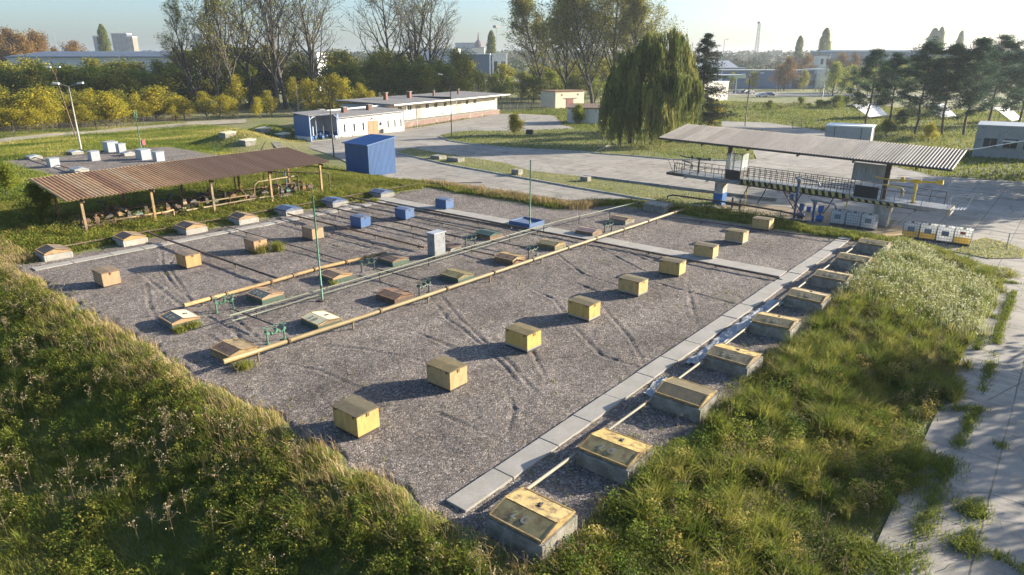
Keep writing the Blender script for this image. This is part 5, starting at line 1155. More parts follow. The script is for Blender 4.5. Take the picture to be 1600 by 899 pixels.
# ------------------------------------------------------------------ lamps and posts
def lamp(label, base, top_py, arms, mat, z0=-1.3, r=0.13, lean=(0,0), size=1.0, group=None):
    u, v = gp(*base, z0); h = zat(u, v, top_py)-z0
    t = thing('street_lamp', label, 'street lamp', (u, v, z0), 0, group)
    MB().tube([(0,0,-0.3),(lean[0]*0.5,lean[1]*0.5,h*0.5),(lean[0],lean[1],h)], r, 8, r2=r*0.55).build('pole', mat, t, smooth=True)
    for (dx, dz) in arms:
        d = _r*dx; q = MB(); q.tube([(lean[0],lean[1],h-0.05),(lean[0]+d[0],lean[1]+d[1],h+dz)], r*0.4, 6); q.build('arm', mat, t)
        e = _r*(dx+math.copysign(0.55*size,dx)); s_ = 0.16*size
        q = MB(); a = Vector((lean[0]+d[0],lean[1]+d[1],h+dz)); b_ = Vector((lean[0]+e[0],lean[1]+e[1],h+dz+0.08)); q.beam(a, b_, s_*1.6, s_); q.build('lamp_head', M_IBCW, t)
    return t
lamp('tall concrete lamp with two arms standing by the far left gravel', (128,240), 135, [(-1.3,0.35),(1.4,0.4)], M_WOODPOST, 0.0, 0.16, size=1.5)
lamp('older dark leaning lamp by the yellow trees behind the two armed lamp', (119,216), 118, [(-0.5,1.4),(0.5,1.4)], M_RUST, -0.6, 0.13, (-1.2,0.4), size=1.3)
lamp('tall dark pole rising between the rusty canopy and the blue shed', (522,246), 140, [], M_DARK, -1.3, 0.13)
lamp('lamp with one arm on the lawn before the loading dock', (706,213), 124, [(-1.6,0.9)], M_DARK, -1.3, 0.14, size=1.4)
lamp('thin pale pole before the spruce, behind the gantry roof', (1094,202), 142, [], M_PIPEC, -1.3, 0.12)
lamp('two armed lamp on the far road right of the spruce', (1164,197), 121, [(-1.2,0.7),(2.2,0.9)], M_DARK, -1.3, 0.15, size=1.6)
lamp('wooden pole behind the white workshop', (467,180), 126, [], M_WOODPOST, -1.0, 0.14)
lamp('short thin post at the loading dock corner', (652,201), 164, [], M_STEEL, -1.3, 0.08)
lamp('tall pale pole by the far car park, right one', (1284,160), 86, [(0.5,0.05)], M_STEEL, -1.3, 0.16, size=1.5)
lamp('tall brown pole left of the autumn tree by the blue hall', (1211,145), 92, [(-0.8,0.05)], M_DKRUST, -1.3, 0.17, size=1.5)
lamp('green mottled pole in front of the blue hall', (1219,142), 108, [(0.8,0.05)], M_PIPEG, -1.3, 0.17, size=1.5)
lamp('slender pale pole left of the blue hall', (1124,150), 62, [(0.8,0.1)], M_STEEL, -1.3, 0.16, size=1.5)

# fences
def fence(name, label, pts, h, mat, step=3.0, wires=6, rail=False):
    t = thing(name, label, 'fence', (pts[0][0], pts[0][1], 0)); o0 = Vector((pts[0][0], pts[0][1], 0)); q = MB(); w = MB()
    prev = None
    for (a, b_) in zip(pts[:-1], pts[1:]):
        A = Vector((*a, 0)); B = Vector((*b_, 0)); n = max(1, int((B-A).length/step))
        for i in range(n+1):
            p = A+(B-A)*(i/n); p.z = float(terrain(p.x, p.y)) if p.length < 260 else -1.3
            l = p-o0; q.box(l.x-0.05,l.x+0.05,l.y-0.05,l.y+0.05,l.z-0.2,l.z+h)
            if prev is not None and (prev-l).length > 0.1:
                for k in range(wires): w.tube([prev+Vector((0,0,h*(0.08+0.9*k/(wires-1)))), l+Vector((0,0,h*(0.08+0.9*k/(wires-1))))], 0.035 if rail else 0.02, 4)
                if not rail:
                    m_ = int((l-prev).length/0.3)
                    for j in range(1, m_): p_ = prev+(l-prev)*(j/m_); w.tube([p_+Vector((0,0,0.05)), p_+Vector((0,0,h*0.98))], 0.012, 3)
            prev = l
    q.build('post', mat, t)['kind'] = 'stuff'; w.build('mesh', mat, t); return t
fence('mesh_fence', 'long dark mesh fence under the yellow trees at the left', [gp(-60,224,-0.7), gp(0,214,-0.8), gp(150,200,-0.9), gp(275,189,-1.0), gp(390,183,-1.1), gp(455,178,-1.2)], 2.0, M_DARK)
fence('yard_fence', 'dark fence between the loading dock and the cream pump house', [gp(786,176), gp(830,173), gp(866,171)], 2.4, M_DARK, 2.5)
fence('yard_fence', 'second dark fence farther back before the shaded trees', [gp(800,163), gp(850,160), gp(890,158)], 2.6, M_DARK, 2.5)
fence('field_fence', 'low dark wire fence across the field beyond the gantry roof', [gp(1130,171), gp(1180,170), gp(1215,171), gp(1240,166), gp(1262,160)], 1.5, M_RUST, 4, 3, True)
fence('rail_fence', 'low brown rail at the end of the far road', [gp(1238,201), gp(1252,201)], 1.6, M_RUST, 3, 2, True)
PATHC = []
q = MB(); pl = [(-60,229,8),(0,219,8),(75,211,7.5),(150,203.5,7),(210,198,6.5),(270,193,6),(330,189,5),(392,185.5,4.5)]
ctr = []
for (x0,y0,w0),(x1,y1,w1) in zip(pl[:-1], pl[1:]):
    for k in range(8): f_ = k/8; ctr.append((x0+(x1-x0)*f_, y0+(y1-y0)*f_))
PATHC = [gp(x, y, -0.8) for x, y in ctr]
L_ = []
for x, y in ctr:
    a = gp(x, y-3.2, -0.8); b_ = gp(x, y+3.4, -0.8); L_.append([(*a, float(terrain(*a))+0.14), (*b_, float(terrain(*b_))+0.14)])
for a, b_ in zip(L_[:-1], L_[1:]): q.poly([a[1], b_[1], b_[0], a[0]])
structure(q.build('path', surf('dry_dirt', (0.33,0.28,0.21), (0.27,0.23,0.16), 0.4, 0.95, (0.16,0.15,0.07), 0.35, 0.5, world=True)))

# ------------------------------------------------------------------ far buildings, cars
def far_block(name, label, cat, pl, pr, D, ytop, ybase=None, depth=12, wall=M_GREYWALL, roof=M_BITUM, rows=0, cols=0, roof_h=0.5, bandm=None, group=None):
    A = Vector((*gd(pl, D), 0)); B = Vector((*gd(pr, D), 0)); L = (B-A).length; th = math.atan2((B-A).y, (B-A).x)
    zt_ = zat(A.x, A.y, ytop); zb = -1.3 if ybase is None else zat(A.x, A.y, ybase)
    t = thing(name, label, cat, (A.x, A.y, -1.3), th, group); H = zt_+1.3
    MB().box(0,L,0,depth,-1 if ybase is None else zb+1.3-H*0.0,H-roof_h).build('wall', wall, t)
    MB().box(-0.4,L+0.4,-0.4,depth+0.4,H-roof_h+0.003,H).build('roof', roof, t)
    if cols:
        for r_ in range(rows):
            for c_ in range(cols):
                x = L*(c_+0.25)/cols; z = (H-roof_h)*(r_+0.35)/rows
                MB().box(x,x+L*0.5/cols,-0.06,-0.003,z,z+(H-roof_h)*0.42/rows).build('window', M_GLASS, t)
    return t, L, H
M_BLUEGREY = surf('blue_grey_cladding', (0.13,0.22,0.34), (0.11,0.19,0.30), 0.2, 0.6, bump=0)
M_HALLROOF = surf('blue_steel_roof', (0.045,0.075,0.15), (0.035,0.06,0.125), 0.2, 0.5, bump=0)
M_PALEWALL = surf('pale_cladding', (0.68,0.70,0.72), (0.62,0.64,0.66), 0.3, 0.7, bump=0)
M_LIME = surf('lime_trim', (0.35,0.55,0.22), (0.32,0.50,0.20), 0.3, 0.6, bump=0)
t, L, H = far_block('warehouse', 'very long low warehouse with a blue roof behind the trees at the left', 'warehouse', 12, 285, 300, 90, None, 26, M_PALEWALL, M_PALEWALL)
q = MB()
q.hexa([(-1,-1.0,H+0.01),(L+1,-1.0,H+0.01),(L+1,27,H+2.6),(-1,27,H+2.6),(-1,-1.0,H+0.25),(L+1,-1.0,H+0.25),(L+1,27,H+2.85),(-1,27,H+2.85)]); o = q.build('roof_sheet', M_HALLROOF, t)
for k in range(5):
    y0_ = 1.5+k*5.0; z_ = H+0.28+2.6*(y0_+1)/28
    MB().hexa([(0,y0_,z_),(L,y0_,z_),(L,y0_+1.0,z_+0.1),(0,y0_+1.0,z_+0.1),(0,y0_,z_+0.12),(L,y0_,z_+0.12),(L,y0_+1.0,z_+0.22),(0,y0_+1.0,z_+0.22)]).build('skylight', M_GALV, o)
far_block('hall', 'pale low hall seen between the bare poplars', 'hall', 440, 496, 330, 82, None, 20, M_PALEWALL, M_PALEWALL)
far_block('hall', 'long pale roofed hall behind the poplars above the dock store', 'hall', 655, 716, 520, 76, None, 30, M_PALEWALL, M_CREAM)
far_block('office_block', 'dark blue glazed block in front of the white cube', 'office', 712, 765, 480, 84, None, 20, surf('dark_blue_glass', (0.05,0.09,0.14), (0.07,0.11,0.17), 0.3, 0.3, bump=0), M_PALEWALL)
far_block('white_cube', 'white cube building with one dark window strip behind the parked vans', 'building', 769, 792, 440, 83, None, 12, M_WHITE, M_WHITE, 1, 2)
D = 1500
far_block('apartment_tower', 'pale stepped apartment tower on the skyline right of the dark poplar column', 'apartment tower', 181, 205, D, 52, None, 20, surf('hazy_block', (0.085,0.09,0.10), (0.07,0.075,0.085), 0.05, 0.9, bump=0), M_GREYWALL, 6, 4, 2)
far_block('apartment_tower', 'yellowish apartment tower touching the stepped one on the skyline', 'apartment tower', 203, 213, D, 57, None, 20, surf('sandy_block', (0.22,0.18,0.12), (0.19,0.16,0.10), 0.05, 0.9, bump=0), M_GREYWALL, 5, 2, 2)
far_block('apartment_tower', 'small grey tower left of the dark poplar column', 'apartment tower', 152, 160, D, 56, None, 20, surf('hazy_block', G(0.4), G(0.36)), M_GREYWALL, 5, 2, 2)
far_block('apartment_tower', 'grey tower block seen through the bare twigs of the left poplars', 'apartment tower', 305, 322, D, 52, None, 20, surf('hazy_block', G(0.4), G(0.36)), M_GREYWALL, 5, 3, 2)
t, L, H = far_block('church', 'distant church with a brown dome and spire', 'church', 738, 757, 1100, 74, None, 18, M_CREAM, M_BITUM, 0, 0, 1)
q = MB(); c = Vector((L/2,9,H)); rr = L*0.34
prof = [(1.0,0),(1.0,0.5),(0.92,0.9),(0.7,1.3),(0.4,1.6),(0.22,1.75),(0.2,2.2),(0.05,3.4)]; n = 14
vs = [(c.x+rr*p*math.cos(2*math.pi*k/n), c.y+rr*p*math.sin(2*math.pi*k/n), c.z+rr*z_) for p, z_ in prof for k in range(n)]
q._add(vs, [(i*n+k, i*n+(k+1)%n, (i+1)*n+(k+1)%n, (i+1)*n+k) for i in range(len(prof)-1) for k in range(n)]); q.build('dome', surf('brown_dome', (0.16,0.09,0.08), (0.12,0.07,0.06), 0.2), t)
far_block('church_hall', 'long grey building beside the distant church', 'building', 712, 742, 1120, 67, None, 18, M_GREYWALL, M_BITUM)
t, L, H = far_block('blue_hall', 'long blue clad hall across the far road', 'hall', 1118, 1285, 400, 109.5, None, 30, M_BLUEGREY, M_GREYWALL, 0, 0, 0.6)
MB().box(L*0.70,L*0.985,-3.0,-0.02,0.2,H*0.62).build('annex', surf('blue_annex', (0.20,0.27,0.36), (0.18,0.25,0.34), 0.3, 0.7, bump=0), t); MB().box(L*0.69,L*0.99,-3.6,-0.02,H*0.63,H*0.78).build('annex_roof', M_BITUM, t); MB().box(L*0.72,L*0.78,-3.08,-3.003,0.3,H*0.5).build('door', M_DARK, t); MB().box(L*0.88,L*0.93,-3.08,-3.003,H*0.2,H*0.45).build('window', M_GLASS, t)
t, L, H = far_block('white_shop', 'white end wall at the right of the blue hall', 'building', 1280, 1299, 395, 108, None, 20, M_WHITE, M_PALEWALL)
t, L, H = far_block('grey_hall', 'hall with a pale gabled roof behind the blue hall', 'hall', 1090, 1166, 470, 106, None, 40, M_BLUEGREY, M_PALEWALL, 0, 0, 0.4)
q = MB(); q._add([(-2,-1,H),(L*0.86,-1,H),(L*0.95,40,H),(-2,40,H),(L*0.1,18,H+4.6),(L*0.8,18,H+4.6)],[(0,1,5,4),(1,2,5),(2,3,4,5),(3,0,4),(3,2,1,0)]); q.build('hip_roof', M_GALV, t)
t, L, H = far_block('fuel_canopy', 'flat white and lime canopy of a filling station before the blue hall', 'canopy', 1120, 1166, 330, 117, 121.5, 10, M_LIME, M_PALEWALL, 0, 0, 0.5)
MB().box(L*0.65,L+0.42,-0.45,-0.41,H-1.6,H-0.1).build('lime_panel', surf('bright_lime', (0.62,0.68,0.40), (0.60,0.66,0.38), 0.3, 0.6, bump=0), t); MB().box(L*0.2,L*0.23,3,3.6,-0.5,H-1.5).build('column', M_PALEWALL, t); MB().box(L*0.8,L*0.83,3,3.6,-0.5,H-1.5).build('column', M_PALEWALL, t)
far_block('shop_hall', 'very long hall with a white roof line at the right skyline', 'hall', 1294, 1520, 620, 78.5, None, 40, surf('dim_cladding', (0.20,0.23,0.27), (0.17,0.20,0.24), 0.2, 0.7, bump=0), M_PALEWALL, 0, 0, 1.1)
far_block('villa', 'white gabled villa among autumn trees before the long hall', 'villa', 1280, 1297, 520, 86, None, 10, M_WHITE, M_BITUM, 2, 2)
far_block('brick_house', 'reddish brick house left of the white villa', 'house', 1244, 1262, 540, 90, None, 10, M_BRICK, M_RUST, 2, 2)
# lattice floodlight mast and the flat headed mast
def mast(label, px, D, ytop, ybase, w, head):
    u, v = gd(px, D); z1 = zat(u, v, ytop); t = thing('mast', label, 'mast', (u, v, -1.3)); h = z1+1.3; q = MB(); k = 12
    for sx in (-1,1):
        for sy in (-1,1): q.tube([(sx*w,sy*w,0),(sx*w*0.5,sy*w*0.5,h)], w*0.13, 4)
    for i in range(k):
        a = w*(1-0.5*i/k); b_ = w*(1-0.5*(i+1)/k)
        for s in (1,-1): q.tube([(-a*s,-a,h*i/k),(b_*s,-b_,h*(i+1)/k)], w*0.07, 3); q.tube([(-a,-a*s,h*i/k),(-b_,b_*s,h*(i+1)/k)], w*0.07, 3)
    q.build('lattice', M_STEEL, t); hw = head; MB().box(-hw,hw,-hw*0.6,hw*0.6,h,h+hw*0.8).build('lamp_head', M_DARK, t); return t
mast('grey lattice floodlight mast on the skyline right of the willow', 1180, 900, 37, None, 2.2, 2.6)
mast('slender mast with a flat head beside the dark poplar column', 776, 1000, 44, None, 0.8, 4.2)
mast('thin distant mast over the autumn trees at the far left', 94, 1300, 50, None, 0.9, 0.8)
# cars
def make_car(mat):
    t = thing('parked_car', '', 'car', group=None); Lc = 4.4
    prof = [(-2.2,0.35),(-2.2,0.8),(-1.9,0.92),(-1.35,0.98),(-0.7,1.42),(0.75,1.44),(1.5,1.0),(2.1,0.85),(2.2,0.6),(2.2,0.35)]
    n = len(prof); q = MB()
    vs = [(x, y*(0.86 if (z > 1.2) else 1), z) for y in (-0.86, 0.86) for x, z in prof]
    q._add(vs, [tuple(range(n)), tuple(reversed(range(n, 2*n)))]+[(i, n+i, n+(i+1)%n, (i+1)%n) for i in range(n)]); q.build('body', mat, t, bevel=0.05)
    q = MB()
    for s in (-1,1): q.hexa([(-1.15,s*0.845,0.98),(1.2,s*0.845,0.98),(1.2,s*0.875,0.98),(-1.15,s*0.875,0.98),(-0.68,s*0.74,1.36),(0.68,s*0.74,1.36),(0.68,s*0.79,1.36),(-0.68,s*0.79,1.36)])
    q.build('window', M_GLASS, t)
    for x in (-1.35,1.35):
        for s in (-1,1): MB().cyl((x, s*0.72 if s < 0 else 0.72, 0.32), 0.33, 0.18*s, 14, 0, 'y').build('wheel', M_BLACK, t)
    for s in (-0.6,0.6): MB().box(2.17,2.215,s-0.2,s+0.2,0.62,0.76).build('headlight', M_IBCW, t)
    return t
def car_paint(n, c, r=0.3): return surf(n, c, tuple(x*0.92 for x in c), 1.0, r, bump=0, metal=0.2)
cs = [((1190,152),'silver',(0.55,0.56,0.58),'silver car parked at the edge of the green field beyond the gantry',0.2),((1201,150.5),'blue',(0.06,0.12,0.30),'blue car partly behind the silver one',0.2),((1163,146.5),'black',(0.03,0.03,0.04),'black car left of the silver one',0.9),
      ((1158,146),'white',(0.75,0.75,0.74),'white car between dark ones by the white kiosk',1.1),((1150,146),'navy',(0.03,0.04,0.08),'dark car next to the white kiosk',1.0),((1172,147.5),'grey',(0.14,0.15,0.17),'dark grey car behind the two armed lamp',0.6)]
for p, n, c, l, rz in cs:
    o = make_car(car_paint(n+'_car_paint', c)); o.location = (*gp(*p, -1.3), -1.27); o.rotation_euler[2] = AZ-math.pi/2+rz; o['label'] = l; o['group'] = 'cars beyond the field'; o.scale = (1.15,1.15,1.15)
def make_van():
    t = thing('delivery_van', '', 'van', group='white vans parked behind the hedge'); prof = [(-2.8,0.4),(-2.8,2.4),(1.3,2.45),(2.1,1.5),(2.8,1.25),(2.85,0.4)]; n = len(prof); q = MB()
    q._add([(x,y,z) for y in (-1,1) for x, z in prof], [tuple(range(n)), tuple(reversed(range(n,2*n)))]+[(i,n+i,n+(i+1)%n,(i+1)%n) for i in range(n)]); q.build('body', M_IBCW, t)
    MB().hexa([(1.35,-0.9,2.35),(2.1,-0.9,1.55),(2.1,0.9,1.55),(1.35,0.9,2.35),(1.42,-0.9,2.4),(2.15,-0.9,1.6),(2.15,0.9,1.6),(1.42,0.9,2.4)]).build('windscreen', M_GLASS, t)
    for x in (-1.8,1.8):
        for s in (-1,1): MB().cyl((x,s*0.85,0.4),0.4,0.18*s,10,0,'y').build('wheel', M_BLACK, t)
    return t
vn = make_van()
for i in range(16):
    o = vn if i == 0 else copy_tree(vn); px = 745+i*4.2+random.uniform(-1,1); D = random.uniform(395,425)
    o.location = (*gd(px, D), -1.0); o.rotation_euler[2] = random.uniform(0,3); o['label'] = 'white van in the far car park before the white cube building'; o.scale = (1.3,1.3,1.6)
hp = [gd(740, 440), gd(815, 440), gd(815, 380), gd(740, 380)]
structure(MB().prism(hp, -1.6, -1.1).build('road', M_SLAB))

# ------------------------------------------------------------------ trees
M_BARK = surf('grey_brown_bark', (0.085,0.068,0.052), (0.055,0.045,0.035), 0.6, 0.95, (0.12,0.11,0.085), 0.3, 0.5)
M_PINEBARK = surf('pine_bark', (0.16,0.10,0.07), (0.10,0.065,0.05), 0.6, 0.95)
F_POP = foliage('poplar_leaves', [(0.11,0.13,0.018), (0.18,0.19,0.028), (0.28,0.26,0.04), (0.40,0.31,0.05)], 0.5)
F_GREEN = foliage('green_leaves', [(0.10,0.135,0.016), (0.16,0.20,0.024), (0.24,0.26,0.034), (0.36,0.32,0.045)], 0.5)
F_YELL = foliage('autumn_yellow_leaves', [(0.15,0.165,0.018), (0.27,0.26,0.026), (0.42,0.345,0.034), (0.52,0.37,0.045)], 0.5)
F_RUSSET = foliage('russet_leaves', [(0.12,0.085,0.028), (0.18,0.115,0.03), (0.24,0.13,0.035), (0.28,0.18,0.05)], 0.35)
F_WILLOW = foliage('willow_leaves', [(0.055,0.075,0.02), (0.10,0.125,0.03), (0.18,0.185,0.045), (0.31,0.27,0.08)], 0.3)
F_PINE = foliage('pine_needles', [(0.026,0.055,0.038), (0.042,0.082,0.05), (0.07,0.115,0.058), (0.12,0.155,0.065)], 0.3)
F_SPRUCE = foliage('spruce_needles', [(0.018,0.03,0.016), (0.03,0.048,0.024), (0.05,0.07,0.03), (0.08,0.095,0.04)], 0.12)
F_FAR = foliage('distant_leaves', [(0.06,0.078,0.034), (0.08,0.10,0.04), (0.11,0.11,0.042), (0.17,0.13,0.05)], 0.2)
def skeleton(rng, H, r0, first=0.15, n1=16, ang=0.55, ratio=0.5, lv=3, n2=5, n3=4, trop=0.12, wig=0.10, top=1.0):
    segs = []; twigs = []
    def br(p, d, L, r, lvl):
        n = max(3, int(round(7-1.3*lvl)+ (5 if lvl == 0 else 0))); P = [p]
        for i in range(n):
            d = d+rng.normal(0, wig*(1 if lvl else 0.4), 3)+np.array([0,0,trop*(1 if lvl else 0.5)]); d /= np.linalg.norm(d)
            q = p+d*L/n; ra = r*(1-0.8*i/n); rb = r*(1-0.8*(i+1)/n)
            segs.append((p, q, ra, rb)); f = (i+1)/n
            if lvl >= lv-1: twigs.append((q, lvl))
            if lvl < lv:
                lo = first if lvl == 0 else 0.2
                k = {0:n1, 1:n2, 2:n3}.get(lvl, 2)/n/(1-lo)
                if f > lo:
                    for _ in range(int(k)+(rng.random() < k-int(k))):
                        az = rng.uniform(0, 2*np.pi); a = ang*rng.uniform(0.7, 1.35)*(1.0 if lvl == 0 else 1.15)
                        x = np.cross(d, [0.31,0.2,0.9] if abs(d[2]) < 0.9 else [1,0,0]); x /= np.linalg.norm(x); y = np.cross(d, x)
                        c = d*np.cos(a)+(x*np.cos(az)+y*np.sin(az))*np.sin(a)
                        br(q, c, L*ratio*rng.uniform(0.75,1.2)*((1.15-0.75*(f-lo)/(1-lo)) if lvl == 0 else (1.1-0.5*f)), rb*0.62, lvl+1)
            p = q
    br(np.zeros(3), np.array([rng.normal(0,.03), rng.normal(0,.03), 1.0]), H*top, r0, 0)
    return segs, twigs
def seg_mesh(name, segs, mat, sides=5, rmin=0.0):
    p0 = np.array([s[0] for s in segs]); p1 = np.array([s[1] for s in segs]); ra = np.maximum([s[2] for s in segs], rmin); rb = np.maximum([s[3] for s in segs], rmin)
    d = p1-p0; d /= np.linalg.norm(d, axis=1)[:, None]; a = np.cross(d, np.array([0.13,0.97,0.2])); a /= np.linalg.norm(a, axis=1)[:, None]; b_ = np.cross(d, a); V = []
    for P, r in ((p0, ra), (p1, rb)):
        for j in range(sides):
            t_ = 2*np.pi*j/sides; V.append(P+(a*np.cos(t_)+b_*np.sin(t_))*r[:, None])
    V = np.stack(V, 1).reshape(-1, 3); o = np.arange(len(segs))*2*sides
    Q = np.concatenate([np.stack([o+j, o+(j+1)%sides, o+sides+(j+1)%sides, o+sides+j], 1) for j in range(sides)])
    return npmesh(name, V, [Q], mat, smooth=True)
def leafy(rng, twigs, per, scatter, size, mat, keep=lambda P, r: np.ones(len(P), bool), flat=0.3, aspect=0.7, shade=None):
    P = np.array([t[0] for t in twigs]); P = P[keep(P, rng)]
    Q = np.repeat(P, per, axis=0)+rng.normal(0, scatter, (len(P)*per, 3))*np.array([1,1,0.8])
    clump = np.repeat(rng.uniform(0, 1, len(P)), per)
    tint = np.clip(0.55*clump+0.45*rng.uniform(0, 1, len(Q)), 0, 1)
    v = Veg(); v.leaves(rng, Q, size*rng.uniform(0.6, 1.3, len(Q)), tint, flat, aspect); return v.mesh('crown', mat)
VAR = {}
def variant(key, trunk, crown): VAR.setdefault(key, []).append((trunk, crown))
r = np.random.default_rng(11)
for k in range(3):                                               # nearly bare poplars, 35 m
    s, tw = skeleton(r, 34, 0.6, 0.16, 17, 0.62, 0.52, 3, 6, 5, 0.11, 0.10)
    variant('bare_poplar', seg_mesh('trunk', s, M_BARK, 5, 0.035), leafy(r, tw, 2, 0.5, 0.42, F_POP, lambda P, g: g.random(len(P)) < np.where(P[:,2] < 18, 0.75, 0.24)))
for k in range(3):                                               # poplars still in leaf
    s, tw = skeleton(r, 33, 0.5, 0.16, 24, 0.52, 0.42, 3, 6, 4, 0.13, 0.10)
    variant('leafy_poplar', seg_mesh('trunk', s, M_BARK, 5, 0.035), leafy(r, tw, 3, 0.6, 0.42, F_POP, lambda P, g: g.random(len(P)) < 0.42))
for k in range(2):                                               # poplars in full leaf
    s, tw = skeleton(r, 33, 0.5, 0.12, 26, 0.58, 0.46, 3, 6, 4, 0.12, 0.11)
    variant('full_poplar', seg_mesh('trunk', s, M_BARK, 5, 0.035), leafy(r, tw, 7, 0.75, 0.46, F_POP, lambda P, g: g.random(len(P)) < 0.8))
for k in range(4):                                               # broad trees, 13 m
    s, tw = skeleton(r, 11, 0.28, 0.06, 17, 0.95, 0.55, 2, 6, 4, 0.09, 0.15)
    variant('broad_tree', seg_mesh('trunk', s, M_BARK, 5), leafy(r, tw, 10, 0.75, 0.55, F_GREEN, lambda P, g: g.random(len(P)) < 0.8))
    variant('yellow_tree', seg_mesh('trunk', s, M_BARK, 5), leafy(r, tw, 8, 0.75, 0.52, F_YELL, lambda P, g: g.random(len(P)) < 0.75))
    variant('russet_tree', seg_mesh('trunk', s, M_BARK, 5), leafy(r, tw, 14, 0.6, 0.38, F_RUSSET))
    variant('olive_tree', seg_mesh('trunk', s, M_BARK, 5), leafy(r, tw, 8, 0.75, 0.55, F_POP, lambda P, g: g.random(len(P)) < 0.8))
for k in range(3):                                               # small trees and bushes, 4 m
    s, tw = skeleton(r, 3.4, 0.09, 0.05, 12, 0.8, 0.6, 2, 5, 3, 0.08, 0.16)
    variant('bush', seg_mesh('trunk', s, M_BARK, 4), leafy(r, tw, 16, 0.28, 0.20, F_GREEN))
    variant('yellow_bush', seg_mesh('trunk', s, M_BARK, 4), leafy(r, tw, 16, 0.28, 0.20, F_YELL))
for k in range(4):                                               # pines, 15 m
    segs = []; P = []; Hh = 15; lean = np.array([r.normal(0,.03), r.normal(0,.03), 1.0]); p = np.zeros(3)
    for i in range(12):
        q_ = p+lean*Hh/12+np.array([r.normal(0,.08), r.normal(0,.08), 0]); segs.append((p, q_, 0.2*(1-i/13), 0.2*(1-(i+1)/13)))
        z = q_[2]/Hh
        if z > 0.22:
            for _ in range(5 if z > 0.4 else 3):
                az = r.uniform(0, 6.283); L_ = (1-z)**0.6*5.0*r.uniform(0.6,1.15)+0.6; d = np.array([np.cos(az), np.sin(az), r.uniform(0.0,0.45)])
                b0 = q_-lean*r.uniform(0,1.1); n_ = 4
                for j in range(n_):
                    b1 = b0+d*L_/n_; segs.append((b0, b1, 0.05*(1-j/5), 0.05*(1-(j+1)/5))); b0 = b1; d = d+np.array([r.normal(0,.1), r.normal(0,.1), 0.12])
                    if j >= 1: P += [b1+r.normal(0,.28,3)*np.array([1,1,.6]) for _ in range(7)]
        p = q_
    P += [p+r.normal(0,.4,3) for _ in range(10)]; P = np.array(P); C = np.repeat(P, 20, 0)+r.normal(0, 0.28, (len(P)*20, 3))*np.array([1.1,1.1,0.65])
    tint = np.clip(np.repeat(r.uniform(0,1,len(P)),20)*0.5+0.5*r.uniform(0,1,len(C)),0,1); v = Veg(); v.leaves(r, C, 0.34*r.uniform(.6,1.3,len(C)), tint, 0.2, 0.28)
    variant('pine', seg_mesh('trunk', segs, M_PINEBARK, 6), v.mesh('crown', F_PINE))
segs = []; P = []; Hh = 21.0                                      # the spruce, thin at the top
for i in range(26):
    z0, z1 = Hh*i/26, Hh*(i+1)/26; segs.append((np.array([0,0,z0]), np.array([0,0,z1]), 0.26*(1-i/27), 0.26*(1-(i+1)/27)))
    if i > 2:
        nb = r.integers(4,8) if i < 18 else r.integers(2,5)
        for _ in range(nb):
            az = r.uniform(0,6.283); L_ = (0.4+4.6*(1-z1/Hh)**0.75)*r.uniform(0.55,1.15); d = np.array([np.cos(az), np.sin(az), 0.12]); b0 = np.array([0,0,r.uniform(z0,z1)])
            for j in range(5):
                b1 = b0+d*L_/5; segs.append((b0,b1,0.035,0.03)); b0 = b1; d = d+np.array([0,0,-0.10 if j < 3 else 0.12])
                P += [b1+np.array([r.normal(0,.16), r.normal(0,.16), -abs(r.normal(0,.35))]) for _ in range(5)]
P = np.array(P); C = np.repeat(P, 10, 0)+r.normal(0,.17,(len(P)*10,3)); v = Veg(); v.leaves(r, C, 0.30*r.uniform(.6,1.3,len(C)), np.clip(np.repeat(r.uniform(0,1,len(P)),10)*.6+.4*r.uniform(0,1,len(C)),0,1), 0.2, 0.35)
variant('spruce', seg_mesh('trunk', segs, M_PINEBARK, 6), v.mesh('crown', F_SPRUCE))
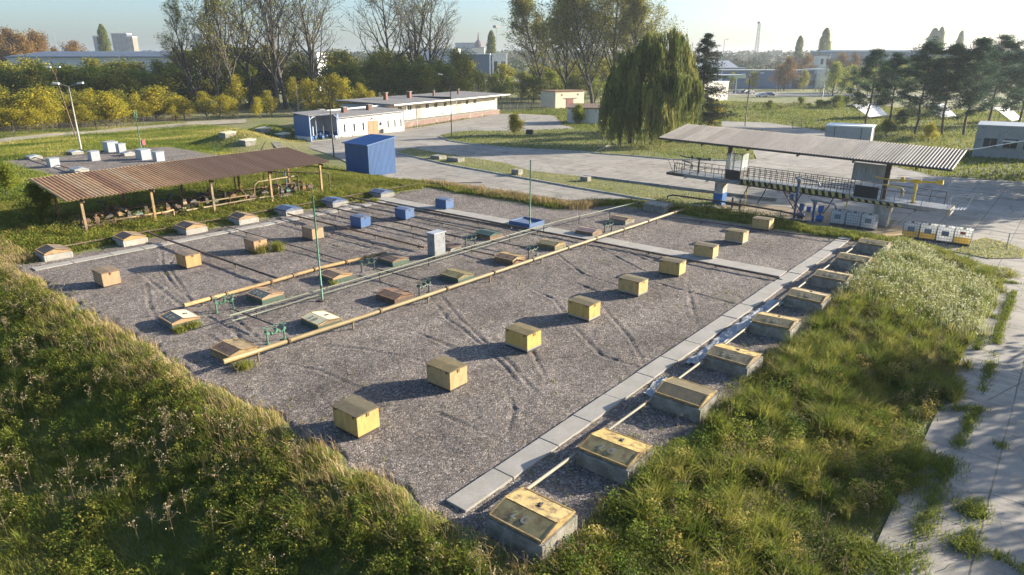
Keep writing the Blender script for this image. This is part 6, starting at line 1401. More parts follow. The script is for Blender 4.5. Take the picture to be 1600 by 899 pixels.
# willow: a broad dome of hanging strands in several overlapping heads
s, tw = skeleton(r, 15, 0.5, 0.2, 12, 0.75, 0.5, 2, 5, 3, 0.05, 0.12)
heads = [(a_*_r[0]+d_*_f[0], a_*_r[1]+d_*_f[1], z_, h_) for a_, d_, z_, h_ in ((5.4,0,21.5,4.0),(8.6,1,17.8,2.8),(10.0,-1,13.0,2.2),(2.4,-2,19.4,3.3),(-0.4,1,17.4,3.2),(-2.6,0,14.8,2.4),(-4.0,-1,11.0,1.9),(6.6,-4,14.5,2.6),(1.0,-5,13.0,2.6),(-1.8,-4,10.0,2.2),(4.2,-6,9.5,2.2),(4.5,4,17.8,3.3),(-0.6,5,14.5,3.2))]
v = Veg()
for hx, hy, hz, hr in heads:
    nb = int(13*hr); a = r.uniform(0, 6.283, nb); rr = hr*np.sqrt(r.uniform(0.05, 1, nb)); btop = hz-0.9*hr*(rr/hr)**2*r.uniform(0.5,1.5,nb)-r.uniform(0,1.6,nb)
    bx = hx+rr*np.cos(a); by = hy+rr*np.sin(a); bl = np.minimum(r.uniform(2,9.5,nb)*(0.45+0.65*rr/hr), btop-0.7); bt = r.uniform(0.05,0.95,nb)
    per = 13; n = nb*per; ax = np.repeat(a,per); top = np.repeat(btop,per)-r.uniform(0,0.9,n); base = np.stack([np.repeat(bx,per)+r.normal(0,.26,n), np.repeat(by,per)+r.normal(0,.26,n), top],1); ln = np.repeat(bl,per)*r.uniform(0.45,1.05,n); tn = np.repeat(bt,per)
    pieces = 13
    for k in range(pieces):
        f_ = (k+r.uniform(0,1,n))/pieces
        pos_ = base+np.stack([np.cos(ax)*0.5*np.sqrt(f_)+r.normal(0,.11,n), np.sin(ax)*0.5*np.sqrt(f_)+r.normal(0,.11,n), -ln*f_], 1)
        v.cards(r, pos_, r.uniform(0.08,0.18,n), r.uniform(0.4,0.9,n), np.clip(tn*0.8+r.normal(0.1,.12,n),0,1))
    m2 = int(90*hr); q_ = r.normal(0,1,(m2,3)); q_ /= np.linalg.norm(q_,axis=1)[:,None]; q_ = np.array([hx,hy,hz-hr*0.5])+q_*np.array([hr*0.9,hr*0.9,hr*0.75])*r.uniform(0.6,1.05,(m2,1)); v.leaves(r, q_, r.uniform(0.2,0.45,m2), r.uniform(0.1,0.9,m2), 0.2, 0.4)
variant('willow', seg_mesh('trunk', s, M_BARK, 6), v.mesh('crown', F_WILLOW))
for k in range(2):                                               # column poplars, 28 m
    n = 9000; z = r.uniform(0.06,1,n)*28; rad = 3.3*np.minimum(1, 0.25+2.2*(z/28))*np.sqrt(np.maximum(0.02, 1-(z/28)**3.2))*np.sqrt(r.uniform(0.2,1,n)); a = r.uniform(0,6.283,n); rad *= 0.7+0.6*vnoise(z/2.0, a*1.6, 60+k)
    v = Veg(); v.leaves(r, np.stack([rad*np.cos(a), rad*np.sin(a), z],1), 0.7*r.uniform(.6,1.3,n), np.clip(vnoise(z/1.5,a*2,61)*.6+.4*r.uniform(0,1,n),0,1), 0.2, 0.7)
    variant('column_poplar', seg_mesh('trunk', [(np.zeros(3), np.array([0,0,14.]), .35,.2)], M_BARK, 6), v.mesh('crown', F_GREEN))
NVAR = {}
def plant(key, label, uv, scale, group=None, cat='tree', z=None, rz=None, name=None, sxy=1.0):
    L_ = VAR[key]; i = NVAR.get(key, 0); NVAR[key] = i+1; tr, cr = L_[i % len(L_)]
    z = z if z is not None else (float(terrain(*uv)) if math.hypot(*uv) < 260 else -1.3)
    t = thing(name or key, label, cat, (uv[0], uv[1], z-0.05), rz if rz is not None else random.uniform(0,6.28), group); t.scale = (scale*sxy, scale*sxy, scale)
    link(tr, 'trunk', t); link(cr, 'crown', t); return t
def hfit(uv, ytop, h0, zb=-1.3): return (zat(*uv, ytop)-zb)/h0
for px, D, top, key, l in ((428,222,-22,'bare_poplar','nearly bare poplar, left stem of the pair behind the pump bay'),(440,226,-40,'bare_poplar','tall bare poplar, right stem of the pair behind the pump bay'),(487,231,-30,'bare_poplar','tall bare poplar above the left end of the white workshop'),
    (607,250,-14,'bare_poplar','tall half bare poplar above the left end of the dock store'),(643,262,-22,'bare_poplar','half bare poplar behind the first brick stack of the dock store'),(673,270,-4,'bare_poplar','half bare poplar leaning right behind the dock store'),
    (335,215,-6,'leafy_poplar','thinly leafed poplar at the left of the poplar group'),(357,210,-30,'leafy_poplar','thinly leafed poplar beside the bare pair'),(300,212,26,'leafy_poplar','left leaning leafy poplar with a ragged top'),(385,228,-10,'bare_poplar','slender bare poplar left of the pair'),
    (852,270,10,'full_poplar','leafy poplar behind the cream pump house, left one'),(884,262,2,'full_poplar','poplar with many upright stems behind the cream pump house'),(928,250,-14,'full_poplar','leafy poplar rising left of the willow'),(962,255,-10,'full_poplar','dense leafy poplar rising behind the willow'),(1012,250,10,'full_poplar','leafy poplar at the right behind the willow top')):
    uv = gd(px, D); plant(key, l, uv, hfit(uv, top, 34 if key == 'bare_poplar' else 33), 'tall poplars', name='poplar_tree', sxy=1.25 if key == 'full_poplar' else 1.1)
uv = gp(985, 226); plant('willow', 'huge weeping willow with hanging olive strands beside the yard', uv, hfit(uv, 30, 21.6), name='willow_tree', rz=0.0, sxy=0.97)
uv = gp(1093, 205); plant('spruce', 'dark spruce with a thin top standing right against the willow', uv, hfit(uv, 52, 21), name='spruce_tree', sxy=1.75)
uv = gp(1052, 214); plant('broad_tree', 'bushy green tree between the willow and the spruce', uv, 0.75, name='leafy_tree')
uv = gp(1112, 200); plant('yellow_bush', 'yellow green bush at the foot of the spruce', uv, 1.5, name='bush', cat='bush')
uv = gp(906, 194, -1.3); plant('bush', 'small tree growing against the white outhouse wall', (uv[0], uv[1]), 1.1, name='small_tree')
uv = gp(803, 212); plant('yellow_bush', 'thin reddish bush at the edge of the lawn', uv, 1.05, name='bush', cat='bush')
for px, py, top, l in ((1352,197,76,'first pine of the row from the left, leaning over the garage'),(1388,201,82,'slim pine second from the left in the row'),(1429,210,60,'broadest pine of the row, in front of the middle panel'),(1472,211,66,'pine with a thin leaning trunk right of the broadest one'),(1505,211,58,'pine just left of the grey office'),(1543,196,54,'leaning pine behind the grey office'),(1590,196,58,'pine at the right edge of the view'),(1570,178,72,'pine behind the leaning one at the right edge')):
    uv = gp(px, py); plant('pine', l, uv, hfit(uv, top, 15.6), 'pines before the white panels', name='pine_tree', sxy=1.2)
uv = gp(1402, 214); plant('pine', 'young pine between the second and third pines', uv, 0.34, name='pine_tree')
uv = gp(1384, 212); plant('bush', 'low dark bush by the second pine', uv, 0.8, name='bush', cat='bush'); uv = gp(1450, 220); plant('yellow_bush', 'yellowish bush in the grass before the pines', uv, 0.8, name='bush', cat='bush')
for px, D, top, l, s_ in ((168,620,38,'dark column poplar beside the skyline towers',1.0),(1285,640,44,'tall column poplar above the white villa',1.15),(1246,660,56,'column poplar above the brick house',1.0),(1452,700,44,'broad column poplar behind the pines, left one',1.3),(1462,700,42,'column poplar leaning on the broad one behind the pines',0.8),(1494,720,48,'slim column poplar at the right of the pair',0.85),(768,600,48,'dark column poplar beside the distant church',1.0),(1103,700,70,'distant column poplar by the spruce top',0.7)):
    uv = gd(px, D); plant('column_poplar', l, uv, hfit(uv, top, 28), 'column poplars on the skyline', name='poplar_tree', sxy=s_)
R2 = random.Random(5)
def row(key, label, group, xs, Df, topf, h0, jitter=6, wide=1.0, name='leafy_tree', cat='tree'):
    for px in xs:
        D = Df(px)+R2.uniform(-jitter, jitter); uv = gd(px+R2.uniform(-4,4), D); tp = topf(px)+R2.uniform(-7,7)
        zb = float(terrain(*uv)) if D < 260 else -1.3
        plant(key, label, uv, max(0.25, hfit(uv, tp, h0, zb)), group, cat, name=name, sxy=wide*R2.uniform(0.75,1.25))
row('yellow_tree','yellow leafed tree in the row along the mesh fence','yellow trees along the mesh fence', range(-40,285,21), lambda x: 148+0.14*x, lambda x: 150+R2.uniform(-8,12), 12.2, 7, 1.4)
row('yellow_tree','lower yellow tree squeezed into the row along the mesh fence','yellow trees along the mesh fence', range(-30,285,24), lambda x: 146+0.14*x, lambda x: 166+R2.uniform(-6,10), 12.2, 5, 1.5)
row('olive_tree','olive green tree mixed into the yellow row along the fence','olive trees in the yellow row', range(-20,270,47), lambda x: 156+0.14*x, lambda x: 142+R2.uniform(-6,8), 12.2, 6, 1.2)
row('yellow_tree','small yellow tree in the gap between fence and bare poplars','yellow trees before the poplars', (310,330,352,398,415,545,575), lambda x: 176+0.08*x-20, lambda x: 152, 12.2, 5, 1.1)
row('olive_tree','lighter olive tree among the dark green ones behind the yellow row','olive trees behind the yellow row', range(-36,310,31), lambda x: 198+0.08*x, lambda x: 118, 12.2, 8, 1.2)
row('broad_tree','dark green tree behind the yellow row','green trees behind the yellow row', range(-40,310,21), lambda x: 205+0.08*x, lambda x: 114, 12.2, 12, 1.2)
row('olive_tree','olive green tree before the blue roofed warehouse','olive trees before the warehouse', range(-30,300,24), lambda x: 238+0.05*x, lambda x: 103, 12.2, 8, 1.3)
row('broad_tree','green tree under the tall poplars','trees under the tall poplars', (318,350,380,405,455,505,530,560,588,625,655,690), lambda x: 240, lambda x: 104, 12.2, 14, 1.2)
row('olive_tree','olive tree among the poplar stems','olive trees among the poplar stems', (290,315,340,360,385,420,450,480,512,545,575,600,630,660,690,715), lambda x: 250, lambda x: 84 if x < 560 else 92, 12.2, 14, 1.2)
row('yellow_tree','yellowing tree behind the white workshop','yellowing trees behind the workshop', (370,455,480,515,540,562), lambda x: 205, lambda x: 128, 12.2, 8, 1.0)
row('broad_tree','shaded green tree behind the dock store','trees behind the dock store', (700,722,745,768,790,812,838,862,898,930), lambda x: 268, lambda x: 119, 12.2, 12, 1.2)
row('olive_tree','olive tree left of the willow behind the pump house','olive trees left of the willow', (735,780,826,850,880,905,935,950), lambda x: 292, lambda x: 104, 12.2, 10, 1.2)
row('russet_tree','russet autumn tree on the far left skyline','russet trees on the left skyline', (2,14,30,44,58,68,84,104,122), lambda x: 430, lambda x: 56 if x < 74 else 74, 12.2, 30, 0.8)
row('russet_tree','orange autumn tree before the blue hall','autumn trees around the blue hall', (1222,1232,1258,1300,1320,1335), lambda x: 375+60*(x>1250), lambda x: 98 if x < 1250 else 92, 12.2, 8, 0.9)
row('olive_tree','small tree in front of the blue hall','small trees before the blue hall', (1178,1252,1262,1150), lambda x: 372, lambda x: 118, 12.2, 4, 0.8)
row('broad_tree','dark tree between the blue hall and the pines','dark trees left of the pines', (1310,1322,1335,1348,1365,1380,1400), lambda x: 330, lambda x: 104, 12.2, 20, 0.9)
row('broad_tree','leafy tree behind the pines','trees behind the pines', range(1420,1640,26), lambda x: 420, lambda x: 92, 12.2, 30, 1.0)
row('bush','low dark bush in the field left of the pines','dark bushes in the field', (1256,1272,1290,1305,1318,1330,1345), lambda x: 235, lambda x: 156, 3.9, 12, 1.7, 'bush', 'bush')
row('bush','low bush along the field fence','bushes along the field fence', (1170,1185,1198,1215,1232), lambda x: 224, lambda x: 164, 3.9, 6, 1.6, 'bush', 'bush')
for u, v, l in ((14,70,'bushy thicket at the left edge beside the rusty canopy'),(15.5,76,'taller bushy thicket left of the rusty canopy'),(19,82,'thicket between the rusty canopy and the far left gravel'),(12.8,64,'low bush by the left end of the rusty canopy'),(17.5,66.5,'bush in the shade under the left end of the rusty canopy')):
    plant('bush', l, (u, v), 0.75, 'bushes left of the canopy', 'bush', name='bush')
# the trees right of the view whose shade falls across the road
for u, v, s_ in ((100,-7,1.1),(107,-11,1.15),(110,-1,1.1),(117,-4,1.2),(104,-4,1.0),(46,-11,0.72),(52,-10.5,0.72),(40,-12,0.5)):
    plant('broad_tree', 'leafy tree beside the concrete yard, its shade lying across the slabs', (u, v), s_, 'trees right of the road', z=-1.3, name='leafy_tree')

# far woods that read as one mass
v = Veg(); n = 1700; w_ = np.random.default_rng(3)
for _ in range(n):
    D = w_.uniform(540, 1500); px = w_.uniform(-80, 1680); u, vv = gd(px, D); h = w_.uniform(10, 19)*(1.0 if D > 800 else 0.8)
    zb = -1.3+float(ss(380, 1700, D))*22
    k = 95; c = w_.normal(0, 1, (k, 3)); c /= np.linalg.norm(c, axis=1)[:, None]; c *= (w_.uniform(0.4, 1, k)[:, None])**0.5
    P = np.stack([u+c[:,0]*h*0.5, vv+c[:,1]*h*0.5, zb+h*0.55+c[:,2]*h*0.47], 1)
    v.leaves(w_, P, h*0.19*w_.uniform(.6,1.3,k), np.clip(w_.uniform(0,0.9)+w_.normal(0,.12,k),0,1), 0.2, 0.8)
tag(link(v.mesh('far_wood', F_FAR), 'far_wood'), 'hazy belt of distant trees along the skyline', 'wood', kind='stuff')
HAZE_D = 0.00014

# ------------------------------------------------------------------ grass, weeds and reeds
def inview(u, v, z, mx=70):
    f = u*_f[0]+v*_f[1]; a = u*_r[0]+v*_r[1]; dz = z-CAMH
    d = f*math.cos(PITCH)-dz*math.sin(PITCH); y = f*math.sin(PITCH)+dz*math.cos(PITCH)
    X = 800+FPX*a/d; Y = 449.5-FPX*y/d
    return (d > 1) & (X > -mx) & (X < 1600+mx) & (Y < 899+160) & (Y > 60)
def scatter(rng, n, u0, u1, v0, v1, keep=None):
    """n tries over a rectangle, kept where keep(u,v) (0..1) allows and the place is near the view"""
    u = rng.uniform(u0, u1, n); v = rng.uniform(v0, v1, n); z = terrain(u, v)
    k = inview(u, v, z)
    if keep is not None: k &= rng.uniform(0, 1, n) < keep(u, v)
    return np.stack([u[k], v[k], z[k]], 1)
F_GRASS = foliage('meadow_grass', [(0.065,0.10,0.013), (0.12,0.15,0.022), (0.20,0.21,0.036), (0.31,0.275,0.075), (0.46,0.38,0.18)], 0.45)
F_WEED = foliage('broad_weeds', [(0.045,0.075,0.012), (0.09,0.13,0.018), (0.17,0.195,0.028), (0.27,0.26,0.045), (0.33,0.24,0.08)], 0.42)
F_DEAD = foliage('dead_stalks', [(0.12,0.085,0.045), (0.20,0.15,0.08), (0.29,0.23,0.13), (0.42,0.37,0.25)], 0.2)
F_REED = foliage('silver_reed', [(0.12,0.16,0.03), (0.20,0.23,0.06), (0.33,0.33,0.16), (0.52,0.50,0.36)], 0.35)
F_TAN = foliage('dry_reed', [(0.16,0.13,0.05), (0.28,0.20,0.09), (0.38,0.27,0.13), (0.46,0.36,0.20)], 0.3)
g = np.random.default_rng(21)
def edge_d(u, v):
    """distance inside the gravel field"""
    return np.minimum(np.minimum(u-11.2, 55.8-5.2*ss(32.5, 36.5, v)-u), np.minimum(v-8.3, 54.3-v))+(fbm(u/1.2, v/1.2, 31)-0.5)*1.4
def stuff(veg, name, mat, label, cat): return tag(link(veg.mesh(name, mat), name), label, cat, kind='stuff')

# the near bank: grass, seedling leaves, dead stalks
def bank_keep(u, v): return np.where(edge_d(u, v) < 0.35, 1.0, 0.0)*(0.35+0.65*fbm(u/1.1, v/1.1, 51))
p = scatter(g, 330000, 0.5, 13.2, 7.5, 66, bank_keep)
hN = fbm(p[:,0]/1.5, p[:,1]/1.5, 52); crest = ss(9.0, 11.4, p[:,0])
V1 = Veg(); n = len(p); h = (0.12+0.55*hN**1.5)*g.uniform(0.5,1.3,n)*(1-0.25*crest)
V1.blades(g, p, h, g.uniform(0.010,0.026,n), 0.8, np.clip(0.34*fbm(p[:,0]/0.9,p[:,1]/0.9,53)+0.28*g.uniform(0,1,n)+0.22*crest*g.uniform(0,1.2,n)+0.32*(1-ss(4,7.5,p[:,0]))*fbm(p[:,0]/2,p[:,1]/2,58),0,1), (-0.3,0.1))
stuff(V1, 'bank_grass', F_GRASS, 'rank green and straw coloured grass on the near bank', 'grass')
p = scatter(g, 34000, 8.5, 13.4, 7.5, 66, lambda u, v: np.where(edge_d(u, v) < 0.45, 1.0, 0.0)*ss(8.6, 10.6, u+(fbm(u/1.3, v/1.3, 151)-0.5)*3)*ss(0.3, 0.55, fbm(u/0.8, v/0.8, 152)+0.08))
V1 = Veg(); n = len(p); V1.blades(g, p, g.uniform(0.2,0.7,n)*(0.5+fbm(p[:,0]/1.1, p[:,1]/1.1, 153)), g.uniform(0.008,0.02,n), 0.7, np.clip(g.normal(0.55,0.25,n),0,1), (-0.5,0.3)); stuff(V1, 'crest_straw', F_TAN, 'straw coloured dry grass along the crest of the near bank', 'grass')
def tussocks(rng, c, per, h, w, spread, tint, veg, lean=0.9):
    n = len(c)*per; P = np.repeat(c, per, 0); sc = np.repeat(rng.uniform(0.7,1.3,len(c)), per); P = P+np.column_stack([rng.normal(0,spread,(n,2)), np.zeros(n)])
    veg.blades(rng, P, h*sc*rng.uniform(0.5,1.1,n), w*rng.uniform(0.6,1.3,n), lean, np.clip(np.repeat(tint,per)+rng.normal(0,.1,n),0,1))
V1 = Veg(); p = scatter(g, 900, 1, 11.5, 8, 60, lambda u, v: np.where(edge_d(u, v) < -0.2, 1.0, 0.0)*ss(0.38,0.6,fbm(u/2, v/2, 155))); tussocks(g, p, 70, 0.6, 0.02, 0.07, np.clip(g.normal(0.42,0.18,len(p)),0,1), V1); stuff(V1, 'bank_tussocks', F_GRASS, 'long leafed grass tussocks on the near bank', 'grass')
p = scatter(g, 6800, 0.5, 12.4, 7.5, 64, lambda u, v: np.where(edge_d(u, v) < 0.0, 1.0, 0.0)*ss(0.40, 0.62, fbm(u/1.6, v/1.6, 54)))
V2 = Veg(); m_ = 70; n = len(p); hh = g.uniform(0.3,0.95,n)
f_ = g.uniform(0.15,1,(n,m_)); a = g.uniform(0,6.283,(n,m_)); rr = (0.10+0.18*(1-f_))*g.uniform(0.4,1.3,(n,m_)); ln = g.normal(0,0.12,(n,1,2))
Q = np.stack([p[:,0:1]+rr*np.cos(a)+f_*ln[:,:,0]*hh[:,None], p[:,1:2]+rr*np.sin(a)+f_*ln[:,:,1]*hh[:,None], p[:,2:3]+f_*hh[:,None]], -1).reshape(-1,3)
V2.leaves(g, Q, g.uniform(0.04,0.12,len(Q)), np.clip(np.repeat(g.uniform(0.1,0.85,n),m_)+g.normal(0,0.1,len(Q)),0,1), 0.35, 0.5)
V2.stems(p, p+np.stack([ln[:,0,0]*hh, ln[:,0,1]*hh, hh],1), 0.008, np.full(n,0.4))
stuff(V2, 'bank_weeds', F_WEED, 'leafy green weeds thick on the near bank', 'weeds')
p = scatter(g, 900, 2.0, 11.8, 8.5, 56, lambda u, v: np.where(edge_d(u, v) < -0.1, 1.0, 0.0)*ss(0.42, 0.6, fbm(u/3.0, v/3.0, 57)))
V3 = Veg(); n = len(p); hh = g.uniform(0.7,1.55,n); tip = p+np.stack([g.normal(0,.1,n), g.normal(0,.1,n), hh],1)
V3.stems(p, tip, 0.011, g.uniform(0.1,0.6,n))
for k in range(6):
    f_ = g.uniform(0.55,0.95,n); b0 = p+(tip-p)*f_[:,None]; b1 = b0+np.stack([g.normal(0,.13,n), g.normal(0,.13,n), g.uniform(0.08,0.28,n)],1); V3.stems(b0, b1, 0.006, g.uniform(0.1,0.6,n))
    Q = np.repeat(b1,7,0)+g.normal(0,0.035,(n*7,3)); V3.leaves(g, Q, g.uniform(0.025,0.06,len(Q)), g.uniform(0.2,1.0,len(Q)), 0.2, 0.8)
stuff(V3, 'dead_stalks', F_DEAD, 'brown dead thistle stalks with pale seed heads on the near bank', 'dead weeds')

# the right bank: creepers and grass between hatches and road
HU = [12.93,17.5,22.75,27.55,32.9,37.95,42.75,47.7,53.0]
def hatch_clear(u, v):
    k = np.ones(len(u))
    for x in HU: k *= np.where((np.abs(u-x) < 1.0) & (v > 8.9) & (v < 11.1), 0, 1)
    return k
def right_keep(u, v):
    rim = 2.1+1.5*(fbm(u/2.6, v*0+3, 61)-0.5)*2+0.9*(fbm(u/0.6, v/0.6, 60)-0.5)
    return ss(-0.3, 0.4, v-rim)*(1-ss(8.6, 9.4, v+(fbm(u/0.8, v/0.8, 62)-0.5)*1.6))*hatch_clear(u, v)
p = scatter(g, 230000, 6, 59, 1.2, 10.2, lambda u, v: right_keep(u, v)*(0.35+0.65*fbm(u/0.9, v/0.9, 63)))
n = len(p); hN = fbm(p[:,0]/1.3, p[:,1]/1.3, 64); V1 = Veg()
V1.blades(g, p, (0.10+0.50*hN**2)*g.uniform(0.5,1.3,n), g.uniform(0.010,0.026,n), 0.8, np.clip(0.38*fbm(p[:,0]/1.4,p[:,1]/1.4,65)+0.35*g.uniform(0,1,n)+0.12,0,1), (-0.1,-0.4))
stuff(V1, 'slope_grass', F_GRASS, 'mixed grass on the slope right of the hatches', 'grass')
p = scatter(g, 7200, 9, 57, 1.8, 9.6, lambda u, v: right_keep(u, v)*ss(0.36, 0.6, fbm(u/1.5, v/1.5, 66)))
n = len(p); m_ = 40; V2 = Veg(); hh = g.uniform(0.12,0.55,n); f_ = g.uniform(0.1,1,(n,m_)); a = g.uniform(0,6.283,(n,m_)); rr = g.uniform(0.02,0.34,(n,m_))
Q = np.stack([p[:,0:1]+rr*np.cos(a), p[:,1:2]+rr*np.sin(a), p[:,2:3]+f_*hh[:,None]*(1.2-rr*1.6)], -1).reshape(-1,3)
hue = np.clip(0.30+1.3*(fbm(p[:,0]/1.8,p[:,1]/1.8,67)-0.35)+g.normal(0,.12,n),0,1)
V2.leaves(g, Q, g.uniform(0.04,0.10,len(Q)), np.clip(np.repeat(hue,m_)+g.normal(0,.1,len(Q)),0,1), 0.6, 0.6)
stuff(V2, 'slope_creepers', F_WEED, 'yellow green creeping weeds on the slope right of the hatches', 'weeds')
V1 = Veg(); p = scatter(g, 1500, 10, 57, 1.9, 8.6, lambda u, v: right_keep(u, v)*ss(0.45,0.62,fbm(u/2.4, v/2.4, 161))); tussocks(g, p, 90, 0.85, 0.022, 0.09, np.clip(g.normal(0.40,0.16,len(p)),0,1), V1); stuff(V1, 'slope_tussocks', F_GRASS, 'long arching grass tussocks on the slope above the concrete road', 'grass')
p = scatter(g, 520, 10, 50, 2.2, 9.0, lambda u, v: right_keep(u, v)*ss(0.45,0.6,fbm(u/3, v/3, 162))); n = len(p); m_ = 150; V2 = Veg(); hh = g.uniform(0.4,1.0,n); f_ = g.uniform(0.05,1,(n,m_)); a = g.uniform(0,6.283,(n,m_)); rr = np.sqrt(g.uniform(0,1,(n,m_)))*0.5*(1.1-f_*0.7)
Q = np.stack([p[:,0:1]+rr*np.cos(a), p[:,1:2]+rr*np.sin(a), p[:,2:3]+f_*hh[:,None]], -1).reshape(-1,3); V2.leaves(g, Q, g.uniform(0.05,0.12,len(Q)), np.clip(np.repeat(np.where(g.random(n)<0.25, 0.95, g.uniform(0.05,0.6,n)),m_)+g.normal(0,.1,len(Q)),0,1), 0.3, 0.55); stuff(V2, 'slope_weeds', F_WEED, 'taller bushy weeds, some reddish, on the slope right of the hatches', 'weeds')
p = scatter(g, 500, 10, 52, 2.5, 9.3, lambda u, v: right_keep(u, v)); n = len(p); V3 = Veg(); hh = g.uniform(0.5,1.1,n); tip = p+np.stack([g.normal(0,.12,n), g.normal(0,.12,n), hh],1); V3.stems(p, tip, 0.009, g.uniform(0.1,0.6,n))
for k in range(4):
    f_ = g.uniform(0.5,0.95,n); b0 = p+(tip-p)*f_[:,None]; b1 = b0+np.stack([g.normal(0,.12,n), g.normal(0,.12,n), g.uniform(0.06,0.22,n)],1); V3.stems(b0, b1, 0.006, g.uniform(0.1,0.6,n)); Q = np.repeat(b1,5,0)+g.normal(0,0.03,(n*5,3)); V3.leaves(g, Q, g.uniform(0.02,0.05,len(Q)), g.uniform(0.1,0.9,len(Q)), 0.2, 0.8)
stuff(V3, 'dead_stalks', F_DEAD, 'dry brown stalks among the weeds right of the hatches', 'dead weeds')
def reed_keep(u, v): return ss(40.5, 44, u+(fbm(u/2, v/2, 71)-0.5)*4)*(1-ss(56, 57.5, u))*ss(1.8, 2.9, v+(fbm(u/1.5, v*0, 72)-0.5)*1.2)*(1-ss(8.4, 9.6, v))
p = scatter(g, 42000, 39, 62, 1.2, 10.0, reed_keep); n = len(p); V1 = Veg(); h = g.uniform(0.45,1.1,n)*(0.6+0.8*fbm(p[:,0]/1.2,p[:,1]/1.2,73))*(1-0.45*ss(49,55,p[:,0]))
V1.blades(g, p, h, g.uniform(0.02,0.045,n), 0.55, np.clip(0.5*fbm(p[:,0]/1.1,p[:,1]/1.1,74)+0.5*g.uniform(0,1,n)-0.05,0,1), (-0.7,0.3))
k = g.random(n) < 0.16; P = p[k]; hh = h[k]; Q = P+np.stack([-0.12*hh*g.uniform(0,2,len(P)), 0.06*hh*g.uniform(0,2,len(P)), hh*0.95],1)
Q = np.repeat(Q,4,0)+g.normal(0,0.05,(len(Q)*4,3)); V1.leaves(g, Q, g.uniform(0.07,0.16,len(Q)), g.uniform(0.55,1.0,len(Q)), 0.0, 0.4)
stuff(V1, 'silver_reed', F_REED, 'tall pale silvery grass thick around the far right hatches', 'tall grass')

# far verge: dry reeds, green rim, bushes by the gantry
p = scatter(g, 40000, 48.5, 57.5, 34, 57, lambda u, v: ss(50.2, 51.4, u-(v > 47)*1.0+(fbm(u, v, 81)-0.5)*2)*(1-ss(54.2, 55.8, u))*ss(0.3,0.55,fbm(u/1.4, v/1.4, 82)+0.1)); n = len(p); V1 = Veg()
V1.blades(g, p, g.uniform(0.25,0.95,n)*(0.4+1.0*fbm(p[:,0]/1.5,p[:,1]/1.5,86)), g.uniform(0.015,0.04,n), 0.45, np.clip(g.normal(0.4,0.25,n),0,1), (-0.3,0.2)); stuff(V1, 'dry_reed', F_TAN, 'tan dry reeds between the gravel and the yard', 'reeds')
def verge_keep(u, v): return np.where((edge_d(u, v) < 0.25), 1, 0)*np.where(v > 36, 1-ss(55.0, 57.5, u), 1-ss(61.5, 63, u))
p = scatter(g, 130000, 49, 63.5, 8.5, 60, verge_keep); n = len(p); V1 = Veg(); V1.blades(g, p, (0.12+0.4*fbm(p[:,0]/1.5,p[:,1]/1.5,83))*g.uniform(0.6,1.3,n), g.uniform(0.03,0.06,n), 0.8, np.clip(0.5*fbm(p[:,0]/2,p[:,1]/2,84)+0.45*g.uniform(0,1,n),0,1)); stuff(V1, 'verge_grass', F_GRASS, 'green grass on the far verge of the gravel', 'grass')
p = scatter(g, 2000, 56, 62.5, 9, 30, lambda u, v: ss(0.4,0.55,fbm(u/1.6, v/1.6, 85))); n = len(p); m_ = 46; V2 = Veg(); hh = g.uniform(0.3,0.95,n)*np.where(p[:,1] < 18, 0.35, 1.0); f_ = g.uniform(0.1,1,(n,m_)); a = g.uniform(0,6.283,(n,m_)); rr = g.uniform(0.02,0.35,(n,m_))
Q = np.stack([p[:,0:1]+rr*np.cos(a), p[:,1:2]+rr*np.sin(a), p[:,2:3]+f_*hh[:,None]], -1).reshape(-1,3); V2.leaves(g, Q, g.uniform(0.07,0.15,len(Q)), np.clip(np.repeat(g.uniform(0.1,0.8,n),m_)+g.normal(0,.1,len(Q)),0,1), 0.3, 0.5); stuff(V2, 'verge_weeds', F_WEED, 'low leafy weeds between the gravel and the gantry', 'weeds')

# left side: around the canopy, the field to the fence
def left_keep(u, v): return np.where(edge_d(u, v) < 0.1, 1, 0)*(1-0.75*((u > 18) & (u < 41.5) & (v > 60) & (v < 65)))
p = scatter(g, 150000, 10, 56, 52, 80, left_keep); n = len(p); V1 = Veg()
V1.blades(g, p, (0.10+0.5*fbm(p[:,0]/1.8,p[:,1]/1.8,91)**1.4)*g.uniform(0.6,1.3,n), g.uniform(0.03,0.07,n), 0.8, np.clip(0.55*fbm(p[:,0]/3,p[:,1]/3,92)+0.4*g.uniform(0,1,n),0,1)); stuff(V1, 'canopy_grass', F_GRASS, 'uneven grass round the rusty canopy', 'grass')
p = scatter(g, 2400, 12, 42, 55.4, 68, lambda u, v: ss(0.45,0.6,fbm(u/1.7, v/1.7, 93))); n = len(p); m_ = 34; V2 = Veg(); hh = g.uniform(0.2,0.8,n); f_ = g.uniform(0.1,1,(n,m_)); a = g.uniform(0,6.283,(n,m_)); rr = g.uniform(0.02,0.35,(n,m_))
Q = np.stack([p[:,0:1]+rr*np.cos(a), p[:,1:2]+rr*np.sin(a), p[:,2:3]+f_*hh[:,None]], -1).reshape(-1,3); V2.leaves(g, Q, g.uniform(0.08,0.16,len(Q)), np.clip(np.repeat(g.uniform(0.1,0.9,n),m_)+g.normal(0,.1,len(Q)),0,1), 0.3, 0.5); stuff(V2, 'canopy_weeds', F_WEED, 'leafy weeds among the pumps of the rusty canopy', 'weeds')
def field_keep(u, v):
    d = np.full(len(u), 99.0)
    for (x0, y0), (x1, y1) in zip(PATHC[:-1:2], PATHC[1::2]): d = np.minimum(d, np.hypot(u-(x0+x1)/2, v-(y0+y1)/2))
    return (1-((u > 26.5) & (u < 49.5) & (v > 90) & (v < 113.5))*1.0)*(d > 2.6)
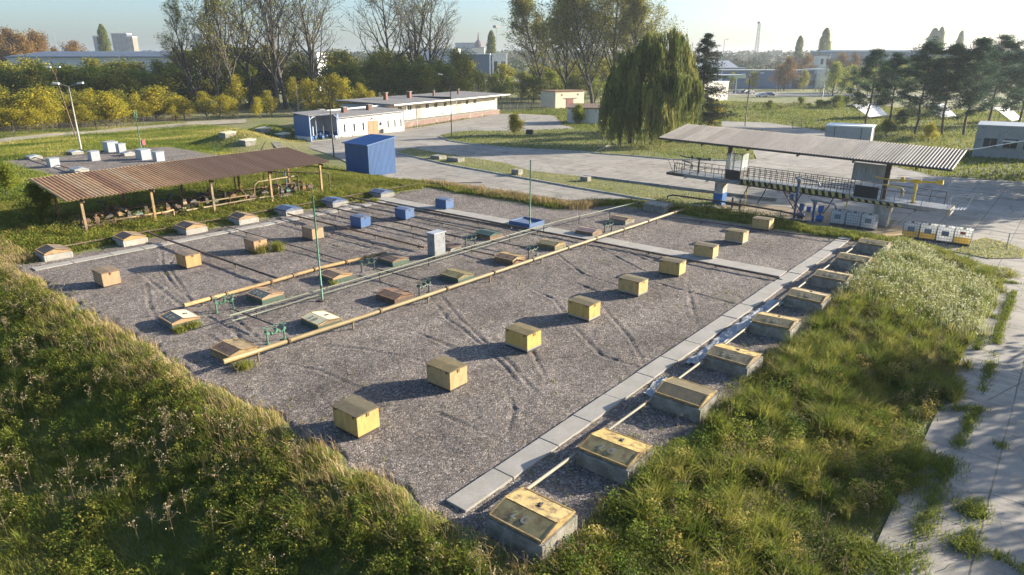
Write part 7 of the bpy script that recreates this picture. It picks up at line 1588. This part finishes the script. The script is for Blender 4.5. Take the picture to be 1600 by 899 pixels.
p = scatter(g, 300000, 10, 80, 78, 175, lambda u, v: field_keep(u, v)*(1-ss(56, 60, u)*(v < 112))*(0.4+0.6*fbm(u/4, v/4, 95))); n = len(p); V1 = Veg()
V1.blades(g, p, (0.15+0.4*fbm(p[:,0]/5,p[:,1]/5,96))*g.uniform(0.6,1.3,n), g.uniform(0.04,0.09,n), 0.8, np.clip(1.5*(fbm(p[:,0]/9,p[:,1]/6,97)-0.28)+0.3*g.uniform(0,1,n)-0.05,0,1)); stuff(V1, 'field_grass', F_GRASS, 'rough grass of the field behind the rusty canopy', 'grass')
# lawns in the yard
def inside(P, u, v):
    c = np.zeros(len(u), bool); n = len(P)
    for i in range(n):
        (x0,y0),(x1,y1) = P[i], P[(i+1)%n]
        k = ((y0 > v) != (y1 > v)) & (u < (x1-x0)*(v-y0)/(y1-y0+1e-12)+x0); c ^= k
    return c
V1 = Veg()
for key, dens, tone, hgt in (('island',9,0.62,0.14),('patch',30,0.7,0.10),('lawn',11,0.30,0.26),('backlawn',8,0.34,0.3)):
    P = LAWNS[key]; us = [q_[0] for q_ in P]; vs = [q_[1] for q_ in P]; N = int(dens*(max(us)-min(us))*(max(vs)-min(vs)))
    u = g.uniform(min(us), max(us), N); v = g.uniform(min(vs), max(vs), N); k = inside(P, u, v) & (g.random(N) < 0.3+0.7*fbm(u/2, v/2, 98)); u, v = u[k], v[k]; n = len(u)
    V1.blades(g, np.stack([u, v, np.full(n, ZY+0.09)],1), hgt*g.uniform(0.5,1.5,n), g.uniform(0.05,0.11,n), 0.8, np.clip(tone+0.5*(fbm(u/3,v/3,99)-0.5)+g.normal(0,.12,n),0,1))
stuff(V1, 'lawn_grass', F_GRASS, 'grass of the lawns and the kerbed island in the yard', 'grass')
u = g.uniform(75, 260, 150000); v = g.uniform(-20, 140, 150000); z = np.full(len(u), -1.32); k = inview(u, v, z) & ~inside(YARD, u, v) & ~inside(ROADB, u, v) & ~inside(ROADC, u, v); u, v = u[k], v[k]; n = len(u); V1 = Veg()
V1.blades(g, np.stack([u, v, np.full(n,-1.32)],1), (0.2+0.4*fbm(u/8,v/8,101))*g.uniform(.5,1.3,n), g.uniform(0.09,0.2,n), 0.8, np.clip(0.25+0.6*(fbm(u/9,v/9,102)-0.35)+g.normal(0,.14,n),0,1)); stuff(V1, 'meadow_grass', F_GRASS, 'green meadow beyond the gantry and among the pines', 'grass')
# weeds in the slab joints of the right road, tufts on the gravel
V1 = Veg()
lines = [[(1585,455),(1560,520),(1552,560),(1525,640),(1500,690),(1465,760),(1435,850),(1425,899)],[(1530,780),(1520,830),(1500,860)],[(1500,470),(1560,500)],[(1470,640),(1540,640)],[(1390,770),(1450,745)],[(1540,860),(1600,895)],[(1560,700),(1572,690)],[(1500,430),(1600,445)]]
for ln_ in lines:
    for a_, b_ in zip(ln_[:-1], ln_[1:]):
        A = np.array(gp(*a_, ZY)); B = np.array(gp(*b_, ZY)); N = int(np.linalg.norm(B-A)*260); t_ = g.uniform(0,1,N); wv = (fbm(t_*6+a_[0], t_*0, 111)); k = g.random(N) < ss(0.25,0.6,wv); t_ = t_[k]; N = len(t_)
        P = A+(B-A)*t_[:,None]+g.normal(0,0.13+0.10*(a_[0] in (1465,1435,1530)),(N,2)); V1.blades(g, np.column_stack([P, np.full(N, ZY)]), g.uniform(0.05,0.28,N), g.uniform(0.015,0.035,N), 1.0, np.clip(g.normal(0.3,.15,N),0,1))
for (px, py, r_, N) in ((1375,880,1.0,1300),(1455,725,0.9,1300),(1518,800,0.45,600),(1420,640,0.9,1000),(1510,855,0.5,420)):
    c = np.array(gp(px,py,ZY)); P = c+g.normal(0,r_*0.5,(N,2)); V1.blades(g, np.column_stack([P, np.full(N, ZY)]), g.uniform(0.05,0.3,N), g.uniform(0.015,0.035,N), 1.0, np.clip(g.normal(0.28,.15,N),0,1))
stuff(V1, 'crack_weeds', F_GRASS, 'green weeds growing along the joints of the concrete road', 'weeds')
V1 = Veg()
spots = [(402,384,0.9,500,0.65),(432,388,0.4,260,0.9),(600,612,0.3,0,0)]
u = g.uniform(11.5,55.5,2600); v = g.uniform(8.6,54,2600); k = (fbm(u/2.5, v/2.5, 121) > 0.60) & (g.random(2600) < 0.5); c = np.stack([u[k], v[k]],1)
ed = edge_d(u, v) < 1.4; c = np.concatenate([c, np.stack([u[ed], v[ed]],1)]); c2 = np.stack([g.uniform(12,56,260), g.uniform(8.9,12.0,260)],1); c = np.concatenate([c, c2])
for uu, vv_, rr_, nn in ((24.4,43.9,0.55,900),(25.4,43.3,0.35,700),(14.3,33.4,0.35,450),(13.6,33.3,0.3,350),(23.2,33.6,0.3,100),(13.4,26.8,0.4,350),(41.8,52.5,0.5,300),(40.6,53.0,0.5,300)):
    P = np.array([uu,vv_])+g.normal(0,rr_*0.5,(nn,2)); V1.blades(g, np.column_stack([P, np.zeros(nn)]), g.uniform(0.2,0.9 if nn > 600 else 0.4,nn), g.uniform(0.012,0.03,nn), 0.7, np.clip(g.normal(0.5,.22,nn),0,1))
P = np.repeat(c,7,0)+g.normal(0,0.06,(len(c)*7,2)); n = len(P); V1.blades(g, np.column_stack([P, np.zeros(n)]), g.uniform(0.04,0.16,n), g.uniform(0.012,0.028,n), 1.1, np.clip(g.normal(0.5,.25,n),0,1))
stuff(V1, 'gravel_weeds', F_GRASS, 'small tufts of grass scattered over the gravel and round the boxes', 'weeds')
# fallen leaves and pale litter between the edge slabs and the right hatches
V1 = Veg(); n = 700; P = np.stack([g.uniform(12,55,n), g.uniform(9,12,n), np.full(n,0.05)],1); V1.leaves(g, P, g.uniform(0.04,0.10,n), g.uniform(0.2,1,n), 2.0, 0.7)
n = 260; P = np.stack([g.uniform(13,22,n), g.uniform(13,17.5,n), np.full(n,0.05)],1); V1.leaves(g, P, g.uniform(0.04,0.09,n), g.uniform(0.1,0.8,n), 2.0, 0.7)
stuff(V1, 'fallen_leaves', F_DEAD, 'scattered dry leaves on the gravel', 'leaves')

# ------------------------------------------------------------------ smoke on the skyline, and the air
m = bpy.data.materials.new('thin_smoke'); m.use_nodes = True; nt = m.node_tree; nt.nodes.clear()
out = nt.nodes.new('ShaderNodeOutputMaterial'); pv = nt.nodes.new('ShaderNodeVolumePrincipled'); pv.inputs['Color'].default_value = (0.95,0.95,0.97,1)
tc = nt.nodes.new('ShaderNodeTexCoord'); nz = nt.nodes.new('ShaderNodeTexNoise'); nz.inputs['Scale'].default_value = 0.035; nz.inputs['Detail'].default_value = 4; nt.links.new(tc.outputs['Object'], nz.inputs['Vector'])
rp = _ramp(nt, nz.outputs['Fac'], [(0.42, G(0)), (0.75, G(1))]); mu = nt.nodes.new('ShaderNodeMath'); mu.operation = 'MULTIPLY'; mu.inputs[1].default_value = 0.03; nt.links.new(rp, mu.inputs[0]); nt.links.new(mu.outputs[0], pv.inputs['Density']); nt.links.new(pv.outputs[0], out.inputs['Volume'])
su, sv = gd(1214, 1400); q = MB(); prof = [(4,0),(7,12),(11,26),(24,40),(34,54),(30,68),(16,80),(2,86)]; n = 14
z0 = zat(su, sv, 72); vs = [(r_*math.cos(6.283*k/n)+0.25*z_*(1 if z_ > 40 else 0.3), r_*math.sin(6.283*k/n), z_) for r_, z_ in prof for k in range(n)]
q._add(vs, [(i*n+k, i*n+(k+1)%n, (i+1)*n+(k+1)%n, (i+1)*n+k) for i in range(len(prof)-1) for k in range(n)]+[tuple(reversed(range(n))), tuple(range((len(prof)-1)*n, len(prof)*n))])
o = q.build('smoke', m, None, (su, sv, z0)); tag(o, 'faint pale plume of smoke rising over the skyline', 'smoke', kind='stuff')

m = bpy.data.materials.new('pale_haze'); m.use_nodes = True; nt = m.node_tree; nt.nodes.clear()
out = nt.nodes.new('ShaderNodeOutputMaterial'); pv = nt.nodes.new('ShaderNodeVolumePrincipled')
pv.inputs['Color'].default_value = (0.78,0.88,1.0,1); pv.inputs['Density'].default_value = HAZE_D; pv.inputs['Anisotropy'].default_value = 0.3
nt.links.new(pv.outputs[0], out.inputs['Volume'])
c = _f*900
hz = MB().box(-2300,2300,-2300,2300,-6,70).build('haze', m, None, (c[0], c[1], 0), rz=AZ); hz['kind'] = 'stuff'; hz['label'] = 'pale morning haze over the whole site'
